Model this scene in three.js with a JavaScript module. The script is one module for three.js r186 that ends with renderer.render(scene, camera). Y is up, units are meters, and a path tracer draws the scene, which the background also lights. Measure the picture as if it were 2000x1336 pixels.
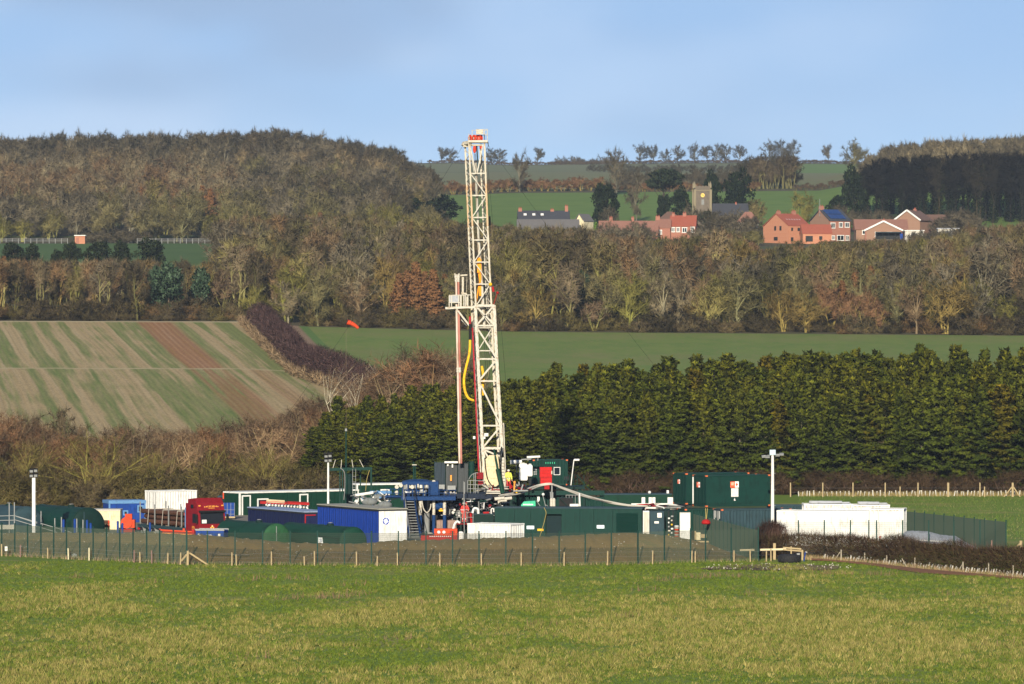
import * as THREE from 'three';
import { mergeGeometries } from 'three/addons/utils/BufferGeometryUtils.js';
import { MarchingCubes } from 'three/addons/objects/MarchingCubes.js';

// ---------------------------------------------------------------- camera, sky, sun, exposure
// telephoto view from a low hill across a field; F is the focal length in photo pixels, EYE the camera height above the drilling pad
const F = 9000, CX = 1000, CY = 668, EYE = 16.5;
const scene = new THREE.Scene();
const camera = new THREE.PerspectiveCamera(2 * Math.atan(CY / F) * 180 / Math.PI, 1024 / 684, 1, 20000);
camera.position.set(0, EYE, 0);
camera.lookAt(0, EYE, -100);
const renderer = new THREE.WebGLRenderer({ antialias: true });
renderer.setSize(1024, 684);
renderer.toneMapping = THREE.LinearToneMapping;
renderer.toneMappingExposure = 1.62;
renderer.shadowMap.enabled = true;
const SUN_AZ = 6 * Math.PI / 180, SUN_EL = 17 * Math.PI / 180;      // behind the camera, a little to its left, low winter sun
const sunDir = new THREE.Vector3(-Math.sin(SUN_AZ) * Math.cos(SUN_EL), Math.sin(SUN_EL), Math.cos(SUN_AZ) * Math.cos(SUN_EL));
const sun = new THREE.DirectionalLight(new THREE.Color().setRGB(1, 0.91, 0.74), 5.0);
sun.name = 'sun';
sun.target.position.set(0, 0, -430);
sun.position.copy(sunDir).multiplyScalar(500).add(sun.target.position);
sun.castShadow = true; sun.shadow.mapSize.set(4096, 4096);
Object.assign(sun.shadow.camera, { left: -140, right: 140, top: 90, bottom: -90, near: 1, far: 1500 });
scene.add(sun, sun.target);

// ---------------------------------------------------------------- random numbers and noise
function rng(seed) { let a = seed >>> 0; return () => { a = (a + 0x6d2b79f5) | 0; let t = Math.imul(a ^ (a >>> 15), 1 | a); t = (t + Math.imul(t ^ (t >>> 7), 61 | t)) ^ t; return ((t ^ (t >>> 14)) >>> 0) / 4294967296; }; }
function hash(x, y) { let h = Math.imul(x | 0, 374761393) + Math.imul(y | 0, 668265263); h = Math.imul(h ^ (h >>> 13), 1274126177); return ((h ^ (h >>> 16)) >>> 0) / 4294967296; }
const mod = (a, n) => ((a % n) + n) % n;
function vnoise(x, y, per = 0) {
  const ix = Math.floor(x), iy = Math.floor(y), fx = x - ix, fy = y - iy, u = fx * fx * (3 - 2 * fx), v = fy * fy * (3 - 2 * fy);
  const g = (a, b) => (per ? hash(mod(a, per), mod(b, per)) : hash(a, b));
  return (g(ix, iy) * (1 - u) + g(ix + 1, iy) * u) * (1 - v) + (g(ix, iy + 1) * (1 - u) + g(ix + 1, iy + 1) * u) * v;
}
function fbm(x, y, oct = 4, per = 0) { let s = 0, a = 0.5, t = 0; for (let i = 0; i < oct; i++) { s += a * vnoise(x, y, per); t += a; a *= 0.5; x = x * 2 + (per ? 0 : 17.3); y = y * 2 + (per ? 0 : 9.1); per *= 2; } return s / t; }
const clamp = (x, a = 0, b = 1) => Math.min(b, Math.max(a, x));
const sstep = (a, b, x) => { const t = clamp((x - a) / (b - a)); return t * t * (3 - 2 * t); };
const lerp = (a, b, t) => a + (b - a) * t;
const mix3 = (a, b, t) => [lerp(a[0], b[0], t), lerp(a[1], b[1], t), lerp(a[2], b[2], t)];
const toS = (l) => { l = clamp(l); return 255 * (l <= 0.0031308 ? 12.92 * l : 1.055 * Math.pow(l, 1 / 2.4) - 0.055); };
function colourTexture(w, h, fn) {       // fn(u, v) gives linear colour
  const data = new Uint8Array(w * h * 4);
  for (let y = 0, i = 0; y < h; y++) for (let x = 0; x < w; x++, i += 4) { const c = fn((x + 0.5) / w, (y + 0.5) / h); data[i] = toS(c[0]); data[i + 1] = toS(c[1]); data[i + 2] = toS(c[2]); data[i + 3] = 255; }
  const t = new THREE.DataTexture(data, w, h);
  t.colorSpace = THREE.SRGBColorSpace; t.wrapS = t.wrapT = THREE.RepeatWrapping; t.magFilter = THREE.LinearFilter; t.minFilter = THREE.LinearMipmapLinearFilter; t.generateMipmaps = true; t.needsUpdate = true;
  return t;
}

// ---------------------------------------------------------------- sky: clear pale blue winter sky with thin drifting cloud
{
  const W = 2048, Hh = 1024, data = new Float32Array(W * Hh * 4);
  for (let row = 0, i = 0; row < Hh; row++) {
    const el = ((row + 0.5) / Hh - 0.5) * Math.PI, e = Math.max(0, el * 180 / Math.PI);
    for (let col = 0; col < W; col++, i += 4) {
      const az = ((col + 0.5) / W - 0.5) * 2 * Math.PI;
      let c = mix3([0.345, 0.485, 0.635], [0.225, 0.35, 0.54], sstep(0, 4.5, e));
      c = mix3(c, [0.034, 0.068, 0.165], sstep(4.5, 45, e));
      const a = (az + Math.PI / 2) * 180 / Math.PI;       // degrees to the right of the view
      const p = a / 6 + 0.15 * Math.sin(e), q = e / 2.3 + a * 0.03;
      let cl = sstep(0.40, 0.70, fbm(p * 1.5 + 20, q * 1.6 + 7, 5)) * sstep(0.7, 2.4, e) * (0.5 + 0.5 * sstep(3, -4, a)) + 0.8 * sstep(0.42, 0.62, fbm(p * 2.2 + 61, q * 3.1 + 3, 5)) * sstep(3.0, 4.0, e) * sstep(14, 6, e) * sstep(1, -4, a);
      cl = Math.min(1, cl);
      const grey = fbm(p * 2 + 3, q * 2 + 40, 3);
      c = mix3(c, mix3([0.215, 0.29, 0.415], [0.38, 0.47, 0.60], sstep(0.3, 0.7, grey)), cl * 0.62 * (1 - 0.4 * sstep(20, 70, e)));
      if (el < 0) c = [0.05, 0.05, 0.035];
      data[i] = c[0]; data[i + 1] = c[1]; data[i + 2] = c[2]; data[i + 3] = 1;
    }
  }
  const t = new THREE.DataTexture(data, W, Hh, THREE.RGBAFormat, THREE.FloatType);
  t.mapping = THREE.EquirectangularReflectionMapping; t.magFilter = THREE.LinearFilter; t.wrapS = THREE.RepeatWrapping; t.needsUpdate = true;
  scene.background = t; scene.environment = t;
  scene.environmentIntensity = 1.0;
}
scene.fog = new THREE.FogExp2(new THREE.Color().setRGB(0.62, 0.74, 0.92), 0.000055);

// ---------------------------------------------------------------- placing and building helpers
const X = (px, d) => (px - CX) / F * d, Y = (py, d) => EYE - (py - CY) / F * d;
const V = (x, y, z) => new THREE.Vector3(x, y, z);
const P = (px, py, d) => V(X(px, d), Y(py, d), -d);
const rowOf = (y, d) => CY + (EYE - y) / d * F;
const used = new Map();
function numbered(name) { const n = used.get(name) ?? 0; used.set(name, n + 1); return n ? `${name}_${String(n).padStart(3, '0')}` : name; }
function tag(o, label, category, group) { if (label) o.userData.label = label; if (category) o.userData.category = category; if (group) o.userData.group = group; return o; }
function shade(o) { o.traverse((m) => { if (m.isMesh) { m.castShadow = true; m.receiveShadow = true; } }); return o; }
function thing(name, label, category, [x, y, z] = [0, 0, 0], turn = 0, group) {
  const o = new THREE.Group(); o.name = numbered(name); o.position.set(x, y, z); o.rotation.y = turn; scene.add(o);
  return tag(o, label, category, group);
}
function copyOf(src, name, [x, y, z], turn, label) { const c = src.clone(); c.name = numbered(name); c.position.set(x, y, z); c.rotation.y = turn; scene.add(c); if (label) c.userData = { ...src.userData, label }; else c.userData = { ...src.userData }; return c; }
function part(parent, name, geos, mat, label) {
  geos = [].concat(geos);
  const g = geos.length > 1 ? mergeGeometries(geos.map((q) => { const r = q.index ? q.toNonIndexed() : q; for (const k of Object.keys(r.attributes)) if (!['position', 'normal', 'uv'].includes(k)) r.deleteAttribute(k); if (!r.attributes.uv) r.setAttribute('uv', new THREE.BufferAttribute(new Float32Array(r.attributes.position.count * 2), 2)); return r; })) : geos[0];
  const m = new THREE.Mesh(g, mat); m.name = name; m.castShadow = m.receiveShadow = true; parent.add(m);
  if (label) m.userData.label = label;
  return m;
}
function structure(name, geo, mat, kind = 'structure') { const m = new THREE.Mesh(geo, mat); m.name = numbered(name); m.userData.kind = kind; m.receiveShadow = m.castShadow = true; scene.add(m); return m; }
// box from its minimum corner
const bx = (x, y, z, w, h, d) => new THREE.BoxGeometry(w, h, d).translate(x + w / 2, y + h / 2, z + d / 2);
function rod(a, b, r0, r1 = r0, n = 6, open = false) {
  const A = Array.isArray(a) ? V(...a) : a, B = Array.isArray(b) ? V(...b) : b, dir = B.clone().sub(A), L = dir.length();
  const g = new THREE.CylinderGeometry(r1, r0, L, n, 1, open).translate(0, L / 2, 0);
  g.applyQuaternion(new THREE.Quaternion().setFromUnitVectors(V(0, 1, 0), dir.normalize()));
  return g.translate(A.x, A.y, A.z);
}
function beam(a, b, w, h = w) {
  const A = Array.isArray(a) ? V(...a) : a, B = Array.isArray(b) ? V(...b) : b, dir = B.clone().sub(A), L = dir.length();
  const g = new THREE.BoxGeometry(w, L, h).translate(0, L / 2, 0);
  g.applyQuaternion(new THREE.Quaternion().setFromUnitVectors(V(0, 1, 0), dir.normalize()));
  return g.translate(A.x, A.y, A.z);
}
function hose(pts, r, n = 5, seg = 24) { return new THREE.TubeGeometry(new THREE.CatmullRomCurve3(pts.map((p) => (Array.isArray(p) ? V(...p) : p))), seg, r, n, false); }
const ball = (x, y, z, r, n = 8) => new THREE.SphereGeometry(r, n, Math.max(4, n - 2)).translate(x, y, z);
// upright sheet with trapezoid ribs, facing +z, from (0,0,0) to (L,H,0)
function ribbed(L, H, pitch = 0.28, depth = 0.045) {
  const n = Math.max(1, Math.round(L / pitch)), p = L / n, pos = [], uv = [];
  const xs = [];
  for (let i = 0; i < n; i++) xs.push([i * p, 0], [i * p + p * 0.3, 0], [i * p + p * 0.5, -depth], [i * p + p * 0.8, -depth]);
  xs.push([L, 0]);
  for (let i = 0; i + 1 < xs.length; i++) {
    const [x0, z0] = xs[i], [x1, z1] = xs[i + 1];
    for (const [x, y, z] of [[x0, 0, z0], [x1, 0, z1], [x1, H, z1], [x0, 0, z0], [x1, H, z1], [x0, H, z0]]) { pos.push(x, y, z); uv.push(x / 3, y / 3); }
  }
  const g = new THREE.BufferGeometry();
  g.setAttribute('position', new THREE.Float32BufferAttribute(pos, 3)); g.setAttribute('uv', new THREE.Float32BufferAttribute(uv, 2)); g.computeVertexNormals();
  return g;
}
const turned = (g, ry, x = 0, y = 0, z = 0) => g.rotateY(ry).translate(x, y, z);

// ---------------------------------------------------------------- materials
const grime = colourTexture(256, 256, (u, v) => { const s = fbm(u * 46, v * 2.6, 3), m = fbm(u * 8, v * 8, 4, 8), k = 0.70 + 0.30 * m + 0.14 * s, dirt = sstep(0.55, 0.75, fbm(u * 30 + 7, v * 4 + 3, 3)) * 0.45 + sstep(0.16, 0.0, v + 0.08 * m) * 0.3; return mix3([k, k * 0.985, k * 0.96], [0.42, 0.36, 0.27], dirt); });
const rustMap = colourTexture(256, 512, (u, v) => { const n = fbm(u * 6, v * 16, 4), b = sstep(0.52, 0.66, n); const k = 0.86 + 0.2 * fbm(u * 20, v * 50, 2); return mix3([k, k * 0.98, k * 0.94], [0.46, 0.29, 0.16], b * 0.6); });
const M = {};
function mat(key, hex, rough = 0.6, o = {}) {
  const m = new THREE.MeshPhysicalMaterial({ color: Array.isArray(hex) ? new THREE.Color().setRGB(...hex) : hex, roughness: rough < 0.2 ? rough : Math.max(rough, 0.72), specularIntensity: rough < 0.2 ? 1 : 0.35, metalness: o.metal ?? 0, map: o.map === undefined ? grime : o.map, side: THREE.DoubleSide });
  if (o.bump) { m.bumpMap = o.bump; m.bumpScale = o.bumpScale ?? 0.01; }
  m.name = key; M[key] = m; return m;
}
mat('white', [0.66, 0.66, 0.64], 0.5); mat('cream', [0.60, 0.53, 0.35], 0.55); mat('mastCream', [0.45, 0.42, 0.35], 0.5, { map: rustMap }); mat('mastWhite', [0.46, 0.445, 0.395], 0.5, { map: rustMap });
mat('rusty', [0.36, 0.20, 0.11], 0.8); mat('green', [0.0025, 0.030, 0.023], 0.45); mat('greenDark', [0.002, 0.018, 0.015], 0.5); mat('greenTank', [0.003, 0.034, 0.020], 0.36);
mat('greenOffice', [0.002, 0.030, 0.016], 0.45); mat('slate', [0.022, 0.048, 0.060], 0.5); mat('navy', [0.007, 0.012, 0.055], 0.6); mat('blue', [0.006, 0.040, 0.22], 0.5); mat('curtain', [0.008, 0.040, 0.27], 0.55);
mat('rigBlue', [0.005, 0.034, 0.125], 0.45); mat('paleBlue', [0.10, 0.22, 0.42], 0.5); mat('red', [0.32, 0.010, 0.010], 0.5); mat('maroon', [0.185, 0.004, 0.009], 0.35); mat('orange', [0.52, 0.055, 0.016], 0.5); mat('yellow', [0.72, 0.42, 0.02], 0.6);
mat('amber', [0.78, 0.30, 0.05], 0.4); mat('steel', [0.27, 0.28, 0.28], 0.5, { metal: 0.3 }); mat('grey', [0.20, 0.205, 0.205], 0.7); mat('dark', [0.018, 0.020, 0.022], 0.7); mat('black', [0.010, 0.010, 0.011], 0.6);
mat('rubber', [0.018, 0.018, 0.02], 0.75); mat('vehicleGlass', [0.006, 0.009, 0.014], 0.3, { map: null }); mat('glass', [0.008, 0.012, 0.018], 0.16, { map: null }); mat('tarp', [0.022, 0.034, 0.046], 0.55); mat('tarpNavy', [0.010, 0.017, 0.034], 0.6); mat('tarpGrey', [0.16, 0.175, 0.18], 0.6);
mat('pipeRust', [0.085, 0.038, 0.022], 0.75); mat('wood', [0.36, 0.28, 0.16], 0.85); mat('woodDark', [0.20, 0.15, 0.10], 0.9); mat('woodPink', [0.21, 0.13, 0.11], 0.85); mat('hivis', [0.72, 0.80, 0.10], 0.7, { map: null }); mat('skin', [0.45, 0.26, 0.18], 0.6, { map: null });
mat('coverall', [0.50, 0.03, 0.025], 0.8); mat('teal', [0.05, 0.42, 0.24], 0.6); mat('fenceGreen', [0.006, 0.034, 0.027], 0.5, { map: null }); mat('geotextile', [0.33, 0.345, 0.38], 0.8); mat('roofFelt', [0.30, 0.29, 0.24], 0.9); mat('roofBlue', [0.24, 0.30, 0.44], 0.7);
mat('ropeWhite', [0.48, 0.45, 0.39], 0.7); mat('khaki', [0.30, 0.24, 0.08], 0.8); mat('guard', [0.46, 0.45, 0.41], 0.6, { map: null }); mat('brass', [0.62, 0.40, 0.10], 0.5);

// ---------------------------------------------------------------- the lie of the land: ground height by distance d and bearing px
const ST = [
  [440, [[0, 0]]], [500, [[0, 0.9]]], [520, [[0, 2]]], [800, [[0, 20], [480, 19.9], [600, 19], [1000, 18.1], [2000, 17.4]]], [815, [[0, 20.6], [480, 20.5], [600, 19.6], [1000, 18.8], [2000, 18.1]]],
  [1000, [[0, 33.5], [400, 33.5], [700, 32.5], [1000, 32.5], [2000, 32.5]]], [1100, [[0, 39.7], [800, 39.7], [1000, 38.6], [2000, 38.8]]], [1150, [[0, 42.0], [800, 42.0], [1000, 41.0], [2000, 41.2]]], [1200, [[0, 45.8], [600, 45.6], [1000, 43.8], [2000, 43.8]]],
  [1300, [[0, 55], [600, 55], [860, 52.5], [1000, 50.9], [2000, 50.6]]],
  [1450, [[0, 70.9], [520, 71.0], [700, 68.5], [800, 65], [880, 62.4], [1000, 62.9], [1600, 63.7], [1700, 66.5], [1860, 69], [2000, 70]]],
  [1600, [[0, 74.5], [300, 76.5], [440, 77.5], [520, 79.5], [620, 77.5], [700, 74.5], [760, 71], [820, 68.5], [880, 69.6], [1000, 72.1], [1600, 72.7], [1700, 77], [2000, 80]]],
  [1700, [[0, 74], [700, 74], [880, 75], [1000, 77], [1600, 77.5], [1700, 79], [2000, 82]]],
  [2100, [[0, 92], [1000, 94], [2000, 93]]], [2500, [[0, 108], [880, 114], [1000, 112.6], [1400, 114], [1660, 113.5], [2000, 112]]], [2700, [[0, 110], [1000, 113.5], [2000, 112]]], [3500, [[0, 100]]], [6000, [[0, 60]]], [14000, [[0, 0]]],
];
function along(pts, px) {
  if (px <= pts[0][0]) return pts[0][1];
  for (let i = 1; i < pts.length; i++) if (px <= pts[i][0]) return lerp(pts[i - 1][1], pts[i][1], (px - pts[i - 1][0]) / (pts[i][0] - pts[i - 1][0]));
  return pts[pts.length - 1][1];
}
function ht(px, d) {
  if (d < 200) { const k = clamp(1 - d / 200, 0, 1); return 14.8 * Math.pow(k, 1.5); }
  if (d <= ST[0][0]) return 0;
  for (let i = 1; i < ST.length; i++) if (d <= ST[i][0]) return lerp(along(ST[i - 1][1], px), along(ST[i][1], px), (d - ST[i - 1][0]) / (ST[i][0] - ST[i - 1][0]));
  return 0;
}
function gridGeo(us, vs, at, uvScale = 1) {        // at(u, v) gives [x, y, z, s, t]
  const pos = [], uv = [], idx = [], n = us.length;
  for (const v of vs) for (const u of us) { const q = at(u, v); pos.push(q[0], q[1], q[2]); uv.push((q[3] ?? q[0]) * uvScale, (q[4] ?? -q[2]) * uvScale); }
  for (let j = 0; j + 1 < vs.length; j++) for (let i = 0; i + 1 < n; i++) { const a = j * n + i; idx.push(a, a + 1, a + n, a + 1, a + n + 1, a + n); }
  const g = new THREE.BufferGeometry();
  g.setAttribute('position', new THREE.Float32BufferAttribute(pos, 3)); g.setAttribute('uv', new THREE.Float32BufferAttribute(uv, 2)); g.setIndex(idx); g.computeVertexNormals();
  return g;
}
const range = (a, b, s) => { const r = []; for (let x = a; x < b - 1e-6; x += s) r.push(x); r.push(b); return r; };
const DS = [440, 455, 470, 485, 500, 510, ...range(520, 800, 20), 815, ...range(835, 1095, 20), 1100, 1125, 1150, 1175, 1200, 1225, 1250, 1275, ...range(1300, 1700, 25), ...range(1750, 2700, 50), 2900, 3200, 3500, 4500, 6000, 9000, 14000];
const dRows = (a, b) => [a, ...DS.filter((d) => d > a && d < b), b];
const pxCols = (a, b) => [a, ...range(Math.ceil((a + 1) / 20) * 20, b, 20)];
const lay = (lift) => (px, d) => [X(px, d), ht(px, d) + lift, -d];
const farCols = [-26000, -16000, -9000, -5000, -3000, -2000, -1400, -1000, ...range(-800, 2800, 20), 3000, 3400, 4000, 5000, 7000, 11000, 18000, 28000];

// woodland floor and rough ground of the whole hillside, out to the horizon
const litter = colourTexture(512, 512, (u, v) => { const n = fbm(u * 24, v * 24, 4, 24), m = fbm(u * 5, v * 5, 3, 5); return mix3(mix3([0.050, 0.042, 0.020], [0.090, 0.074, 0.038], n), [0.048, 0.066, 0.018], sstep(0.45, 0.7, m)); });
structure('hillside_ground', gridGeo(farCols, DS, lay(-0.05), 1 / 55), mat('litter', [1, 1, 1], 1, { map: litter }));

// near pasture: one sheet from behind the camera to beyond the pad
const pasture = colourTexture(1024, 1024, (u, v) => {
  const n = fbm(u * 16, v * 16, 5, 16), m = fbm(u * 4 + 0.3, v * 4, 4, 4), f = fbm(u * 120, v * 120, 2, 120);
  let c = mix3([0.088, 0.142, 0.012], [0.120, 0.170, 0.017], f);
  return mix3(c, [0.20, 0.178, 0.05], sstep(0.48, 0.70, m * 0.5 + n * 0.5) * 0.8);
});
structure('pasture', gridGeo([-2500, -900, -400, -200, ...range(-120, 120, 6), 200, 400, 900, 2500], [-900, -300, -100, -40, ...range(0, 200, 10), ...range(206, 446, 12)], (x, d) => [x, (d < 0 ? 14.8 : ht(CX, d)) + (d > 200 && d < 340 ? 0.14 * (fbm(x / 9 + 50, d / 9, 3) - 0.5) : 0), -d], 1 / 40), mat('pastureGround', [1, 1, 1], 1, { map: pasture }));

// tilled and stubble field in strips; s runs across the drill lines
const tilled = colourTexture(1400, 900, (u, v) => {
  const s = u * 120, d = 520 + v * 283;                      // s = x + 0.145 d - S0
  const wob = 1.2 * (fbm(d / 60, s / 10, 3) - 0.5);
  const ss = s + wob;
  const tan = [0.26, 0.178, 0.070], pale = [0.38, 0.285, 0.150], green = [0.118, 0.150, 0.030], brown = [0.25, 0.092, 0.022];
  const cut = d > 684;
  const lines = fbm(ss * 4.2, d / 45, 2), row = 0.5 + 0.5 * Math.sin(ss * 2 * Math.PI / 0.95);
  let c = mix3(tan, pale, clamp(0.35 + 0.75 * (lines - 0.3) + 0.15 * row));
  const band = fbm(ss / 1.7 + (cut ? 0 : 31), d / 150 + (cut ? 4 : 11), 3) + 0.22 * (fbm(ss / 0.6, d / 18, 3) - 0.5) + 0.12 * (fbm(ss / 6, d / 12, 2) - 0.5);
  let g = sstep(0.39, 0.62, band) * (0.5 + 0.8 * (fbm(ss * 2.5, d / 14, 3) - 0.15));
  if (cut && s > 84) g = sstep(0.35, 0.6, 0.5 + 0.5 * Math.sin((ss - 84) * 2 * Math.PI / 5.6) + 0.25 * (fbm(ss, d / 30, 2) - 0.5)) * 0.85;
  c = mix3(c, green, clamp(g));
  const b = sstep(70.5, 71.5, ss) * sstep(77.5, 76.3, ss) * (cut ? 0.95 : 0.75 * sstep(0.3, 0.6, fbm(ss, d / 40, 2) + 0.15)) + (cut ? 0 : 0.55 * sstep(20, 22, ss) * sstep(26, 24, ss) + 0.5 * sstep(80, 81, ss) * sstep(84, 82, ss));
  c = mix3(c, mix3(brown, [0.26, 0.14, 0.07], lines), clamp(b * (0.75 + 0.5 * row * lines)));
  const k = 0.80 + 0.42 * fbm(s * 6, d * 1.1, 2) - 0.16 * row; c = [c[0] * k, c[1] * k, c[2] * k];
  const rag = 1.5 * (fbm(s / 5, 3.3, 3) - 0.5); if (Math.abs(d - 684 + rag) < 1.0 + 0.8 * fbm(s / 1.5, 8, 2)) c = mix3(c, [0.36, 0.29, 0.16], 0.25 + 0.6 * fbm(s / 2, 1.7, 2));
  if (d > 799) c = mix3(c, [0.40, 0.33, 0.2], 0.7);
  return c;
});
const S0 = -20;
const hedgePx = (d) => along([[520, 800], [560, 760], [600, 738], [640, 716], [655, 694], [668, 656], [684, 606], [700, 583], [740, 549], [775, 523], [803, 505]], d);      // the field hedge runs towards the site
structure('tilled_field', gridGeo(range(0, 1, 1 / 40), dRows(520, 803), (k, d) => { const px = lerp(-500, hedgePx(d) - 6, k), x = X(px, d); return [x, ht(px, d) + 0.06, -d, (x + 0.145 * d - S0) / 120, (d - 520) / 283]; }), mat('tilled', [1, 1, 1], 1, { map: tilled }));
const crop = colourTexture(512, 512, (u, v) => { const n = fbm(u * 30, v * 10, 4, 10), m = fbm(u * 6, v * 3, 3, 3), f = fbm(u * 200, v * 60, 2); let c = mix3([0.086, 0.138, 0.021], [0.132, 0.168, 0.030], n); c = mix3(c, [0.165, 0.145, 0.050], sstep(0.5, 0.75, m) * 0.4 + sstep(0.62, 0.76, f) * 0.5); return c; });
structure('winter_crop_field', gridGeo(range(0, 1, 1 / 60), dRows(520, 803), (k, d) => { const px = lerp(hedgePx(d) + 95, 2900, k); return [X(px, d), ht(px, d) + 0.06, -d]; }, 1 / 70), mat('crop', [1, 1, 1], 1, { map: crop }));
structure('farm_track', gridGeo([0, 0.34, 0.36, 0.6, 0.62, 1], dRows(560, 803), (k, d) => { const px = lerp(hedgePx(d) - 6, hedgePx(d) + 96, k); return [X(px, d), ht(px, d) + 0.06, -d, k, d / 14]; }), mat('track', [1, 1, 1], 1, { map: colourTexture(128, 128, (u, v) => { const n = fbm(u * 30, v * 8, 3); const soil = mix3([0.17, 0.105, 0.06], [0.22, 0.15, 0.09], n), grass = mix3([0.06, 0.115, 0.02], [0.09, 0.15, 0.03], n); return mix3(soil, grass, clamp(sstep(0.38, 0.44, u) * sstep(0.60, 0.54, u) + sstep(0.78, 0.86, u))); }) }));
const leafGreen = (a, b, seed) => colourTexture(256, 256, (u, v) => mix3(a, b, clamp(fbm(u * 10 + seed, v * 10, 4, 10) * 1.3 - 0.1)));
function field(name, px0, px1, d0, d1, m, lift = 0.1) { return structure(name, gridGeo(pxCols(px0, px1), dRows(d0, d1), lay(lift), 1 / 60), m); }
field('grass_field', -500, 440, 975, 1108, mat('fieldGreen', [1, 1, 1], 1, { map: leafGreen([0.042, 0.080, 0.016], [0.056, 0.098, 0.020], 3) }));
const fg2 = mat('fieldGreenFar', [1, 1, 1], 1, { map: leafGreen([0.080, 0.135, 0.022], [0.105, 0.160, 0.028], 9) });
field('far_green_field', 840, 2300, 1255, 1462, fg2);
field('far_stubble_field', 840, 2300, 1500, 2090, mat('fieldPale', [1, 1, 1], 1, { map: leafGreen([0.14, 0.12, 0.055], [0.11, 0.13, 0.048], 5) }));
field('upper_green_field', 1480, 2300, 2100, 2440, fg2);
field('upper_rough_field', 600, 1480, 2100, 2440, mat('fieldRough', [1, 1, 1], 1, { map: leafGreen([0.13, 0.125, 0.06], [0.10, 0.12, 0.045], 8) }));

structure('back_field', gridGeo(pxCols(1500, 2600), dRows(436, 479), lay(0.04), 1 / 40), M.pastureGround);
// gravel pad of the drilling site, a little below the fields, and the brown earth bank thrown up in front of it
const PAD = -0.3;
const FENCE = [[-260, 369], [0, 356], [365, 341], [1040, 340], [1246, 342], [1348, 345], [1481, 347]];
const fenceD = (px) => along(FENCE, px);
const gravel = colourTexture(256, 256, (u, v) => { const n = fbm(u * 60, v * 60, 3, 60), m = fbm(u * 6, v * 6, 3, 6); return mix3([0.13, 0.112, 0.085], [0.22, 0.19, 0.15], n * 0.6 + m * 0.4); });
structure('gravel_pad', gridGeo(range(-300, 1780, 40), [351, 370, 390, 410, 430, 446], (px, d) => [X(px, Math.max(d, 360)), 0.03, -Math.max(d, fenceD(Math.min(px, 1481)) + 9)], 1 / 8), mat('gravelPad', [1, 1, 1], 1, { map: gravel }));
const CREST = [[-260, 1036], [0, 1040], [300, 1041], [420, 1046], [560, 1060], [690, 1063], [760, 1056], [900, 1053], [1000, 1050], [1100, 1047], [1190, 1042], [1250, 1041], [1310, 1047], [1380, 1061], [1430, 1082], [1475, 1094]];
const bundH = (px) => Math.max(0.02, Y(along(CREST, px), fenceD(px) + 10));
const soil = colourTexture(512, 512, (u, v) => { const n = fbm(u * 40, v * 40, 4, 40), m = fbm(u * 7, v * 7, 3, 7); let c = mix3([0.175, 0.110, 0.038], [0.265, 0.172, 0.064], n * 0.6 + m * 0.4); return mix3(c, [0.15, 0.125, 0.045], sstep(0.5, 0.75, m) * 0.5); });
const bundAt = (px, k) => { const h = bundH(px), d = fenceD(px) + 1.2 + k * 13.5; const prof = k < 0.65 ? Math.pow(Math.sin(Math.PI / 2 * k / 0.65), 0.85) : Math.pow(Math.cos(Math.PI / 2 * (k - 0.65) / 0.35), 0.8); const n = (fbm(px / 7, k * 7, 4) - 0.5) * 0.28 * Math.min(1, h) * Math.sin(Math.PI * Math.min(1, k)); return V(X(px, d), h * prof + n - (k === 0 || k === 1 ? 0.1 : 0), -d); };
structure('earth_bund', gridGeo(range(-260, 1475, 5), range(0, 1, 1 / 22), (px, k) => { const p = bundAt(px, k); return [p.x, p.y, p.z]; }, 1 / 12), mat('soil', [1, 1, 1], 1, { map: soil, bump: soil, bumpScale: 0.08 }));

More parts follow.
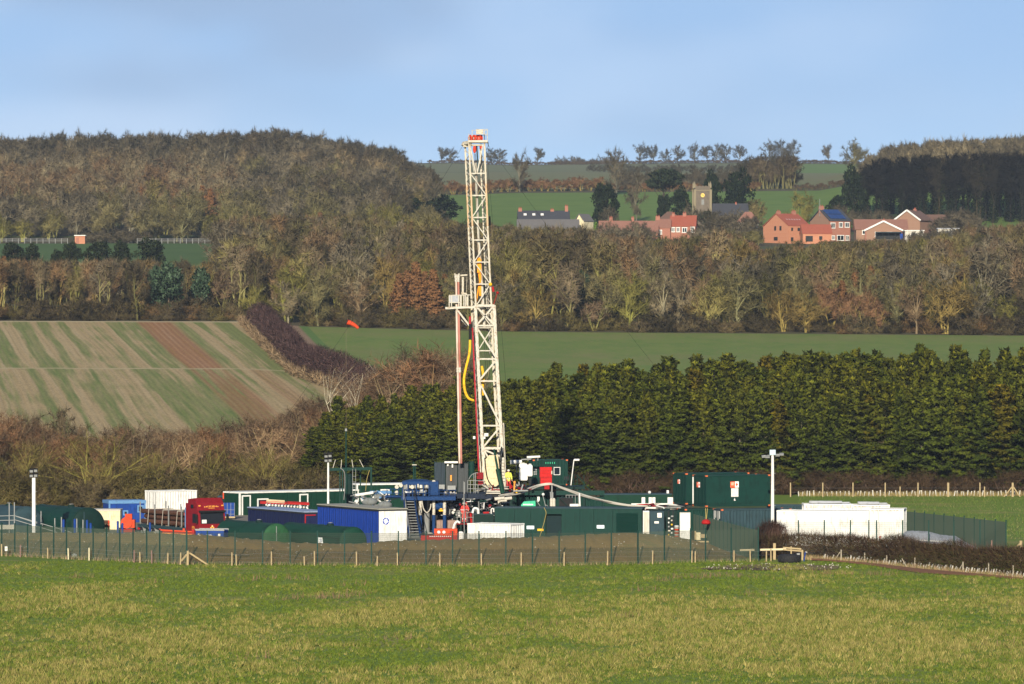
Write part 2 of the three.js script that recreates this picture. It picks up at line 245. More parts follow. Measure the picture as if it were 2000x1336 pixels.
// ---------------------------------------------------------------- plants: geometry builders
class Tris {
  constructor() { this.p = []; this.n = []; this.c = []; }
  tri(a, b, c, col, nrm) {
    this.p.push(a.x, a.y, a.z, b.x, b.y, b.z, c.x, c.y, c.z);
    let n = nrm;
    if (!n) { n = b.clone().sub(a).cross(c.clone().sub(a)).normalize(); }
    for (let i = 0; i < 3; i++) { this.n.push(n.x, n.y, n.z); this.c.push(col[0], col[1], col[2]); }
  }
  tube(a, b, r0, r1, n, col) {
    const dir = b.clone().sub(a).normalize(), u = Math.abs(dir.y) < 0.9 ? V(0, 1, 0).cross(dir).normalize() : V(1, 0, 0).cross(dir).normalize(), w = dir.clone().cross(u);
    for (let i = 0; i < n; i++) {
      const t0 = i / n * 2 * Math.PI, t1 = (i + 1) / n * 2 * Math.PI, d0 = u.clone().multiplyScalar(Math.cos(t0)).addScaledVector(w, Math.sin(t0)), d1 = u.clone().multiplyScalar(Math.cos(t1)).addScaledVector(w, Math.sin(t1));
      const a0 = a.clone().addScaledVector(d0, r0), a1 = a.clone().addScaledVector(d1, r0), b0 = b.clone().addScaledVector(d0, r1), b1 = b.clone().addScaledVector(d1, r1), m = d0.clone().add(d1).normalize();
      this.tri(a0, a1, b1, col, m); this.tri(a0, b1, b0, col, m);
    }
  }
  sliver(a, dir, len, w, col, R, out) {
    const s = V(R() - 0.5, R() - 0.5, R() - 0.5).cross(dir).normalize().multiplyScalar(w / 2);
    this.soft(a.clone().add(s), a.clone().sub(s), a.clone().addScaledVector(dir, len), col, out);
  }
  // a triangle whose shading leans towards the outside of the crown it belongs to
  soft(a, b, c, col, out, k = 0.9) {
    const n = b.clone().sub(a).cross(c.clone().sub(a)).normalize();
    if (!out) return this.tri(a, b, c, col, n);
    if (n.dot(out) < 0) { n.negate(); return this.tri(b, a, c, col, n.multiplyScalar(0.6).addScaledVector(out, k).normalize()); }
    return this.tri(a, b, c, col, n.multiplyScalar(0.6).addScaledVector(out, k).normalize());
  }
  get count() { return this.p.length / 9; }
  build() {
    const g = new THREE.BufferGeometry();
    g.setAttribute('position', new THREE.Float32BufferAttribute(this.p, 3)); g.setAttribute('normal', new THREE.Float32BufferAttribute(this.n, 3)); g.setAttribute('color', new THREE.Float32BufferAttribute(this.c, 3));
    return g;
  }
}
const jit = (c, R, k = 0.25) => { const f = 1 + (R() - 0.5) * 2 * k; return [c[0] * f, c[1] * f, c[2] * f]; };
const rdir = (R, up = 0) => { const z = R() * 2 - 1, t = R() * 2 * Math.PI, s = Math.sqrt(1 - z * z); return V(s * Math.cos(t), z + up, s * Math.sin(t)).normalize(); };
// bare broadleaf tree or bush: limbs curve from the stem to points spread over the crown, carrying branches and fine twigs
function bare(o) {
  const R = rng(o.seed), wood = new Tris(), twig = new Tris(), { H, R: cr } = o, base = o.base ?? 0.25, nS = o.stems ?? 1;
  const cy = H * (1 + base) / 2, ry = H * (1 - base) / 2, stems = [];
  for (let k = 0; k < nS; k++) {
    const a = R() * 6.28, spread = nS > 1 ? (o.stemSpread ?? 0.3) * cr : 0.04 * cr, foot = V(Math.cos(a) * (nS > 1 ? 0.08 * cr : 0), -0.3, Math.sin(a) * (nS > 1 ? 0.08 * cr : 0)), top = V(Math.cos(a) * spread, H * (o.trunkTo ?? 0.72), Math.sin(a) * spread), pts = [foot];
    for (let i = 1; i <= 4; i++) pts.push(foot.clone().lerp(top, i / 4).add(V((R() - 0.5) * 0.05 * H, 0, (R() - 0.5) * 0.05 * H).multiplyScalar(i < 4 ? 1 : 0.3)));
    for (let i = 0; i < 4; i++) wood.tube(pts[i], pts[i + 1], o.r * (1 - i * 0.22), o.r * (1 - (i + 1) * 0.22), 5, jit(o.bark, R, 0.12));
    stems.push(pts);
  }
  const mid = V(0, Math.max(0.2 * H, cy - 0.25 * ry), 0), outOf = (q, e) => q.clone().sub(mid).divide(V(cr, ry * 1.25, cr)).normalize().multiplyScalar(0.75).add(q.clone().sub(e).lerp(V(0, 0, 0), 0.2).normalize().multiplyScalar(-0.2)).normalize();
  const onStem = (pts, t) => { const f = clamp(t) * 4, i = Math.min(3, Math.floor(f)); return pts[i].clone().lerp(pts[i + 1], f - i); };
  for (let l = 0; l < o.limbs; l++) {
    const pts = stems[l % nS], dir = rdir(R, o.up ?? 0.25), rr = 0.72 + 0.3 * R();
    const tip = V(dir.x * cr * rr, cy + dir.y * ry * rr, dir.z * cr * rr);
    if (o.flat) tip.y = Math.max(tip.y, H * 0.08);
    const t0 = clamp((tip.y / H) * (o.fork ?? 0.6) - 0.06 + R() * 0.1, o.low ?? 0.12, 1), a = onStem(pts, t0 / (o.trunkTo ?? 0.72) * 0.8);
    const ctl = a.clone().lerp(tip, 0.45).add(V(0, (o.arch ?? 0.12) * H * (0.4 + R() * 0.8), 0)).add(V((R() - 0.5) * cr * 0.22, 0, (R() - 0.5) * cr * 0.22));
    const q = (t) => a.clone().multiplyScalar((1 - t) * (1 - t)).addScaledVector(ctl, 2 * t * (1 - t)).addScaledVector(tip, t * t);
    const lr = (o.limbR ?? o.r * 0.45) * (0.7 + 0.5 * R()), lc = jit(o.limb ?? o.bark, R, 0.2), seg = 4;
    for (let i = 0; i < seg; i++) wood.tube(q(i / seg), q((i + 1) / seg), lr * (1 - 0.82 * i / seg), lr * (1 - 0.82 * (i + 1) / seg), o.limbSides ?? 3, lc);
    const len = a.distanceTo(tip);
    for (let b = 0; b < o.branches; b++) {
      const t = 0.28 + 0.72 * (b + R()) / o.branches, s = q(t), fwd = q(Math.min(1, t + 0.05)).sub(q(Math.max(0, t - 0.05))).normalize();
      const bd = fwd.multiplyScalar(o.fwd ?? 0.7).add(rdir(R, o.twigUp ?? 0.25)).normalize(), bl = (o.brLen ?? 0.26) * (len * 0.5 + cr * 0.5) * (0.55 + 0.7 * R()) * (1.1 - 0.4 * t), e = s.clone().addScaledVector(bd, bl).add(V(0, (o.droop ?? 0) * bl, 0));
      wood.tube(s, e, lr * 0.30 * (1.15 - t * 0.6), lr * 0.06, 3, lc);
      for (let w = 0; w < o.twigs; w++) {
        const u = 0.1 + 0.9 * R(), p = s.clone().lerp(e, u), td = bd.clone().multiplyScalar(0.75).add(rdir(R, o.twigUp ?? 0.25)).normalize(), tl = o.twigLen * (0.5 + R());
        twig.sliver(p, td, tl, o.twigW * (0.7 + 0.6 * R()), jit(R() < (o.tipMix ?? 0.3) ? o.tip ?? o.twig : o.twig, R, 0.28), R, outOf(p, e));
        if (o.fine) for (let f = 0; f < o.fine; f++) { const p2 = p.clone().addScaledVector(td, tl * (0.25 + 0.6 * R())); twig.sliver(p2, td.clone().multiplyScalar(0.8).add(rdir(R, 0.2)).normalize(), tl * 0.55, o.twigW * 0.7, jit(o.tip ?? o.twig, R, 0.28), R, outOf(p2, e)); }
      }
    }
  }
  if (o.ivy) for (let k = 0; k < o.ivy; k++) { const pts = stems[k % nS], t = R(), c = onStem(pts, t * 0.95).add(rdir(R).multiplyScalar((0.25 + 0.9 * R()) * (o.ivyR ?? 0.9) * (1.1 - 0.5 * t))); leafTri(twig, c, rdir(R, 0.3), 0.45, jit([0.010, 0.014, 0.006], R, 0.4), R); }
  return { wood: wood.build(), crown: twig.build(), tris: wood.count + twig.count };
}
function leafTri(buf, c, dir, s, col, R, out, k) { const u = rdir(R).cross(dir).normalize().multiplyScalar(s * 0.4); buf.soft(c.clone().add(u), c.clone().sub(u), c.clone().addScaledVector(dir, s), col, out, k); }
// conifer: whorls of drooping boughs set with flat sprays
function conifer(o) {
  const R = rng(o.seed), wood = new Tris(), leaf = new Tris(), { H } = o;
  wood.tube(V(0, -0.3, 0), V(0, H * 0.97, 0), o.r ?? H * 0.014, 0.02, 5, o.bark ?? [0.10, 0.085, 0.06]);
  const whorls = o.whorls ?? Math.round(H / 0.42);
  for (let w = 0; w < whorls; w++) {
    const t = clamp((w + 0.5 + (o.wild ? (R() - 0.5) * 2.4 : 0)) / whorls, 0.005, 0.985), y = H * (o.from ?? 0.02) + H * (0.985 - (o.from ?? 0.02)) * t, L = o.spread * Math.pow(1 - t, o.taper ?? 0.62) * (o.wild ? 0.62 + 0.72 * R() : 0.82 + 0.36 * R()) + 0.12, nb = o.boughs ?? 7, a0 = R() * 6.28;
    for (let b = 0; b < nb; b++) {
      const a = a0 + (b + (R() - 0.5) * 0.7) / nb * 6.28, l = L * (0.7 + 0.5 * R()), pitch = lerp(o.lowPitch ?? -0.35, o.highPitch ?? 0.75, Math.pow(t, 1.4)) + (R() - 0.5) * (o.wild ? 0.75 : 0.25), out = V(Math.cos(a), 0, Math.sin(a)), s = V(0, y + (o.wild ? (R() - 0.5) * 0.5 : 0), 0);
      const bend = o.bend ?? 0.22;
      const q = (k) => s.clone().addScaledVector(out, l * k * Math.cos(pitch)).add(V(0, l * k * Math.sin(pitch) + bend * l * (k * k - k) , 0));
      wood.tube(s, q(0.95), 0.035 * l / 2 + 0.012, 0.008, 3, o.bark ?? [0.10, 0.085, 0.06]);
      const side = V(-out.z, 0, out.x), nt = Math.max(3, Math.round(l * (o.density ?? 6)));
      for (let i = 0; i < nt; i++) {
        const k = 0.12 + 0.88 * (i + R()) / nt, c = q(k), sg = i % 2 ? 1 : -1, sl = (o.spray ?? 0.55) * (0.5 + 0.7 * R()) * (1.15 - 0.55 * k) + 0.12;
        const outer = sstep(0.35, 1, k), paintedTopSun = sstep(0.35, 0.95, t);  // inner shade and sunlight on upper tips are painted into the leaf colour
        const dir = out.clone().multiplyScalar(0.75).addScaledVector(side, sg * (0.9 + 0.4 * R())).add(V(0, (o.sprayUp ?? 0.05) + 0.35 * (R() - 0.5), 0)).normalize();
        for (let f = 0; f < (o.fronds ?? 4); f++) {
          const col = jit(mix3(o.inner, mix3(o.outer, o.top ?? o.outer, paintedTopSun * R()), outer * (0.4 + 0.6 * R())), R, 0.3);
          const p = c.clone().addScaledVector(dir, sl * 0.6 * R()), d2 = dir.clone().multiplyScalar(o.wild ? 0.5 : 0.8).add(rdir(R, o.wild ? 0.35 : 0.15).multiplyScalar(o.wild ? 0.95 : 0.75)).normalize();
          leafTri(leaf, p, d2, (o.leaf ?? 0.34) * (0.6 + 0.7 * R()), col, R, out.clone().multiplyScalar(0.8).addScaledVector(dir, 0.3).add(V(0, 0.35, 0)).normalize(), 0.6);
        }
      }
    }
  }
  return { wood: wood.build(), crown: leaf.build(), tris: wood.count + leaf.count };
}
// pine or evergreen with foliage in clumps at the ends of its limbs
function clumpTree(o) {
  const R = rng(o.seed), wood = new Tris(), leaf = new Tris(), { H } = o, top = H * (o.trunkTo ?? 0.85), lean = (o.lean ?? 0.03) * H;
  wood.tube(V(0, -0.3, 0), V(lean * 0.5, top * 0.5, 0), o.r, o.r * 0.75, 6, o.bark); wood.tube(V(lean * 0.5, top * 0.5, 0), V(lean, top, 0), o.r * 0.75, o.r * 0.25, 5, o.bark);
  for (let i = 0; i < o.clumps; i++) {
    const d = rdir(R, o.up ?? 0.1), rr = Math.pow(R(), 0.4), c = V(lean + d.x * o.R * rr, lerp(H * o.base, H, 0.5) + d.y * H * (1 - o.base) / 2 * rr, d.z * o.R * rr), k = o.clump * (0.65 + 0.7 * R());
    if (o.narrowTop) { const t = (c.y / H - o.base) / (1 - o.base); c.x *= 1.25 - o.narrowTop * t; c.z *= 1.25 - o.narrowTop * t; }
    if (i % 2 === 0) { const y = Math.min(top, c.y * (0.55 + 0.3 * R())); wood.tube(V(lean * y / top, y, 0), c, o.r * 0.28, o.r * 0.06, 3, o.bark); }
    for (let j = 0; j < o.leaves; j++) {
      const dd = rdir(R, 0.15), p = c.clone().add(V(dd.x * k, dd.y * k * (o.squash ?? 0.7), dd.z * k).multiplyScalar(Math.pow(R(), 0.45)));
      leafTri(leaf, p, dd.clone().add(V(0, 0.35, 0)).add(rdir(R).multiplyScalar(0.6)).normalize(), o.leaf * (0.6 + 0.8 * R()), jit(R() < 0.3 ? o.tip : o.colour, R, 0.32), R, dd.clone().add(V(0, 0.25, 0)).normalize(), 0.8);
    }
  }
  return { wood: wood.build(), crown: leaf.build(), tris: wood.count + leaf.count };
}
const plantMat = (tint = [1, 1, 1], rough = 0.95) => new THREE.MeshPhysicalMaterial({ color: new THREE.Color().setRGB(...tint), roughness: rough, specularIntensity: 0.12, vertexColors: true, side: THREE.DoubleSide });
const plain = plantMat();
const tints = [[1.2, 1.2, 1.2], [0.85, 0.85, 0.88], [1.65, 1.6, 1.5], [1.2, 1.25, 0.88], [1.45, 1.18, 1.02], [0.6, 0.62, 0.6], [1.3, 1.32, 0.95], [1.3, 1.3, 1.35]].map((t) => plantMat(t));
// places one plant of a kind; the geometry of a kind is shared by all its copies
function plant(name, proto, x, y, z, scale, turn, label, category, group, m = plain) {
  const o = new THREE.Group(); o.name = numbered(name); o.position.set(x, y, z); o.rotation.y = turn; o.scale.set(scale[0], scale[1] ?? scale[0], scale[0]); scene.add(o);
  tag(o, label, category, group);
  const a = new THREE.Mesh(proto.wood, m); a.name = proto.stemName ?? 'trunk'; const b = new THREE.Mesh(proto.crown, m); b.name = 'crown'; o.add(a, b);
  shade(o); return o;
}

// kinds. H and R are the size the prototype is built at
const greyBark = [0.115, 0.105, 0.072], mossBark = [0.155, 0.145, 0.048];
const farBare = [], farTall = [], farOlive = [], farWillow = [];
for (let i = 0; i < 4; i++) {
  farBare.push(bare({ seed: 11 + i, H: 10, R: 4.6, base: 0.12, r: 0.26, limbs: 16, branches: 9, twigs: 22, twigLen: 1.05, twigW: 0.085, limbR: 0.12, bark: greyBark, limb: [0.125, 0.112, 0.072], twig: [0.096, 0.080, 0.050], tip: [0.118, 0.095, 0.056], up: 0.3 }));
  farTall.push(bare({ seed: 31 + i, H: 10, R: 3.0, base: 0.3, r: 0.17, stems: 2 + i % 2, stemSpread: 0.45, trunkTo: 0.8, limbs: 16, branches: 8, twigs: 20, twigLen: 0.95, twigW: 0.08, limbR: 0.09, bark: [0.145, 0.13, 0.048], limb: [0.135, 0.118, 0.046], twig: [0.102, 0.079, 0.045], tip: [0.120, 0.088, 0.050], up: 0.6, arch: 0.02, fork: 0.75 }));
  farOlive.push(bare({ seed: 51 + i, H: 9, R: 5.0, base: 0.04, r: 0.22, stems: 3, limbs: 21, branches: 9, twigs: 20, twigLen: 1.0, twigW: 0.08, limbR: 0.12, bark: mossBark, limb: [0.145, 0.13, 0.045], twig: [0.100, 0.087, 0.032], tip: [0.124, 0.105, 0.037], up: 0.2, arch: 0.15 }));
  farWillow.push(bare({ seed: 71 + i, H: 7, R: 3.4, base: 0.02, r: 0.10, stems: 6, stemSpread: 0.8, trunkTo: 0.85, limbs: 20, branches: 8, twigs: 20, twigLen: 0.9, twigW: 0.07, limbR: 0.07, bark: mossBark, limb: [0.14, 0.115, 0.055], twig: [0.112, 0.077, 0.045], tip: [0.132, 0.086, 0.050], up: 0.7, arch: 0.03, fork: 0.8 }));
}
const thickets = [0, 1, 2].map((i) => bare({ seed: 85 + i, H: 4, R: 3.6, base: -0.5, flat: true, r: 0.07, stems: 5, stemSpread: 0.5, trunkTo: 0.5, limbs: 26, branches: 9, twigs: 16, twigLen: 0.7, twigW: 0.06, limbR: 0.05, bark: [0.10, 0.08, 0.04], limb: [0.10, 0.08, 0.04], twig: [0.062, 0.046, 0.026], tip: [0.082, 0.066, 0.026], up: 0.2, low: 0.02, fork: 0.3, arch: 0.05 }));
const larches = [0, 1].map((i) => conifer({ seed: 91 + i, H: 11, spread: 3.0, taper: 0.75, whorls: 26, boughs: 7, inner: [0.105, 0.055, 0.024], outer: [0.175, 0.084, 0.034], leaf: 0.50, fronds: 5, density: 4, spray: 0.6, bark: [0.26, 0.20, 0.10], lowPitch: -0.1, highPitch: 0.8, from: 0.1 }));
const bluePines = [0, 1].map((i) => clumpTree({ seed: 101 + i, H: 10, R: 4.0, base: 0.05, clumps: 46, clump: 1.25, leaves: 110, leaf: 0.6, r: 0.25, bark: [0.12, 0.09, 0.06], colour: [0.026, 0.046, 0.024], tip: [0.062, 0.092, 0.054], narrowTop: 0.75 }));
const darkPines = [0, 1, 2].map((i) => clumpTree({ seed: 111 + i, H: 12, R: 4.4, base: 0.12, clumps: 50, clump: 1.35, leaves: 110, leaf: 0.6, r: 0.3, bark: [0.08, 0.06, 0.045], colour: [0.009, 0.015, 0.007], tip: [0.018, 0.026, 0.010], narrowTop: 0.35 }));
const shadowDarkTrees = [0, 1, 2, 3].map((i) => bare({ seed: 121 + i, H: 18, R: 4.2, base: 0.35, r: 0.36, stems: 1 + i % 2, stemSpread: 0.3, trunkTo: 0.88, limbs: 18, branches: 9, twigs: 22, twigLen: 1.25, twigW: 0.11, limbR: 0.13, bark: [0.024, 0.021, 0.015], limb: [0.018, 0.016, 0.012], twig: [0.012, 0.011, 0.009], tip: [0.015, 0.013, 0.010], up: 0.35, ivy: 1100, ivyR: 1.5 }));  // bark, limbs and twigs near black: cloud shadow put into the colour

// ---------------------------------------------------------------- woods
const shadowDarkTints = [[0.8, 0.8, 0.8], [1.2, 1.15, 1], [1.7, 1.55, 1.25], [1, 1.1, 0.9]].map((t) => plantMat(t));
const placeR = rng(5150);
const woodLabels = {};
let woodCount = 0;
const TOP = [[-300, 424], [400, 426], [700, 424], [860, 428], [960, 440], [1010, 446], [1150, 448], [1175, 462], [1280, 468], [1370, 466], [1420, 446], [1475, 488], [1585, 486], [1600, 476], [1680, 474], [1760, 470], [1830, 468], [1900, 446], [2000, 440], [2300, 440]];
const woodStuff = new Map();           // the far parts of the woods that read as one mass
function stuffTree(key, proto, x, y, z, s, sy, turn, tint) { if (!woodStuff.has(key)) woodStuff.set(key, new Map()); const m = woodStuff.get(key); if (!m.has(proto)) m.set(proto, []); m.get(proto).push([x, y, z, s, sy, turn, tint]); }
const kindsInfo = {
  bare: [farBare, 10, 'bare_tree', 'tree', 'bare grey-brown broadleaf tree', 'bare broadleaf trees'],
  tall: [farTall, 10, 'slender_tree', 'tree', 'slender yellow-stemmed tree', 'slender mossy-stemmed trees'],
  olive: [farOlive, 9, 'mossy_tree', 'tree', 'wide mossy bare tree', 'wide mossy trees'],
  willow: [farWillow, 7, 'reddish_shrub', 'shrub', 'reddish-brown upright bare shrub', 'reddish bare shrubs'],
};
// the wood between the sloping fields and the village
const PLACES = [[90, 'above the field\'s left end'], [190, 'above the field\'s left half'], [290, 'left of the blue pines'], [430, 'behind the blue pines'], [600, 'above the field hedge'], [760, 'behind the windsock'], [920, 'just left of the mast'], [1040, 'just right of the mast'], [1165, 'below the slate-roofed terrace'], [1290, 'below the long pinkish roof'], [1365, 'below the two-storey cottage'], [1470, 'below the church'], [1600, 'below the salmon house'], [1690, 'below the solar-roofed house'], [1800, 'below the bungalow'], [1900, 'below the brown-roofed house'], [9999, 'at the right edge']];
const placeOf = (px) => PLACES.find((q) => px < q[0])[1];
const tierOf = (d) => (d < 850 ? 'at the front' : d < 930 ? 'in the lower half' : d < 1020 ? 'in the upper half' : 'at the back');
for (let row = 0, d = 812; d < 1120; row++, d += 9.5) for (let px = -140 + (row % 2) * 30; px < 2160; px += 6.2 * 9000 / d * (0.82 + 0.36 * placeR())) {
  const dd = d + (placeR() - 0.5) * 7, p = px + (placeR() - 0.5) * 30, y = ht(p, dd), g = rowOf(y, dd);
  if (p < 430 && dd > 915) continue;                      // green field behind on the left
  if (p < 300 && dd > 900) continue;
  if (p > 285 && p < 425 && dd < 850) continue;           // blue pines stand here
  if (p > 755 && p < 875 && dd < 870) continue;           // larches
  const r0 = placeR(), zone = fbm(p / 130 + 9, dd / 60, 3);
  let kind = zone < 0.42 ? 'willow' : zone < 0.52 ? 'tall' : zone < 0.63 ? 'olive' : 'bare';
  if (p < 270 && dd < 880) kind = r0 < 0.85 ? 'tall' : 'willow';
  if (r0 > 0.82) kind = 'bare';
  if (r0 < 0.10) kind = 'olive';
  const [protos, H0, name, cat, label, group] = kindsInfo[kind];
  let h = { bare: 11.5, tall: 12.5, olive: 10.5, willow: 7 }[kind] * (0.75 + 0.45 * placeR());
  if (dd < 830) h *= 0.85;
  const top = along(TOP, p) + (placeR() - 0.5) * 14, most = (g - top) * dd / F;
  if (p < 430 && dd < 920) h = Math.min(h, (g - 508) * dd / F);
  h = Math.min(h, most);
  if (h < 2.2) continue;
  const sy = h / H0, s = sy * (0.8 + 0.25 * placeR()) * (h < 6 ? 1.25 : 1), proto = protos[Math.floor(placeR() * 4)], turn = placeR() * 6.28;
  woodCount++;
  const tint = placeR() < 0.5 ? Math.floor(placeR() * 8) : Math.floor(fbm(p / 70 + 33, dd / 40 + 5, 2) * 8) % 8;
  if ((woodLabels[kind] = (woodLabels[kind] ?? 0) + 1) <= 170) plant(name, proto, X(p, dd), y, -dd, [s, sy], turn, `${label} ${tierOf(dd)} of the wood ${placeOf(p)}`, cat, `${group} ${tierOf(dd)}, ${placeOf(p)}`, tints[tint]);
  else stuffTree('woodland', proto, X(p, dd), y, -dd, s, sy, turn, tint);
}
// undergrowth at the front edge of that wood
for (let px = -100; px < 2140; px += 15 + placeR() * 14) { const p = px, d = 806 + placeR() * 10; if (p > 480 && p < 600) continue; const s = 0.5 + 0.55 * placeR(); stuffTree('undergrowth', thickets[Math.floor(placeR() * 3)], X(p, d), ht(p, d), -d, s * 1.1, s, placeR() * 6, [0, 1, 2, 3, 4, 5][Math.floor(placeR() * 6)]); }
for (let d = 830; d < 1090; d += 14) for (let px = -100; px < 2140; px += 60 + placeR() * 40) { if (px < 430 && d > 900) continue; const s = 0.5 + 0.4 * placeR(); stuffTree('undergrowth', thickets[Math.floor(placeR() * 3)], X(px, d), ht(px, d), -d, s * 1.3, s, placeR() * 6, [0, 1, 3, 5][Math.floor(placeR() * 4)]); }
// wooded hill on the left: separate trees in front and along the crest, a mass between
let hillCount = 0;
for (let row = 0, d = 1126; d < 1690; row++, d += 11) for (let px = -130 + (row % 2) * 22; px < 880; px += 7.4 * 9000 / d * (0.8 + 0.4 * placeR())) {
  const dd = d + (placeR() - 0.5) * 9, p = px + (placeR() - 0.5) * 24, y = ht(p, dd);
  const edge = along([[1126, 905], [1200, 880], [1300, 862], [1450, 858], [1600, 858]], dd);
  if (p > edge) continue;
  if (p > 60 && p < 250 && dd < 1140) continue;
  const zone = fbm(p / 110 + 70, dd / 90, 3), r0 = placeR();
  let kind = dd < 1190 ? (zone < 0.5 ? 'olive' : 'bare') : zone < 0.40 && dd < 1330 ? 'willow' : r0 < 0.25 ? 'tall' : 'bare';
  const [protos, H0] = kindsInfo[kind];
  let h = { bare: 11, tall: 11.5, olive: 8, willow: 7.5 }[kind] * (0.8 + 0.4 * placeR());
  h *= 0.92; if (p > 770) h *= lerp(0.9, 0.55, clamp((p - 770) / 90));
  if (dd < 1150) h *= 0.7;
  const sy = h / H0, s = sy * (0.85 + 0.3 * placeR()), turn = placeR() * 6.28, proto = protos[Math.floor(placeR() * 4)];
  const crest = dd > 1575;
  if (crest && hillCount < 150) { hillCount++; plant('hilltop_tree', proto, X(p, dd), y, -dd, [s, sy], turn, 'bare tree of the wood that crowns the left hill', 'tree', 'bare trees along the crest of the left hill', tints[[1, 5, 1, 7][Math.floor(placeR() * 4)]]); }
  else stuffTree('hillside_wood', proto, X(p, dd), y, -dd, s, sy, turn, (dd < 1215 ? [3, 0, 6, 1, 7] : dd < 1340 && p < 460 + 40 * placeR() ? [4, 4, 2, 2, 4] : dd < 1340 ? [0, 7, 1, 3, 5] : dd < 1400 ? [0, 7, 1, 0, 2] : [1, 5, 1, 7, 5])[Math.floor(placeR() * 5)]);
}
// evergreen undergrowth among the trees of the left hill
for (let i = 0; i < 26; i++) { const p = 500 + placeR() * 340, d = 1235 + placeR() * 90; stuffTree('evergreen_undergrowth', darkPines[i % 3], X(p, d), ht(p, d), -d, 0.55 + 0.2 * placeR(), 0.4 + 0.2 * placeR(), placeR() * 6, 3); }
// rust-brown larches scattered over the hill
for (const [p, d, h] of [[370, 1215, 9], [410, 1212, 10], [430, 1218, 9], [395, 1225, 10], [340, 1222, 8], [240, 1240, 8], [275, 1236, 9], [300, 1230, 8], [210, 1238, 8], [600, 1140, 6], [625, 1142, 7], [655, 1141, 6], [120, 1242, 8], [85, 1245, 8], [150, 1240, 9], [180, 1241, 8]]) plant('larch', larches[hillCount++ % 2], X(p, d), ht(p, d), -d, [h / 11], placeR() * 6, 'rust-brown bare larch standing in the wood on the left hill', 'tree', 'larches on the left hill');
// wood on the right: front ivy trees painted cloud-shadow dark, sunlit bare trees behind
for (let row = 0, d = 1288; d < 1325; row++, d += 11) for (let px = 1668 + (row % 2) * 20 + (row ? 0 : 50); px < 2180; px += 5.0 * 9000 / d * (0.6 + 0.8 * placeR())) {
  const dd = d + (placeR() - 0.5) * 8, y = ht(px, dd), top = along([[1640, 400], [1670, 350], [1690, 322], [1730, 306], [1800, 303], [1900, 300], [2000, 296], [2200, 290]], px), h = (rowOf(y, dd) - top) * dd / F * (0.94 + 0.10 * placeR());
  plant('shadow_dark_tree', shadowDarkTrees[Math.floor(placeR() * 4)], X(px, dd), y, -dd, [h / 18 * (0.85 + 0.3 * placeR()), h / 18], placeR() * 6.28, `tall ivy tree coloured as cloud-shadowed ${row < 2 ? 'at the front' : 'deeper'} in the wood ${px < 1760 ? 'behind the bungalow' : px < 1880 ? 'behind the brown-roofed house' : 'at the right edge'}`, 'tree', `tall dark trees of the right-hand wood, ${row < 2 ? 'front' : 'deeper'}, ${px < 1760 ? 'left' : px < 1880 ? 'middle' : 'right'}`, shadowDarkTints[Math.floor(placeR() * 4)]);
}
for (let row = 0, d = 1400; d < 1640; row++, d += 15) for (let px = 1690 + (d - 1400) * 0.04; px < 2180; px += 7 * 9000 / d * (0.8 + 0.4 * placeR())) {
  const dd = d + (placeR() - 0.5) * 10, p = px + (placeR() - 0.5) * 20, y = ht(p, dd), top = along([[1680, 322], [1700, 300], [1740, 282], [1800, 274], [1900, 270], [2000, 264], [2200, 258]], p) + 5 * placeR(), most = (rowOf(y, dd) - top) * dd / F;
  const h = Math.min(most, 13 * (0.8 + 0.4 * placeR())); if (h < 3) continue;
  stuffTree('hilltop_wood', farBare[Math.floor(placeR() * 4)], X(p, dd), y, -dd, h / 10 * 0.85, h / 10, placeR() * 6.28, Math.floor(placeR() * 3));
}
// undergrowth and hedges along the far fields
const hedgeStuff = (name, px0, px1, d, h, step, protos, tint, wide = 1.3) => { for (let p = px0; p < px1; p += step * (0.6 + 0.8 * placeR())) { const dd = d + (placeR() - 0.5) * 6, s = h / 10 * (0.75 + 0.5 * placeR()); stuffTree(name, protos[Math.floor(placeR() * protos.length)], X(p, dd), ht(p, dd) - 0.3, -dd, s * wide, s, placeR() * 6, tint); } };
hedgeStuff('skyline_hedge', 840, 1680, 2462, 3.0, 5, farWillow, 1, 1.6);
hedgeStuff('young_plantation', 860, 1180, 1486, 5.5, 13, farWillow, 4);
hedgeStuff('young_plantation', 860, 1180, 1492, 4.5, 15, farWillow, 1);
hedgeStuff('copse', 1466, 1552, 1496, 9, 8, farTall, 1, 1.1); hedgeStuff('copse', 1458, 1554, 1505, 9.5, 6, farBare, 5, 1); hedgeStuff('copse', 1210, 1470, 1500, 6, 8, farBare, 1, 1.1);
hedgeStuff('field_hedge', 1555, 1660, 1475, 3, 9, farWillow, 1); hedgeStuff('field_hedge', 1180, 1480, 1472, 4, 10, farWillow, 4);
hedgeStuff('paddock_hedge', 172, 290, 1118, 3.2, 10, farBare, 1, 1.5);
hedgeStuff('distant_wood', 1085, 1215, 2660, 9, 5, farBare, 1, 1);
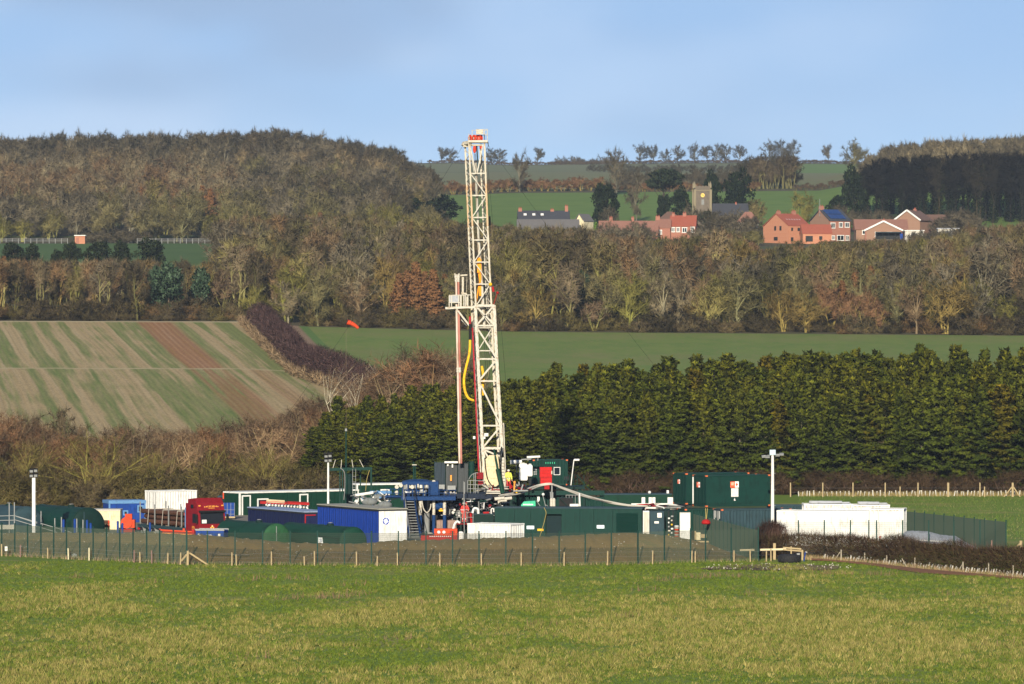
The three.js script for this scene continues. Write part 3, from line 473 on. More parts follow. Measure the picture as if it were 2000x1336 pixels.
hedgeStuff('rough_scrub', 1150, 1470, 2110, 3.5, 7, farBare, 5, 1.2); hedgeStuff('garden_shrubs', 1000, 1280, 1136, 3.6, 15, farBare, 1, 1.5); hedgeStuff('garden_shrubs', 1185, 1275, 1131, 5.2, 9, farBare, 0, 1.2); hedgeStuff('garden_shrubs', 1360, 1480, 1136, 4.2, 10, farBare, 7, 1.3); hedgeStuff('garden_shrubs', 1385, 1475, 1164, 5.6, 6, farBare, 1, 1.1); hedgeStuff('garden_shrubs', 1392, 1455, 1180, 6.5, 8, farBare, 7, 1.1); hedgeStuff('garden_shrubs', 1600, 1790, 1128, 1.6, 12, farOlive, 1, 1.6); hedgeStuff('garden_shrubs', 1780, 1910, 1132, 3.9, 7, farBare, 1, 1.2); hedgeStuff('garden_shrubs', 1830, 1910, 1180, 6.5, 7, farBare, 1, 1.2); hedgeStuff('garden_shrubs', 1425, 1480, 1134, 4, 9, farOlive, 0, 1.1);  hedgeStuff('village_trees', 1640, 1760, 1230, 6, 14, farBare, 1, 1.1);
for (const [key, protos] of woodStuff) for (const [proto, list] of protos) {
  const g = mergeGeometries([proto.wood, proto.crown]), im = new THREE.InstancedMesh(g, plain, list.length), m4 = new THREE.Matrix4(), q = new THREE.Quaternion(), up = V(0, 1, 0), c = new THREE.Color();
  list.forEach(([x, y, z, s, sy, turn, tint], i) => { im.setMatrixAt(i, m4.compose(V(x, y, z), q.setFromAxisAngle(up, turn), V(s, sy, s))); im.setColorAt(i, c.copy(tints[tint].color)); });
  im.name = numbered(key); im.userData.kind = 'stuff'; im.castShadow = im.receiveShadow = true; scene.add(im);
}
// trees standing alone: [name, prototype, prototype height, px, foot distance, top row, width factor, label]
const lone = (name, proto, H0, px, d, topRow, wide, label, group, m) => { const y = ht(px, d), h = (rowOf(y, d) - topRow) * d / F; return plant(name, proto, X(px, d), y, -d, [h / H0 * wide, h / H0], px * 0.37, label, 'tree', group, m); };
for (const [px, top, w, d, i] of [[1250, 296, 0.8, 2466, 0], [1277, 299, 0.8, 2466, 1], [1300, 306, 0.8, 2466, 2], [1323, 299, 0.75, 2466, 3], [1357, 295, 0.7, 2466, 0], [1381, 300, 0.8, 2466, 1], [1400, 296, 0.75, 2466, 2], [1418, 296, 0.75, 2466, 3], [1444, 299, 0.75, 2466, 1], [1502, 291, 0.8, 2466, 0], [1527, 288, 0.75, 2466, 2], [1550, 288, 0.8, 2466, 3], [975, 306, 1, 2466, 2], [1050, 304, 0.8, 2466, 1], [960, 304, 0.8, 2466, 3], [880, 305, 1, 2466, 0], [862, 303, 0.9, 2466, 1]])
  lone('skyline_tree', farBare[i], 10, px, d, top - 16, w * 1.3, 'small bare round-headed tree in the row on the far skyline', 'bare trees along the far skyline', tints[5]);
lone('skyline_tree', farBare[1], 10, 1618, 2466, 282, 0.85, 'bare tree alone on the skyline, between the row of three and the tall loose-crowned tree', undefined, tints[1]);
lone('loose_crowned_tree', farOlive[2], 9, 1668, 1900, 272, 0.75, 'tall loose-crowned bare tree at the edge of the right-hand wood', undefined, tints[1]);
lone('hedgerow_tree', farBare[0], 10, 1015, 1480, 296, 0.72, 'large bare tree on the far field edge just right of the mast', undefined, tints[1]);
lone('hedgerow_tree', farBare[2], 10, 1204, 1440, 287, 0.62, 'tallest bare tree behind the village, beside the dark pine', undefined, tints[1]);
lone('garden_tree', farBare[3], 10, 1243, 1280, 336, 0.55, 'bare grey tree between the dark pine and the flat-topped pine', undefined, tints[1]);
lone('dark_pine', darkPines[0], 12, 1184, 1215, 355, 0.62, 'dark green pine with a rounded head left of the red cottages', undefined);
lone('garden_tree', farBare[1], 10, 1190, 1200, 404, 0.8, 'dark bare tree below the rounded pine, left of the cottages', undefined, tints[1]);
lone('garden_tree', farBare[0], 10, 1348, 1172, 398, 0.9, 'bare grey tree at the left foot of the church tower', undefined, tints[1]);
lone('garden_tree', farBare[2], 10, 1382, 1168, 408, 1.1, 'bare dark tree at the right foot of the church tower', undefined, tints[5]);
lone('dark_pine', darkPines[1], 12, 1390, 1270, 338, 0.5, 'dark pine directly behind the church tower', undefined);
lone('dark_pine', darkPines[2], 12, 1441, 1270, 332, 0.62, 'broad dark pine right of the church tower', undefined);
lone('yew_tree', darkPines[1], 12, 1330, 1230, 368, 0.62, 'dark yew just left of the church tower', undefined);
lone('yew_tree', darkPines[0], 12, 1296, 1235, 378, 0.5, 'dark evergreen under the flat-topped pine', undefined);
lone('spreading_cedar', darkPines[2], 12, 862, 1235, 383, 1.5, 'low dark spreading evergreen at the right foot of the hill wood', undefined);
lone('dark_pine', darkPines[0], 12, 1632, 1262, 380, 0.7, 'dark evergreen at the left end of the tall dark wood', undefined);
lone('dark_pine', darkPines[1], 12, 1666, 1268, 330, 0.55, 'tall dark evergreen rising behind the house with the solar roof', undefined);
lone('garden_tree', farOlive[1], 9, 1563, 1230, 372, 0.75, 'yellowish bare tree behind the salmon brick house', undefined, tints[3]);
lone('garden_tree', farTall[0], 10, 1480, 1195, 388, 1.1, 'yellowish bare tree between the white cottage and the salmon brick house', undefined, tints[3]);
lone('golden_cypress', bluePines[0], 10, 1164, 1150, 437, 0.42, 'small bright green cypress at the left end of the cottages', undefined, plantMat([2.2, 2.4, 0.6]));
lone('round_tree', farOlive[0], 9, 478, 1035, 428, 0.95, 'broad round bare tree at the right end of the green paddock', undefined, tints[2]);
lone('dark_bare_tree', shadowDarkTrees[1], 18, 1925, 985, 448, 2.0, 'broad dark bare tree at the right edge, in front of the shadow-coloured wood', undefined, plantMat([2.6, 2.4, 1.8]));
for (const [px, top, w, i] of [[28, 472, 0.85, 0], [62, 478, 0.7, 1], [138, 474, 0.75, 2], [190, 470, 0.9, 0], [112, 488, 0.6, 2], [238, 473, 0.72, 1], [296, 466, 0.85, 2]]) lone('dark_round_tree', darkPines[i], 12, px, 960, top, w * 1.1, 'dark rounded evergreen in the row before the green paddock', 'dark rounded trees before the paddock', plantMat([1.5, 1.35, 1.3]));
lone('blue_pine', bluePines[0], 10, 330, 822, 520, 0.9, 'bluish-green pine, the larger of the pair at the wood edge above the tilled field', undefined);
lone('blue_pine', bluePines[1], 10, 392, 834, 524, 0.62, 'bluish-green pine leaning right beside its larger neighbour', undefined);
lone('blue_pine', bluePines[1], 10, 302, 842, 520, 0.5, 'small bluish pine behind the left side of the larger one', undefined);
lone('blue_spruce', bluePines[0], 10, 1604, 905, 536, 0.6, 'single blue-green spruce in the middle of the brown wood at right', undefined);
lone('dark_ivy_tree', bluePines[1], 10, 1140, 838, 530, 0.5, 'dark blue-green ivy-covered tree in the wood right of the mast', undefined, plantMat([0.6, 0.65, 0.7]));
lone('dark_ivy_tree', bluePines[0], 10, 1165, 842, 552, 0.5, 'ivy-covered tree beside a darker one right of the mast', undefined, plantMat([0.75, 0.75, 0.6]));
for (const [px, d, top] of [[780, 826, 534], [812, 832, 512], [846, 828, 526], [795, 845, 528], [868, 842, 536], [830, 850, 530]]) lone('orange_larch', larches[px % 2], 11, px, d, top, 0.9, 'orange-brown larch in the clump at the wood edge left of the mast', 'larches left of the mast');
for (const [px, d, top] of [[1672, 848, 525], [1700, 856, 520], [1645, 846, 548]]) lone('orange_larch', larches[px % 2], 11, px, d, top, 0.9, 'orange-brown larch in the wood below the bungalow', 'larches below the bungalow');
for (const [px, top] of [[8, 500], [36, 508], [-20, 498]]) lone('orange_larch', larches[px & 1], 11, px, 930, top, 0.9, 'orange-brown larch at the far left of the wood', 'larches at the far left');
// flat-topped pine
{
  const flat = clumpTree({ seed: 141, H: 12, R: 4.6, base: 0.68, clumps: 34, clump: 1.1, leaves: 130, leaf: 0.5, r: 0.3, bark: [0.06, 0.045, 0.035], colour: [0.016, 0.024, 0.014], tip: [0.03, 0.036, 0.016], squash: 0.4, trunkTo: 0.9 });
  lone('flat_topped_pine', flat, 12, 1297, 1240, 332, 0.78, 'flat-topped dark pine with a bare trunk behind the cottages', undefined);
}

// ---------------------------------------------------------------- spruce plantation behind the site, scrub on the left, hedges
const spruces = [0, 1, 2, 3, 4].map((i) => conifer({ seed: 201 + i, H: 12, spread: 3.1 + 0.15 * (i % 3), taper: 0.60 + 0.07 * (i % 4), whorls: 92, boughs: 3, density: 5.5, fronds: 7, leaf: 0.30, spray: 0.55, sprayUp: 0.25, bend: 0.12, wild: 1, inner: [0.010, 0.013, 0.003], outer: [0.046, 0.058, 0.006], top: [0.132, 0.128, 0.012], lowPitch: -0.15, highPitch: 1.0, from: 0.0 }));  // olive new growth; top colour adds painted sunlight, inner adds painted shade
const spruceTints = [[1, 1, 1], [0.78, 0.86, 0.8], [1.15, 1.08, 0.85], [1.05, 1.1, 1], [1.3, 0.98, 0.8]].map((t) => plantMat(t, 0.8));
{
  const R = rng(777), SP = [[560, 880], [590, 838], [625, 800], [700, 776], [780, 768], [850, 752], [930, 738], [1000, 732], [1080, 722], [1160, 718], [1240, 712], [1330, 706], [1420, 704], [1500, 698], [1600, 694], [1700, 690], [1840, 684], [1900, 692], [2000, 688], [2200, 680]];
  let n = 0;
  const sprucePlace = (px) => [[700, 'by the gas separator'], [900, 'behind the blue platform'], [1060, 'behind the mast'], [1200, 'behind the control cabin'], [1310, 'behind the beam stack'], [1510, 'behind the stacked containers'], [1660, 'right of the tall lamp mast'], [1830, 'behind the white containers'], [9999, 'at the right edge']].find((q) => px < q[0])[1];
  for (let row = 0; row < 6; row++) { const d0 = [483, 487, 492, 498, 505, 514][row]; for (let px = 585 + row * 10 + R() * 20; px < 2120; px += 37 * (0.55 + 0.9 * R())) {
    const d = d0 + (R() - 0.5) * 3, top = along(SP, px) + [66, 44, 24, 12, 4, 0][row] + (R() - 0.36) * 34, y = ht(px, d), h = (rowOf(y, d) - top) * d / F, w = (0.8 + 0.5 * R()) * (row === 0 ? 1.15 : 1);
    if (h < 3) continue;
    const tint = R() < 0.04 ? 4 : Math.floor(R() * 4);
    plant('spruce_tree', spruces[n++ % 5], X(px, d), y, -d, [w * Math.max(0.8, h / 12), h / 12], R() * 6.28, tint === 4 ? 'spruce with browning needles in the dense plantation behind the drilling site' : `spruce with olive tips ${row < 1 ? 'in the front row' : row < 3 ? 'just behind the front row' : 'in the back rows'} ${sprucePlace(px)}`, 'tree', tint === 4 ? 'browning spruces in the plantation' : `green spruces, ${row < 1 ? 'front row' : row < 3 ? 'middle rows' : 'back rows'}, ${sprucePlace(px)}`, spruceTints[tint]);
  } }
}
// low bramble along the foot of the plantation
const brambles = [0, 1, 2].map((i) => bare({ seed: 231 + i, H: 2.2, R: 1.6, base: 0, r: 0.03, stems: 6, stemSpread: 0.9, trunkTo: 0.7, limbs: 16, branches: 7, twigs: 12, twigLen: 0.5, twigW: 0.026, limbR: 0.02, bark: [0.11, 0.07, 0.05], twig: [0.052, 0.032, 0.018], tip: [0.062, 0.044, 0.02], up: 0.4, arch: 0.2 }));
const instanced = (name, proto, list, m = plain) => { const g = mergeGeometries([proto.wood, proto.crown]), im = new THREE.InstancedMesh(g, m, list.length), m4 = new THREE.Matrix4(), q = new THREE.Quaternion(); list.forEach(([x, y, z, s, sy, t], i) => im.setMatrixAt(i, m4.compose(V(x, y, z), q.setFromAxisAngle(V(0, 1, 0), t), V(s, sy, s)))); im.name = numbered(name); im.userData.kind = 'stuff'; im.castShadow = im.receiveShadow = true; scene.add(im); };
{
  const R = rng(88);
  brambles.forEach((b) => instanced('bramble_undergrowth', b, Array.from({ length: 46 }, () => { const px = 1080 + R() * 1000, d = 478.5 + R() * 2.5; return [X(px, d), ht(px, d), -d, 0.9 + 0.4 * R(), 0.45 + 0.75 * R(), R() * 6]; })));
}
// the mossy sallow bushes behind the left part of the site
const sallows = [0, 1, 2, 3].map((i) => bare({ seed: 241 + i, H: 8, R: 5.4, base: -0.1, flat: true, r: 0.16, stems: 6, stemSpread: 0.5, trunkTo: 0.5, limbs: 40, branches: 11, twigs: 13, fine: 1, twigLen: 0.85, twigW: 0.034, limbR: 0.085, limbSides: 4, bark: [0.22, 0.20, 0.05], limb: [0.21, 0.185, 0.045], twig: [0.128, 0.104, 0.034], tip: [0.108, 0.074, 0.032], up: 0.15, arch: 0.1, low: 0.03, fork: 0.45, brLen: 0.22 }));
const saplings = [0, 1, 2].map((i) => bare({ seed: 261 + i, H: 8, R: 2.8, base: 0.02, r: 0.07, stems: 7, stemSpread: 0.8, trunkTo: 0.85, limbs: 30, branches: 9, twigs: 12, fine: 1, twigLen: 0.75, twigW: 0.03, limbR: 0.045, bark: [0.20, 0.155, 0.08], limb: [0.19, 0.145, 0.085], twig: [0.135, 0.092, 0.052], tip: [0.128, 0.080, 0.048], up: 0.7, arch: 0.02, fork: 0.8 }));
for (const [px, d, top, w, i, label] of [
  [185, 462, 838, 1.25, 0, 'largest mossy sallow bush with arching yellow-green branches behind the left tanks'], [300, 470, 868, 0.9, 1, 'mossy sallow bush above the white container, right of the largest one'],
  [420, 466, 872, 0.9, 2, 'mossy bush behind the red truck cab'], [60, 474, 858, 1, 3, 'mossy bush behind the left lamp mast'], [520, 462, 862, 0.8, 1, 'mossy bush behind the long green office cabin, its right half'], [-60, 468, 850, 1, 2, 'mossy bush at the very left edge behind the tanks'], [560, 472, 885, 0.55, 3, 'yellowish bush at the left foot of the spruces']])
  { const y = ht(px, d), h = (rowOf(y, d) - top) * d / F; plant('sallow_bush', sallows[i], X(px, d), y, -d, [h / 8 * w, h / 8], px, label, 'bush', undefined, plain); }
// low growth filling in below the bushes, just behind the site
{ const R = rng(95); thickets.forEach((b) => instanced('low_growth', b, Array.from({ length: 55 }, () => { const px = -120 + R() * 760, d = 453 + R() * 26, s = 0.5 + 0.5 * R(); return [X(px, d), ht(px, d), -d, s, s * 0.9, R() * 6]; }), tints[[0, 3, 2][thickets.indexOf(b)]])); }
{
  const R = rng(99);
  const SCR = [[-100, 808], [0, 800], [90, 830], [300, 836], [400, 838], [460, 818], [520, 800], [560, 792], [600, 780], [640, 776], [680, 768], [720, 748], [760, 716], [800, 684], [860, 672], [900, 690]];
  const scrubPlace = (px) => (px < 110 ? 'behind the left lamp mast' : px < 270 ? 'behind the big green tank' : px < 390 ? 'behind the white container' : px < 480 ? 'behind the lorry' : 'behind the long green office');
  for (let i = 0; i < 78; i++) {
    const px = i < 44 ? -90 + i * 14.6 + R() * 10 : 560 + (i - 44) * 10 + R() * 8, d = i < 44 ? 482 + R() * 26 : 528 + R() * 22, top = along(SCR, px) + (R() - 0.2) * 42, y = ht(px, d), h = (rowOf(y, d) - top) * d / F;
    plant('scrub_thicket', saplings[i % 3], X(px, d), y, -d, [h / 8 * (1 + 0.4 * R()), h / 8], R() * 6, i < 44 ? `reddish-brown bare scrub below the tilled field, ${scrubPlace(px)}` : `reddish bare scrub rising behind the spruces, ${px < 660 ? 'above the gas separator' : px < 780 ? 'below the windsock' : px < 850 ? 'left of the racked pipes' : 'beside the mast'}`, 'shrub', i < 44 ? `bare scrub below the tilled field, ${scrubPlace(px)}` : `bare scrub behind the spruces, ${px < 660 ? 'left' : px < 780 ? 'middle' : px < 850 ? 'right' : 'far right'}`, tints[[0, 1, 4, 2][i % 4]]);
  }
}
// pale-stemmed saplings that stand out against the fields
const paleSap = [0, 1].map((i) => bare({ seed: 281 + i, H: 8, R: 2.2, base: 0.15, r: 0.055, stems: 4, stemSpread: 0.7, trunkTo: 0.85, limbs: 18, branches: 6, twigs: 8, twigLen: 0.7, twigW: 0.026, limbR: 0.032, bark: [0.36, 0.32, 0.23], limb: [0.32, 0.28, 0.20], twig: [0.15, 0.10, 0.06], up: 0.6, arch: 0.02, fork: 0.85 }));
for (const [px, d, top] of [[672, 522, 700], [725, 540, 700], [790, 545, 700], [812, 545, 694], [842, 548, 680], [880, 548, 704]]) { const y = ht(px, d), h = (rowOf(y, d) - top) * d / F; plant('pale_sapling', paleSap[px % 2], X(px, d), y, -d, [h / 8, h / 8], px, px < 700 ? 'pale-stemmed sapling beside the field hedge' : 'pale-stemmed sapling in the scrub above the spruces', 'tree', px < 700 ? undefined : 'pale saplings in the scrub'); }
for (const [px, top, l] of [[122, 792, 'dark slender bare tree with a pale trunk against the tilled field'], [72, 806, 'small dark bare tree at the left, against the tilled field']]) { const d = 500, y = ht(px, d), h = (rowOf(y, d) - top) * d / F; plant('lone_tree', farTall[1], X(px, d), y, -d, [h / 10 * 0.62, h / 10], 1, l, 'tree', undefined, tints[1]); }

// clipped hedges: a dense tangle of twigs over a run of ground points
function hedge(name, label, runs, h, w, n, cols, seed, len = 0.5, tw = 0.03, ragged = 0.25, lumpy = 0) {
  const R = rng(seed), t = new Tris(), lens = []; let L = 0;
  for (let i = 1; i < runs.length; i++) { const l = runs[i].distanceTo(runs[i - 1]); lens.push(l); L += l; }
  for (let k = 0; k < n; k++) {
    let s = R() * L, i = 0; while (i < lens.length - 1 && s > lens[i]) s -= lens[i++];
    const a = runs[i], b = runs[i + 1], f = clamp(s / lens[i]), c = a.clone().lerp(b, f), dir = b.clone().sub(a).setY(0).normalize(), nx = -dir.z, nz = dir.x;
    const hh = (Array.isArray(h) ? along(h, (lens.slice(0, i).reduce((p, q) => p + q, 0) + s) / L) : h) * (0.9 + ragged * (fbm(c.x * 0.35, c.z * 0.35, 3) - 0.4)), yy = Math.pow(R(), 0.75), prof = Math.sqrt(Math.max(0, 1 - Math.pow(Math.abs(yy - 0.45) / 0.62, 2.4)));
    const off = (R() < 0.5 ? -1 : 1) * Math.pow(R(), 0.4) * w / 2 * prof * (0.85 + 0.4 * fbm(c.x * 0.6 + 9, c.z * 0.6, 2));
    const lump = lumpy ? lumpy * (fbm(c.x * 0.22 + 5, c.z * 0.12, 2) - 0.5) : 0, hv = hh * (1 + lump), ox = off * (1 + lump * 0.8);
    const p = V(c.x + nx * ox, c.y + yy * hv, c.z + nz * ox), outw = V(nx * off * 0.9, (yy - 0.35) * 1.6, nz * off * 0.9).add(dir.clone().multiplyScalar(lumpy ? 0.9 * Math.sin(c.z * 0.9 + c.x) : 0)).normalize(), dr = V(nx * off, (yy - 0.25) * 1.3, nz * off).normalize().multiplyScalar(0.7).add(rdir(R, 0.35)).normalize();
    t.sliver(p, dr, len * (0.5 + R()), tw * (0.7 + 0.6 * R()), jit(cols[Math.floor(R() * cols.length)], R, 0.3), R, outw);
  }
  const o = thing(name, label, 'hedge', [0, 0, 0]);
  const m = new THREE.Mesh(t.build(), plain); m.name = 'twigs'; m.userData.kind = 'stuff'; m.castShadow = m.receiveShadow = true; o.add(m);
  return o;
}
const gp = (px, d, lift = 0) => V(X(px, d), ht(px, d) + lift, -d);
// the field hedge: rounded bushes grown into one another along the edge of the tilled field
{
  const R = rng(301), t = new Tris(), cols = [[0.052, 0.028, 0.026], [0.068, 0.038, 0.034], [0.042, 0.024, 0.022], [0.10, 0.060, 0.052]];
  let d = 800;
  while (d > 612) {
    const px = hedgePx(d) + (R() - 0.5) * 8, c = gp(px, d), r = (d > 690 ? 2.4 : 2.9) * (0.85 + 0.35 * R()), h = (d > 690 ? 3.4 : 3.9) * (0.82 + 0.32 * R());
    for (let k = 0; k < 2600; k++) { const q = rdir(R, 0.25), f = Math.pow(R(), 0.3), p = V(c.x + q.x * r * f, c.y + h * 0.42 + q.y * h * 0.56 * f, c.z + q.z * r * f); if (p.y < c.y - 0.2) continue; t.sliver(p, q.clone().multiplyScalar(0.8).add(rdir(R, 0.3)).normalize(), 0.35 + 0.6 * R(), 0.06, jit(cols[Math.floor(R() * (f > 0.85 ? 4 : 3))], R, 0.3), R, q); }
    d -= d > 700 ? 6.5 : d > 660 ? 4.2 : 6;
  }
  const o = thing('field_hedge_row', 'dark purple-brown hedge of rounded bushes between the tilled field and the green field', 'hedge', [0, 0, 0]), m = new THREE.Mesh(t.build(), plain); m.name = 'twigs'; m.userData.kind = 'stuff'; m.castShadow = m.receiveShadow = true; o.add(m);
}
hedge('grass_verge', 'pale dry grass bank along the left side of the field hedge', [800, 770, 740, 710, 690, 680, 668, 655, 640].map((d) => gp(hedgePx(d) - (d > 685 ? 24 : 30), d - (d > 685 ? 0 : 6))), 1.2, 3.0, 13000, [[0.25, 0.17, 0.09], [0.30, 0.21, 0.12], [0.20, 0.13, 0.07]], 303, 0.7, 0.08);
const HR = [[1492, 350], [1540, 352.5], [1600, 350.5], [1700, 344], [1800, 336], [1900, 329], [2000, 322], [2120, 314]];
hedge('boundary_hedge', 'long dark brown bare hedge in front of the white containers at the right', HR.map(([p, d]) => V(X(p, d), 0, -d)), [[0, 1.75], [0.25, 1.85], [0.7, 2.05], [1, 2.3]], 1.7, 56000, [[0.052, 0.028, 0.018], [0.066, 0.038, 0.022], [0.04, 0.022, 0.015], [0.09, 0.058, 0.026], [0.08, 0.068, 0.024]], 305, 0.42, 0.022, 0.5);
hedge('tall_thorn_bush', 'taller purplish thorn bush at the left end of the boundary hedge, beside the lamp mast', [[1487, 354], [1505, 354.6], [1530, 355]].map(([p, d]) => V(X(p, d), 0, -d)), [[0, 2.2], [0.5, 2.9], [1, 2.3]], 1.7, 6500, [[0.07, 0.038, 0.028], [0.052, 0.03, 0.022]], 307, 0.5, 0.022, 0.5);
// tall loose shoots along the top of the boundary hedge
{
  const R = rng(311), t = new Tris();
  for (let k = 0; k < 900; k++) { const px = 1500 + R() * 560, d = along(HR, px) + (R() - 0.5) * 1.2, p = V(X(px, d), 1.4 + 0.4 * R(), -d); t.sliver(p, V((R() - 0.5) * 0.5, 1, (R() - 0.5) * 0.5).normalize(), 0.4 + 0.6 * R(), 0.02, jit([0.11, 0.065, 0.05], R, 0.3), R); }
  structure('hedge_top_shoots', t.build(), plain, 'stuff');
}

// ---------------------------------------------------------------- grass on the pasture: tufts of blades, greener towards the fence, straw-coloured elsewhere
{
  const R = rng(4242), t = new Tris(), N = 110000;
  for (let b = 0; b < 7; b++) { const a = R() * 6.28, r = 0.07 * R(), p = V(Math.cos(a) * r, -0.02, Math.sin(a) * r); t.sliver(p, V((R() - 0.5) * 1.1, 1, (R() - 0.5) * 1.1).normalize(), 0.09 + 0.07 * R(), 0.022, jit([1, 1, 1], R, 0.25), R); }
  const im = new THREE.InstancedMesh(t.build(), plantMat([1, 1, 1], 0.9), N), m4 = new THREE.Matrix4(), q = new THREE.Quaternion(), c = new THREE.Color(), up = V(0, 1, 0);
  for (let i = 0; i < N; i++) {
    const d = 212 + 134 * Math.pow(R(), 0.95), px = -160 + R() * 2320, x = X(px, d);
    const z = clamp((d - 250) / 90), n1 = fbm(x / 7 + 40, d / 16 + 11, 4), n2 = fbm(x / 1.6, d / 2.6, 3);
    let straw = sstep(0.32, 0.70, n1 * 0.62 + n2 * 0.38 - 0.04 - 0.16 * sstep(0.4, 0.9, z) + (1 - z) * 0.05 + 0.03 * sstep(600, 1500, px));
    const green = mix3([0.070, 0.108, 0.009], [0.134, 0.170, 0.022], R());
    const col = jit(R() < straw * 0.62 ? mix3([0.190, 0.168, 0.042], [0.290, 0.245, 0.084], R()) : mix3(green, [0.14, 0.145, 0.035], straw * 0.5), R, 0.3);
    const s = (0.65 + 0.7 * R()) * (1 + straw * 0.55), sy = s * (0.7 + 0.5 * R()) * (0.75 + 0.5 * n2 + 0.35 * straw);
    im.setMatrixAt(i, m4.compose(V(x, ht(px, d) + (d < 340 ? 0.14 * (fbm(x / 9 + 50, d / 9, 3) - 0.5) : 0), -d), q.setFromAxisAngle(up, R() * 6.28), V(s * 1.5, sy, s * 1.5))); im.setColorAt(i, c.setRGB(...col));
  }
  im.name = 'pasture_grass'; im.userData.kind = 'stuff'; im.castShadow = im.receiveShadow = true; scene.add(im);
  // dead dock and thistle stems in clumps
  const w = new Tris(), R2 = rng(4343), clumpsAt = [[690, 312], [640, 296], [655, 297], [676, 298], [560, 295], [600, 297], [160, 322], [296, 315], [700, 301], [1370, 322], [1400, 324], [1560, 326], [1600, 327], [1640, 327], [1700, 326], [1730, 325], [1340, 322], [1300, 318], [1450, 322], [580, 320], [520, 321], [1470, 300], [480, 318], [1260, 306], [880, 297], [800, 290], [1220, 276], [1060, 268], [780, 255], [500, 240], [1850, 300], [1950, 250]];
  for (const [px, d] of clumpsAt) for (let k = 0; k < 26; k++) { const p = V(X(px, d) + (R2() - 0.5) * 1.8, 0, -d + (R2() - 0.5) * 2.4); w.sliver(p, V((R2() - 0.5) * 0.8, 1, (R2() - 0.5) * 0.8).normalize(), 0.25 + 0.35 * R2(), 0.035, jit([0.17, 0.105, 0.065], R2, 0.35), R2); }
  structure('dead_weed_stems', w.build(), plain, 'stuff');
  // rough grass at the fence foot, on the back field and along the boundary hedge
  const w2 = new Tris();
  for (let k = 0; k < 9000; k++) { const px = -200 + R2() * 1680, d = fenceD(px) - 0.9 + R2() * 1.5; w2.sliver(V(X(px, d), 0, -d), V((R2() - 0.5) * 0.9, 1, (R2() - 0.5) * 0.9).normalize(), (0.14 + 0.25 * R2()) * (px < 380 ? 1.25 : 1) , 0.03, jit(R2() < (px < 380 ? 0.55 : 0.3) ? [0.30, 0.215, 0.13] : [0.085, 0.125, 0.025], R2, 0.3), R2); }
  for (let k = 0; k < 9000; k++) { const px = 1570 + R2() * 480, d = along(HR, px) - 0.9 - R2() * 1.8; w2.sliver(V(X(px, d), 0, -d), V((R2() - 0.5) * 0.9, 1, (R2() - 0.5) * 0.9).normalize(), 0.2 + 0.3 * R2(), 0.03, jit(R2() < 0.65 ? [0.32, 0.215, 0.125] : [0.10, 0.12, 0.03], R2, 0.3), R2); }
  for (let k = 0; k < 14000; k++) { const px = 1560 + R2() * 500, d = 384 + Math.pow(R2(), 0.8) * 92; w2.sliver(V(X(px, d), ht(px, d), -d), V((R2() - 0.5), 0.9, (R2() - 0.5)).normalize(), 0.10 + 0.14 * R2(), 0.04, jit(R2() < 0.2 ? [0.22, 0.19, 0.07] : [0.085, 0.135, 0.018], R2, 0.3), R2); }
  for (let k = 0; k < 3500; k++) { const px = 1560 + R2() * 500, d = 475 + R2() * 3.5; w2.sliver(V(X(px, d), ht(px, d), -d), V((R2() - 0.5) * 0.8, 1, (R2() - 0.5) * 0.8).normalize(), 0.35 + 0.35 * R2(), 0.04, jit([0.24, 0.185, 0.075], R2, 0.3), R2); }
  structure('rough_grass', w2.build(), plain, 'stuff');
}

// ---------------------------------------------------------------- the drilling site: cabins, containers, tanks, vehicles
// frame for a box whose front bottom edge runs from bearing pxL at distance dL to pxR at dR: origin at the left end, local x along the front, -z backwards
function front(pxL, dL, pxR, dR) { const a = V(X(pxL, dL), PAD, -dL), b = V(X(pxR, dR), PAD, -dR), v = b.clone().sub(a); return { at: [a.x, a.y, a.z], turn: Math.atan2(-v.z, v.x), L: v.length() }; }
// frame for a box seen on its corner: the near corner at px, d; turn is the angle of the right-hand face to the picture plane (positive: its right end is farther)
function corner(px, d, deg, y = PAD) { return { at: [X(px, d), y, -d], turn: deg * Math.PI / 180 }; }

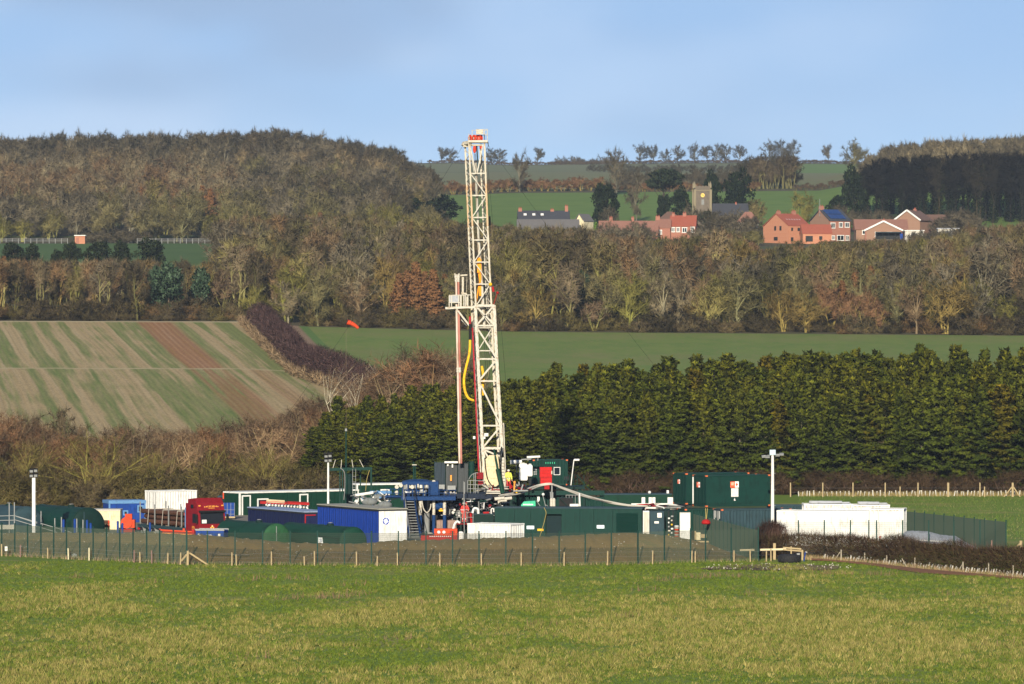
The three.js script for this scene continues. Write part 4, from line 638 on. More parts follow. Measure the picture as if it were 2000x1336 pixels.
// steel container: local x 0..L along the side, z 0..-W; ribbed sides, doors on the end x = 0
function container(name, label, { at, turn }, { L, W = 2.44, H = 2.6, m, frame = m, cast = frame, group, smooth = false, doors = true, doorBar = M.steel, category = 'container' }) {
  const t = thing(name, label, category, at, turn, group), e = 0.12;
  part(t, 'frame', [bx(0, 0, -e, L, 0.16, e), bx(0, 0, -W, L, 0.16, e), bx(0, H - 0.1, -e, L, 0.1, e), bx(0, H - 0.1, -W, L, 0.1, e), ...[0, L - e].flatMap((x) => [bx(x, 0.16, -e, e, H - 0.26, e), bx(x, 0.16, -W, e, H - 0.26, e), bx(x, 0, -W + e, e, 0.16, W - 2 * e), bx(x, H - 0.1, -W + e, e, 0.1, W - 2 * e)])], frame);
  const side = (smooth ? new THREE.PlaneGeometry(L - 2 * e, H - 0.26).translate((L - 2 * e) / 2, (H - 0.26) / 2, 0) : ribbed(L - 2 * e, H - 0.26));
  part(t, 'side_panel', side.clone().translate(e, 0.16, -0.03), m); part(t, 'side_panel', turned(side.clone(), Math.PI, L - e, 0.16, -W + 0.03), m);
  const end = ribbed(W - 2 * e, H - 0.26);
  part(t, 'end_panel', turned(end.clone(), Math.PI / 2, L - 0.03, 0.16, -e), m);
  if (doors) for (const k of [0, 1]) {
    const w = (W - 2 * e) / 2 - 0.01, z1 = -e - k * (w + 0.02), dr = part(t, 'door', [bx(0.02, 0.17, z1 - w, 0.05, H - 0.29, w), ...[0.35, 1.1, 1.85].map((y) => bx(0.005, y, z1 - w + 0.05, 0.014, 0.34, w - 0.1))], m);
    for (const f of [0.3, 0.72]) part(dr, 'lock_rod', rod([-0.02, 0.2, z1 - w * f], [-0.02, H - 0.15, z1 - w * f], 0.025, 0.025, 5), doorBar);
  } else part(t, 'end_panel', turned(end.clone(), -Math.PI / 2, 0.03, 0.16, -W + e), m);
  part(t, 'roof', bx(e, H - 0.06, -W + e, L - 2 * e, 0.04, W - 2 * e), m);
  for (const x of [-0.012, L - 0.168]) for (const y of [-0.012, H - 0.11]) for (const z of [-0.168, -W - 0.012]) part(t, 'corner_casting', bx(x, y, z, 0.18, 0.122, 0.18), cast);
  return t;
}
// flat print: lettering drawn on a canvas
function printTexture(w, h, draw) { const c = document.createElement('canvas'); c.width = w; c.height = h; const g = c.getContext('2d'); draw(g, w, h); const t = new THREE.CanvasTexture(c); t.colorSpace = THREE.SRGBColorSpace; return t; }
const printMat = (t, rough = 0.6) => new THREE.MeshStandardMaterial({ map: t, roughness: rough, side: THREE.DoubleSide });
const signBoard = (parent, name, x, y, z, w, h, m, ry = 0) => part(parent, name, new THREE.BoxGeometry(w, h, 0.03).rotateY(ry).translate(x, y, z), m);

// --- left: tanks. A tank lies along local x from 0 (right, domed end towards the camera) to -L
function lyingTank(name, label, px, d, deg, r, L, m, group, endMat = m, extra) {
  const t = thing(name, label, 'tank', [X(px, d), PAD - 0.25 + r, -d], deg * Math.PI / 180, group);
  part(t, 'shell', new THREE.CylinderGeometry(r, r, L, 40, 1, true).rotateZ(Math.PI / 2).translate(-L / 2, 0, 0), m);
  const cap = (x, s) => { const p = []; for (let i = 0; i <= 8; i++) { const a = i / 8 * Math.PI / 2; p.push(new THREE.Vector2(Math.max(0.001, r * Math.cos(a)), 0.22 * r * Math.sin(a))); } return new THREE.LatheGeometry(p, 40).rotateZ(-s * Math.PI / 2).translate(x, 0, 0); };
  part(t, 'end_cap', cap(0, 1), endMat); part(t, 'end_cap', cap(-L, -1), m);
  for (const x of [-0.06, -L * 0.5, -L + 0.06]) part(t, 'band', new THREE.TorusGeometry(r, 0.025, 5, 40).rotateY(Math.PI / 2).translate(x, 0, 0), m);
  const hatch = part(t, 'hatch', new THREE.CylinderGeometry(0.28, 0.3, 0.16, 14).translate(-L * 0.36, r + 0.05, 0), M.greenDark); part(hatch, 'wheel', new THREE.TorusGeometry(0.16, 0.025, 5, 12).rotateX(Math.PI / 2).translate(-L * 0.36, r + 0.2, 0), M.steel);
  part(t, 'cradle', [bx(-L * 0.2, -r - 0.05, -r * 0.8, 0.25, 0.5, r * 1.6), bx(-L * 0.85, -r - 0.05, -r * 0.8, 0.25, 0.5, r * 1.6)], M.greenDark);
  if (extra) extra(t); return t;
}
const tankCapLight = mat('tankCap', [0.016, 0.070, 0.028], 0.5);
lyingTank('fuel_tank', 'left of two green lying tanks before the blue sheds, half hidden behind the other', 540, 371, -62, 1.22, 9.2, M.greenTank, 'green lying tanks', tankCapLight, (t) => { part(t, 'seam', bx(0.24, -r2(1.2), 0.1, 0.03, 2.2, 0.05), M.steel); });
function r2(x) { return x; }
lyingTank('fuel_tank', 'right of two green lying tanks before the blue sheds, with a white sign', 690, 365, -61, 1.2, 11.2, M.greenTank, 'green lying tanks', M.greenTank, (t) => {
  part(t, 'sign', new THREE.BoxGeometry(0.8, 0.55, 0.03).rotateX(0.12).translate(-3.4, 0.0, 1.22), printMat(printTexture(128, 88, (g, w, h) => { g.fillStyle = '#f2f2ee'; g.fillRect(0, 0, w, h); g.fillStyle = '#33588f'; for (const [x, y, l] of [[60, 22, 50], [66, 36, 44], [62, 50, 48]]) g.fillRect(x, y, l, 6); })));
  part(t, 'pipe', rod([-0.5, 0.3, 1.19], [-8.5, 0.5, 1.12], 0.03), M.greenDark);
});
lyingTank('settling_tank', 'large dark green lying tank with a rounded end behind the left lamp mast', 172, 388, -60, 1.55, 9.5, M.green, undefined, M.greenDark, (t) => { part(t, 'sign', new THREE.BoxGeometry(0.42, 0.4, 0.03).rotateX(-0.6).translate(-7.4, 0.9, 1.2), M.white); part(t, 'stiffener', rod([0.3, -1.2, 0.5], [0.3, 1.2, 0.5], 0.05), M.slate); });
lyingTank('settling_tank', 'lying tank with sheen painted in as grey-blue, cut by the left edge of the picture', 52, 391, -58, 1.55, 9.5, M.slate, undefined);  // same green tank type; grey-blue colour stands in for its sheen

// scaffold walkway with handrails at the far left
{
  const t = thing('scaffold_walkway', 'grey tube handrail with a ramp going down to the right at the far left', 'handrail', [X(24, 378), PAD, -378]), S = 378 / F, q = (px, py, dz = 0) => [(px - 24) * S, Y(py, 378) - PAD, dz];
  for (const [px, y0] of [[18, 982], [28, 981], [80, 998], [107, 1012], [120, 1010], [150, 1013], [162, 1015]]) part(t, 'post', rod(q(px, 1062), q(px, y0), 0.05), px > 140 ? M.steel : M.steel);
  for (const [a, b] of [[[-40, 1009], [28, 1007]], [[-40, 1017], [28, 1016]], [[28, 1007], [140, 1040]], [[28, 1015], [112, 1040]], [[30, 1008], [84, 1026]]]) part(t, 'rail', rod(q(...a), q(...b), 0.035), M.steel);
  part(t, 'deck', beam(q(-40, 1030, 0.2), q(31, 1029, 0.2), 0.36, 0.3), M.ropeWhite);
  for (const [px, y0, y1] of [[124, 1016, 1040], [146, 1015, 1041], [170, 1017, 1041], [177, 1023, 1041]]) { const o = thing('bollard_post', `blue marker post, ${px < 135 ? 'first' : px < 160 ? 'second' : px < 174 ? 'third' : 'fourth'} from the left before the large green tank`, 'post', [X(px, 374), PAD, -374]); part(o, 'shaft', rod([0, 0, 0], [0, Y(y0, 374) - PAD, 0], 0.10, 0.10, 8), M.blue); part(o, 'cap', new THREE.CylinderGeometry(0.06, 0.105, 0.06, 8).translate(0, Y(y0, 374) - PAD + 0.03, 0), M.blue); }
}
for (const [px, py, d, l] of [[230, 1019, 374, 'blue post left of the pipe trailer, the taller'], [239, 1023, 374, 'short blue post nearest the pipe trailer'], [293, 1022, 374, 'blue post in front of the trailer wheels']]) { const o = thing('bollard_post', l, 'post', [X(px, d), PAD, -d]), h = Y(py, d) - PAD; part(o, 'shaft', rod([0, 0, 0], [0, h, 0], 0.09, 0.09, 8), M.blue); part(o, 'cap', new THREE.CylinderGeometry(0.05, 0.095, 0.06, 8).translate(0, h + 0.03, 0), M.blue); }

// flat-panelled site cabin. local x 0..L, z 0..-W. openings: [kind, x, y, w, h]
function cabin(name, label, { at, turn }, { L, W = 2.6, H, m, trim = M.white, roof = M.white, open = [], endOpen = [], group, eave = 0.14, pitchX = 3.0 }) {
  const t = thing(name, label, 'site cabin', at, turn, group);
  const n = Math.max(1, Math.round(L / pitchX));
  for (let i = 0; i < n; i++) part(t, 'wall_panel', bx(i * L / n + 0.012, 0.1, -0.1, L / n - 0.024, H - 0.1 - eave, 0.1), m);
  part(t, 'wall', [bx(0.012, 0.1, -W, L - 0.024, H - 0.1 - eave, 0.1)], m); part(t, 'end_wall', bx(0, 0.1, -W + 0.1, 0.1, H - 0.1 - eave, W - 0.202), m); part(t, 'end_wall', bx(L - 0.1, 0.1, -W + 0.1, 0.1, H - 0.1 - eave, W - 0.202), m);
  part(t, 'base_frame', bx(-0.02, 0, -W - 0.02, L + 0.04, 0.1, W + 0.04), M.dark);
  part(t, 'corner_post', [bx(-0.03, 0.1, -0.12, 0.14, H - 0.1 - eave, 0.15), bx(L - 0.11, 0.1, -0.12, 0.14, H - 0.1 - eave, 0.15)], trim);
  part(t, 'roof', bx(-0.05, H - eave, -W - 0.05, L + 0.1, eave, W + 0.1), roof);
  for (const [k, x, y, w, h] of open) {
    const f = part(t, k, k === 'door' ? [bx(x, y, 0.003, w, h, 0.03)] : [bx(x, y, 0.003, w, h, 0.02)], k === 'door' ? m : k === 'window' ? M.glass : M.dark);
    const e = 0.13; part(f, 'frame', [bx(x - e, y - (k === 'door' ? 0 : e), 0.003, e, h + e + (k === 'door' ? 0 : e), 0.06), bx(x + w, y - (k === 'door' ? 0 : e), 0.003, e, h + e + (k === 'door' ? 0 : e), 0.06), bx(x, y + h, 0.003, w, e, 0.06), ...(k === 'door' ? [] : [bx(x, y - e, 0.003, w, e, 0.06)])], trim);
    if (k === 'door') { part(f, 'lamp', bx(x + w / 2 - 0.2, y + h + 0.28, 0.003, 0.4, 0.1, 0.1), M.white); part(f, 'handle', bx(x + w - 0.14, y + h * 0.48, 0.035, 0.08, 0.04, 0.05), M.steel); }
  }
  return t;
}
{ const f = front(180, 404, 234, 404); const c = cabin('store_cabin', 'cream flat-sided cabin behind the rounded end of the big green tank', f, { L: f.L, H: Y(995, 404) - PAD, m: M.cream, trim: M.cream, roof: M.ropeWhite }); }
{ const f = front(213, 420, 284, 421); cabin('blue_cabin', 'bright blue site cabin with a white-framed window left of the white container', f, { L: f.L, H: Y(977.5, 420) - PAD, m: M.blue, trim: M.paleBlue, roof: M.paleBlue, eave: 0.3, open: [['window', 2.75, 1.35, 0.34, 0.42], ['vent', 1.42, 1.1, 0.22, 0.22]] }); }
// pipe ends poking out behind the big tank
{ const t = thing('pipe_bundle', 'small bundle of rusty pipes lying behind the rounded end of the big green tank', 'pipes', [X(205, 393), PAD, -393], 0.3); for (let r = 0; r < 3; r++) for (let k = 0; k < 3; k++) { const p = part(t, 'pipe', rod([-2, 0.75 + r * 0.34, -k * 0.34], [0.25 + 0.1 * (k % 2), 0.75 + r * 0.34, -k * 0.34], 0.15, 0.15, 9), M.pipeRust); part(p, 'thread_cap', rod([0.24 + 0.1 * (k % 2), 0.75 + r * 0.34, -k * 0.34], [0.36 + 0.1 * (k % 2), 0.75 + r * 0.34, -k * 0.34], 0.165, 0.165, 9), k === 0 ? M.orange : M.ropeWhite); } part(t, 'bearer', [bx(-0.4, 0.3, -0.9, 0.15, 0.3, 1.1), bx(-1.8, 0.3, -0.9, 0.15, 0.3, 1.1), bx(-0.42, 0, -0.9, 0.2, 0.3, 0.2), bx(-0.42, 0, 0, 0.2, 0.3, 0.2)], M.white); }
// white container behind the truck: long side goes back to the right, door end to the left
{ const d = 430, b = 48 * Math.PI / 180; const t = container('shipping_container', 'white container with its doors facing left, standing behind the pipe trailer', { at: [X(309, d), PAD, -d], turn: Math.PI / 180 * 37 }, { L: 4.3, W: 2.3, H: Y(959, d) - PAD, m: M.white, frame: M.white, cast: M.white, doorBar: M.grey }); }

// --- the articulated lorry with a load of pipes
{
  const d = 383, turn = 28 * Math.PI / 180, t = thing('articulated_lorry', 'dark red lorry with yellow lettering above the windscreen and a flatbed load of rusty pipes', 'lorry', [X(388, d), PAD, -d], turn);
  // local: +z points to the front of the cab, x across; origin at the left front corner of the cab
  const W = 2.45, Hc = 3.75, Lc = 2.2, cab = [];
  const prof = new THREE.Shape([[0, 0.75], [0.02, 1.65], [-0.18, 2.65], [-0.42, 3.35], [-0.85, Hc], [-Lc, Hc - 0.12], [-Lc, 0.75]].map((p) => new THREE.Vector2(...p)));
  const cg = new THREE.ExtrudeGeometry(prof, { depth: W - 0.1, bevelEnabled: true, bevelThickness: 0.05, bevelSize: 0.05, bevelSegments: 2 }).rotateY(-Math.PI / 2).translate(W - 0.05, 0, 0);
  part(t, 'cab', cg, M.maroon);
  const onScreen = (y) => 0.02 - (y - 1.65) / (2.65 - 1.65) * 0.20 + 0.055;
  const ws = part(t, 'windscreen', new THREE.PlaneGeometry(W - 0.34, 0.96).rotateX(-0.2).translate(W / 2, 2.14, onScreen(2.14) + 0.02), M.vehicleGlass);
  for (const x of [0.8, 1.5]) part(ws, 'wiper', rod([x, 1.72, onScreen(1.72) + 0.05], [x + 0.55, 1.86, onScreen(1.86) + 0.05], 0.015), M.black);
  part(ws, 'visor', bx(0.06, 2.62, -0.25, W - 0.12, 0.16, 0.42), M.black);
  part(t, 'side_window', bx(-0.058, 1.75, -1.15, 0.02, 0.75, 0.62), M.vehicleGlass); part(t, 'side_window', bx(-0.058, 2.95, -1.5, 0.02, 0.3, 0.5), M.glass);
  part(t, 'grille', [bx(0.35, 0.95, 0.05, W - 0.7, 0.10, 0.03), bx(0.35, 1.1, 0.052, W - 0.7, 0.08, 0.03)], M.black);
  part(ws, 'painted_sun_glint', bx(0.25, 1.72, onScreen(1.8) + 0.06, 0.42, 0.3, 0.02), M.white); part(t, 'number_plate', bx(W / 2 - 0.3, 0.88, 0.10, 0.5, 0.11, 0.02), M.white); part(t, 'badge', new THREE.TorusGeometry(0.15, 0.03, 6, 16).translate(W / 2 - 0.05, 1.02, 0.11), M.steel);  // white plate on the windscreen paints in a sun glint
  part(t, 'bumper', bx(0.0, 0.42, -0.3, W, 0.36, 0.42), M.maroon);
  for (const x of [0.25, W - 0.25]) part(t, 'headlight', new THREE.BoxGeometry(0.4, 0.2, 0.05).translate(x, 0.66, 0.14), M.white);
  for (const x of [0.18, W - 0.18]) part(t, 'marker_lamp', bx(x - 0.08, 3.12, -0.30, 0.16, 0.1, 0.1), M.amber);
  for (const [x, s] of [[-0.3, -1], [W + 0.1, 1]]) part(t, 'mirror', [bx(x, 1.75, -0.1, 0.2, 0.7, 0.12), rod([x + 0.1, 2.4, -0.05], [x - s * 0.2, 2.5, -0.2], 0.025)], M.black);
  const letter = printTexture(512, 128, (g, w, h) => { g.fillStyle = '#6d0710'; g.fillRect(0, 0, w, h); g.fillStyle = '#f2b23c'; const R = rng(17); for (let k = 0; k < 10; k++) { const x = 30 + k * 45 + (k ? 12 : 0), y = 26 + 18 * Math.pow((k - 5) / 5, 2); g.fillRect(x, y, 9, 40); g.fillRect(x, y + (R() < 0.5 ? 0 : 16), 26, 9); if (R() < 0.6) g.fillRect(x + 20, y, 8, 38); } for (let k = 0; k < 6; k++) g.fillRect(160 + k * 32, 92, 20, 18); });
  part(t, 'name_board', new THREE.PlaneGeometry(1.5, 0.36).rotateX(-0.33).translate(W / 2 + 0.05, 3.07, -0.225), printMat(letter, 0.4));
  const mark = printTexture(128, 96, (g, w, h) => { g.fillStyle = '#6d0710'; g.fillRect(0, 0, w, h); g.fillStyle = '#f0a63c'; g.beginPath(); g.moveTo(64, 8); g.lineTo(88, 34); g.lineTo(64, 50); g.lineTo(40, 34); g.fill(); g.fillRect(24, 48, 32, 34); g.fillRect(72, 48, 32, 34); g.fillStyle = '#fff3d0'; g.fillRect(56, 20, 16, 16); });
  part(t, 'emblem', new THREE.PlaneGeometry(0.55, 0.4).translate(W / 2 - 0.02, 1.40, 0.078), printMat(mark, 0.4));
  part(t, 'side_lettering', [bx(-0.062, 1.15, -1.25, 0.008, 0.07, 0.6), bx(-0.062, 1.28, -1.25, 0.008, 0.07, 0.6), bx(-0.062, 1.41, -1.25, 0.008, 0.05, 0.5), bx(-0.062, 1.7, -0.45, 0.008, 0.18, 0.2)], M.amber);
  for (const x of [0, W - 0.02]) part(t, 'wind_deflector', bx(x, 0.75, -Lc - 0.45, 0.03, 2.6, 0.40), M.maroon);
  // chassis, wheels, trailer
  part(t, 'chassis', [bx(0.7, 0.55, -5.2, 0.2, 0.28, 4.8), bx(W - 0.9, 0.55, -5.2, 0.2, 0.28, 4.8)], M.dark);
  const wheel = (x, z) => { const w = part(t, 'wheel', new THREE.TorusGeometry(0.36, 0.16, 8, 20).rotateY(Math.PI / 2).translate(x, 0.5, z), M.rubber); part(w, 'rim', new THREE.CylinderGeometry(0.28, 0.24, 0.22, 14).rotateZ(Math.PI / 2).translate(x, 0.5, z), M.steel); };
  for (const x of [0.2, W - 0.2]) for (const z of [-0.9, -4.3, -9.6, -10.85, -12.1]) wheel(x, z);
  const bed = part(t, 'flatbed', [bx(0, 1.12, -12.8, W, 0.14, 10.0), bx(0.02, 0.98, -12.8, 0.12, 0.14, 10.0), bx(W - 0.14, 0.98, -12.8, 0.12, 0.14, 10.0)], M.slate);
  part(t, 'headboard', [bx(0, 1.26, -2.85, W, 1.25, 0.08), bx(0, 2.5, -2.85, 0.12, 0.45, 0.08)], M.paleBlue);
  for (const z of [-3.6, -6.3, -9.2, -12.3]) for (const x of [-0.02, W - 0.06]) part(t, 'stake', bx(x, 1.26, z, 0.08, z === -12.3 ? 1.9 : 1.75, 0.09), M.grey);
  part(t, 'rear_lamp', [bx(0.05, 0.75, -12.88, 0.45, 0.2, 0.08), bx(W - 0.5, 0.75, -12.88, 0.45, 0.2, 0.08)], M.red);
  part(t, 'mudguard', [9.6, 10.85, 12.1].map((z) => new THREE.CylinderGeometry(0.62, 0.62, 0.4, 14, 1, true, -Math.PI / 2, Math.PI).rotateZ(Math.PI / 2).rotateX(0).translate(0.2, 0.5, -z)), M.grey);
  // the load
  const p0 = thing('pipe_load', 'stack of thick rusty brown pipes strapped on the lorry flatbed', 'pipes', [X(388, d), PAD, -d], turn);
  for (let r = 0; r < 3; r++) for (let k = 0; k < 5 - (r % 2); k++) { const x = 0.32 + (r % 2) * 0.23 + k * 0.45, y = 1.52 + r * 0.42, z1 = -3.0 - 0.12 * ((k + r) % 3), z0 = -12.4 + 0.2 * ((k * 3 + r) % 2); const pp = part(p0, 'pipe', rod([x, y, z0], [x, y, z1], 0.205, 0.205, 14), M.pipeRust); part(pp, 'thread_protector', rod([x, y, z1], [x, y, z1 + 0.12], 0.215, 0.215, 14), M.orange); }
  for (const z of [-4.6, -7.6, -10.6]) part(p0, 'strap', [beam([-0.02, 1.25, z], [0.1, 2.6, z], 0.02, 0.06), beam([W + 0.02, 1.25, z], [W - 0.1, 2.6, z], 0.02, 0.06), beam([0.1, 2.6, z], [W - 0.1, 2.6, z], 0.06, 0.02)], M.ropeWhite);
  part(p0, 'bearer', [-4, -7, -11].flatMap((z) => [bx(0.05, 1.262, z, W - 0.1, 0.05, 0.1)]), M.woodDark);
}
// orange machine behind the trailer tail
{ const t = thing('skid_loader', 'orange-red machine just behind the tail of the pipe trailer', 'machine', [X(247, 399), PAD, -399]); part(t, 'body', [bx(-0.4, 0.7, -1.2, 1.1, 0.7, 1.2), bx(-0.15, 1.4, -0.9, 0.6, 0.5, 0.7)], M.orange); part(t, 'counterweight', new THREE.CylinderGeometry(0.5, 0.5, 0.7, 14, 1).rotateX(Math.PI / 2).translate(0.0, 1.15, -0.2), M.orange); part(t, 'bucket', bx(-0.6, 0.15, -0.5, 1.3, 0.45, 0.6), M.red); for (const x of [-0.3, 0.6]) part(t, 'wheel', new THREE.CylinderGeometry(0.38, 0.38, 0.25, 14).rotateZ(Math.PI / 2).translate(x, 0.38, -0.9), M.rubber); }
// spreader beam and skip in front of the lorry
{ const d = 369, t = thing('spreader_beam', 'long orange-red lifting beam lying on the bank in front of the lorry', 'beam', [X(346, d), Y(1046, d), -d], -0.03); part(t, 'upper_flange', beam([-1.45, 0.45, 0], [1.35, 0.30, 0], 0.10, 0.2), M.orange); part(t, 'lower_flange', beam([-1.4, 0.18, 0], [1.35, 0.05, 0], 0.10, 0.22), M.amber); part(t, 'web', beam([-1.2, 0.30, -0.03], [1.3, 0.17, -0.03], 0.20, 0.03), M.red); part(t, 'end_plate', bx(1.2, 0, -0.2, 0.2, 0.5, 0.4), M.red); part(t, 'lug', [bx(0.45, 0.35, -0.05, 0.16, 0.22, 0.1), bx(-1.45, 0.4, -0.05, 0.14, 0.14, 0.1)], M.orange); part(t, 'stand', [bx(-1.3, -0.9, -0.1, 0.15, 1.0, 0.15), bx(1.1, -0.9, -0.1, 0.15, 0.95, 0.15)], M.dark); }
{ const f = front(382, 369.4, 437, 369), t = thing('waste_skip', 'blue skip with a white label and a grey rim below the lorry cab', 'skip', f.at, f.turn), h = Y(1035, 369.4) - PAD; part(t, 'body', [bx(0, 0, -1.5, f.L, h, 1.5)], M.blue); part(t, 'rim', [bx(-0.05, h - 0.06, -1.55, f.L + 0.1, 0.14, 0.12), bx(-0.05, h - 0.06, -0.06, f.L + 0.1, 0.14, 0.12)], M.steel); part(t, 'label', bx(0.85, h - 0.72, 0.004, 0.5, 0.34, 0.02), M.white); part(t, 'lug', [bx(1.85, h - 0.9, 0.004, 0.2, 0.6, 0.06), bx(0.2, h - 0.9, 0.004, 0.12, 0.6, 0.06)], M.white); }

// --- long green offices at the back
{ const a = front(468, 438, 700, 446); const t = cabin('site_office', 'long dark green office cabin with white trim and two white-framed doors behind the navy shed', a, { L: a.L, H: Y(961, 438) - PAD, W: 2.8, m: M.greenOffice, open: [['door', 0.35, 0.1, 0.75, 2.0], ['door', 6.9, 0.1, 0.75, 2.0], ['window', 2.1, 1.0, 1.0, 0.75]] }); }
{ const a = front(697, 452, 840, 455); cabin('site_office', 'dark green cabin with a white vertical trim and a white-framed window behind the blue platform', a, { L: a.L, H: Y(945, 452) - PAD, W: 2.6, m: M.greenOffice, open: [['window', 2.6, 1.75, 0.7, 0.45]], pitchX: 2.0 }); }
{ const a = front(426, 442, 452, 442); const t = cabin('generator_cabin', 'small dark green cabin with an orange beacon behind the lorry cab', a, { L: a.L, H: Y(969, 442) - PAD, m: M.greenDark, trim: M.slate, roof: M.slate, eave: 0.1 }); const b = part(t, 'beacon', [bx(0.45, 1.75, 0.0, 0.7, 0.62, 0.12)], M.orange); part(b, 'lens', new THREE.SphereGeometry(0.26, 12, 8).scale(1, 1, 0.5).translate(0.82, 2.05, 0.13), M.amber); }
{ const t = thing('bulk_container', 'blue plastic drum cube right of the lorry cab', 'tank', [X(437, 428), PAD, -428]); part(t, 'body', bx(0, 0.6, -1, 1.0, 1.25, 1), M.blue); part(t, 'cage', [0, 0.33, 0.66, 1].flatMap((k) => [bx(k - 0.02, 0.6, 0.003, 0.03, 1.25, 0.03)]).concat([bx(0, 1.2, 0.034, 1, 0.03, 0.03), bx(0, 0.8, 0.034, 1.0, 0.03, 0.03)]), M.steel); part(t, 'pallet', bx(-0.05, 0.45, -1.05, 1.1, 0.15, 1.1), M.wood); part(t, 'stand', [bx(0, 0, -0.9, 0.1, 0.45, 0.1), bx(0.9, 0, -0.9, 0.1, 0.45, 0.1), bx(0, 0, -0.1, 0.1, 0.45, 0.1), bx(0.9, 0, -0.1, 0.1, 0.45, 0.1)], M.dark); }

// --- the two curtain-sided sheds. near corner at (px, d); the long side runs back to the left, the end faces right
function shed(name, label, px, d, L, W, H, deg, side, end, roof, extra) {
  const t = thing(name, label, 'shed', [X(px, d), PAD, -d], deg * Math.PI / 180);       // local x: along the end to the right-back; local -z: back along the side
  const n = Math.round(L / 1.25);
  for (let i = 0; i < n; i++) part(t, 'side_panel', turned(ribbed(L / n - 0.03, H - 0.2, 0.42, 0.02), -Math.PI / 2, 0, 0.1, -L + i * L / n + 0.015).translate(0, 0, 0), side);
  part(t, 'end_wall', bx(0.02, 0.1, -0.06, W - 0.04, H - 0.2, 0.06), end); part(t, 'far_side', bx(W - 0.05, 0.1, -L, 0.05, H - 0.2, L - 0.07), side); part(t, 'far_end', bx(0.02, 0.1, -L, W - 0.08, H - 0.2, 0.05), end);
  part(t, 'roof', [bx(-0.06, H - 0.08, -L - 0.05, W + 0.12, 0.08, L + 0.12)], roof);
  part(t, 'top_rail', [bx(-0.05, H - 0.22, -L, 0.05, 0.14, L), bx(0, H - 0.2, -0.02, W, 0.12, 0.06)], M.dark);
  part(t, 'base', bx(-0.02, 0, -L, W + 0.02, 0.1, L), M.grey);
  if (extra) extra(t, H, W, L); return t;
}
const emblem = printTexture(256, 256, (g, w, h) => { g.fillStyle = '#f4f4f2'; g.fillRect(0, 0, w, h); g.strokeStyle = '#0b3391'; g.lineWidth = 46; g.beginPath(); g.arc(128, 128, 98, 0, 7); g.stroke(); g.strokeStyle = '#f4f4f2'; g.lineWidth = 9; for (let k = 0; k < 4; k++) { g.save(); g.translate(128, 128); g.rotate(k * Math.PI / 2 + 0.2); g.beginPath(); g.arc(116, 0, 20, 1.8, 4.4); g.stroke(); g.restore(); } g.fillStyle = '#2450a8'; g.font = 'italic bold 108px serif'; g.textAlign = 'center'; g.fillText('GE', 126, 168); });
shed('curtain_shed', 'bright blue curtain-sided shed with a white end bearing a round blue emblem', 740, 373, 12.4, 2.5, Y(993.5, 373) - PAD, 26, M.curtain, M.white, M.roofFelt, (t, H, W) => {
  part(t, 'emblem', new THREE.CircleGeometry(0.31, 32).translate(0.62, H * 0.69, 0.005), printMat(emblem));
  part(t, 'panel_line', [0.5, 1.0, 1.5, 2.0].map((x) => bx(x, 0.55, 0.001, 0.012, H - 0.85, 0.006)), M.ropeWhite);
});
shed('curtain_shed', 'navy blue curtain-sided shed with a pale blue roof and red-framed end', 594, 387, 12.2, 2.5, Y(999, 387) - PAD, 26, M.navy, M.navy, M.roofBlue, (t, H, W) => {
  part(t, 'end_frame', [bx(0.05, 0.1, 0.003, 0.09, H - 0.35, 0.05), bx(0.14, H - 0.36, 0.003, 0.9, 0.09, 0.05)], M.red);
});
// red roof beams stored behind the navy shed
for (const [a, b, l, m] of [[[508, 981], [560, 983], 'dark red beam on the stores behind the navy shed, the left one', M.red], [[561, 982], [604, 984], 'dark red beam on the stores behind the navy shed, the right one', M.red], [[520, 978], [556, 980], 'pale beam lying above the red ones behind the navy shed', M.cream]]) { const d = 402, o = thing('steel_beam', l, 'beam', [X(a[0], d), Y(a[1], d), -d]), len = X(b[0], d) - X(a[0], d), dy = Y(b[1], d) - Y(a[1], d); part(o, 'beam', [beam([0, 0.1, 0], [len, dy + 0.1, 0], 0.05, 0.22), beam([0, -0.1, 0], [len, dy - 0.1, 0], 0.05, 0.22), beam([0, 0, 0], [len, dy, 0], 0.2, 0.04)], m); part(o, 'stand', [bx(0.2, PAD - Y(a[1], d), -0.1, 0.1, Y(a[1], d) - PAD - 0.1, 0.1), bx(len - 0.3, PAD - Y(a[1], d), -0.1, 0.1, Y(a[1], d) - PAD - 0.12 + dy, 0.1)], M.dark); }
{ const d = 398, o = thing('pipe_rack', 'row of white-ended pipes between the navy shed and the red beams', 'pipes', [X(520, d), PAD, -d]); for (let i = 0; i < 14; i++) part(o, 'pipe', rod([i * 0.27, Y(986 + i * 0.4, d) - PAD, 0], [i * 0.27, Y(986 + i * 0.4, d) - PAD, -1.6], 0.09, 0.09, 8), i % 2 ? M.white : M.ropeWhite); part(o, 'frame', [bx(-0.2, 2.0, -1.2, 4.1, 0.12, 0.12), bx(-0.2, 2.0, -0.4, 4.1, 0.12, 0.12), bx(-0.2, 0, -0.8, 0.12, 2.1, 0.12), bx(3.8, 0, -0.8, 0.12, 2.1, 0.12)], M.dark); }

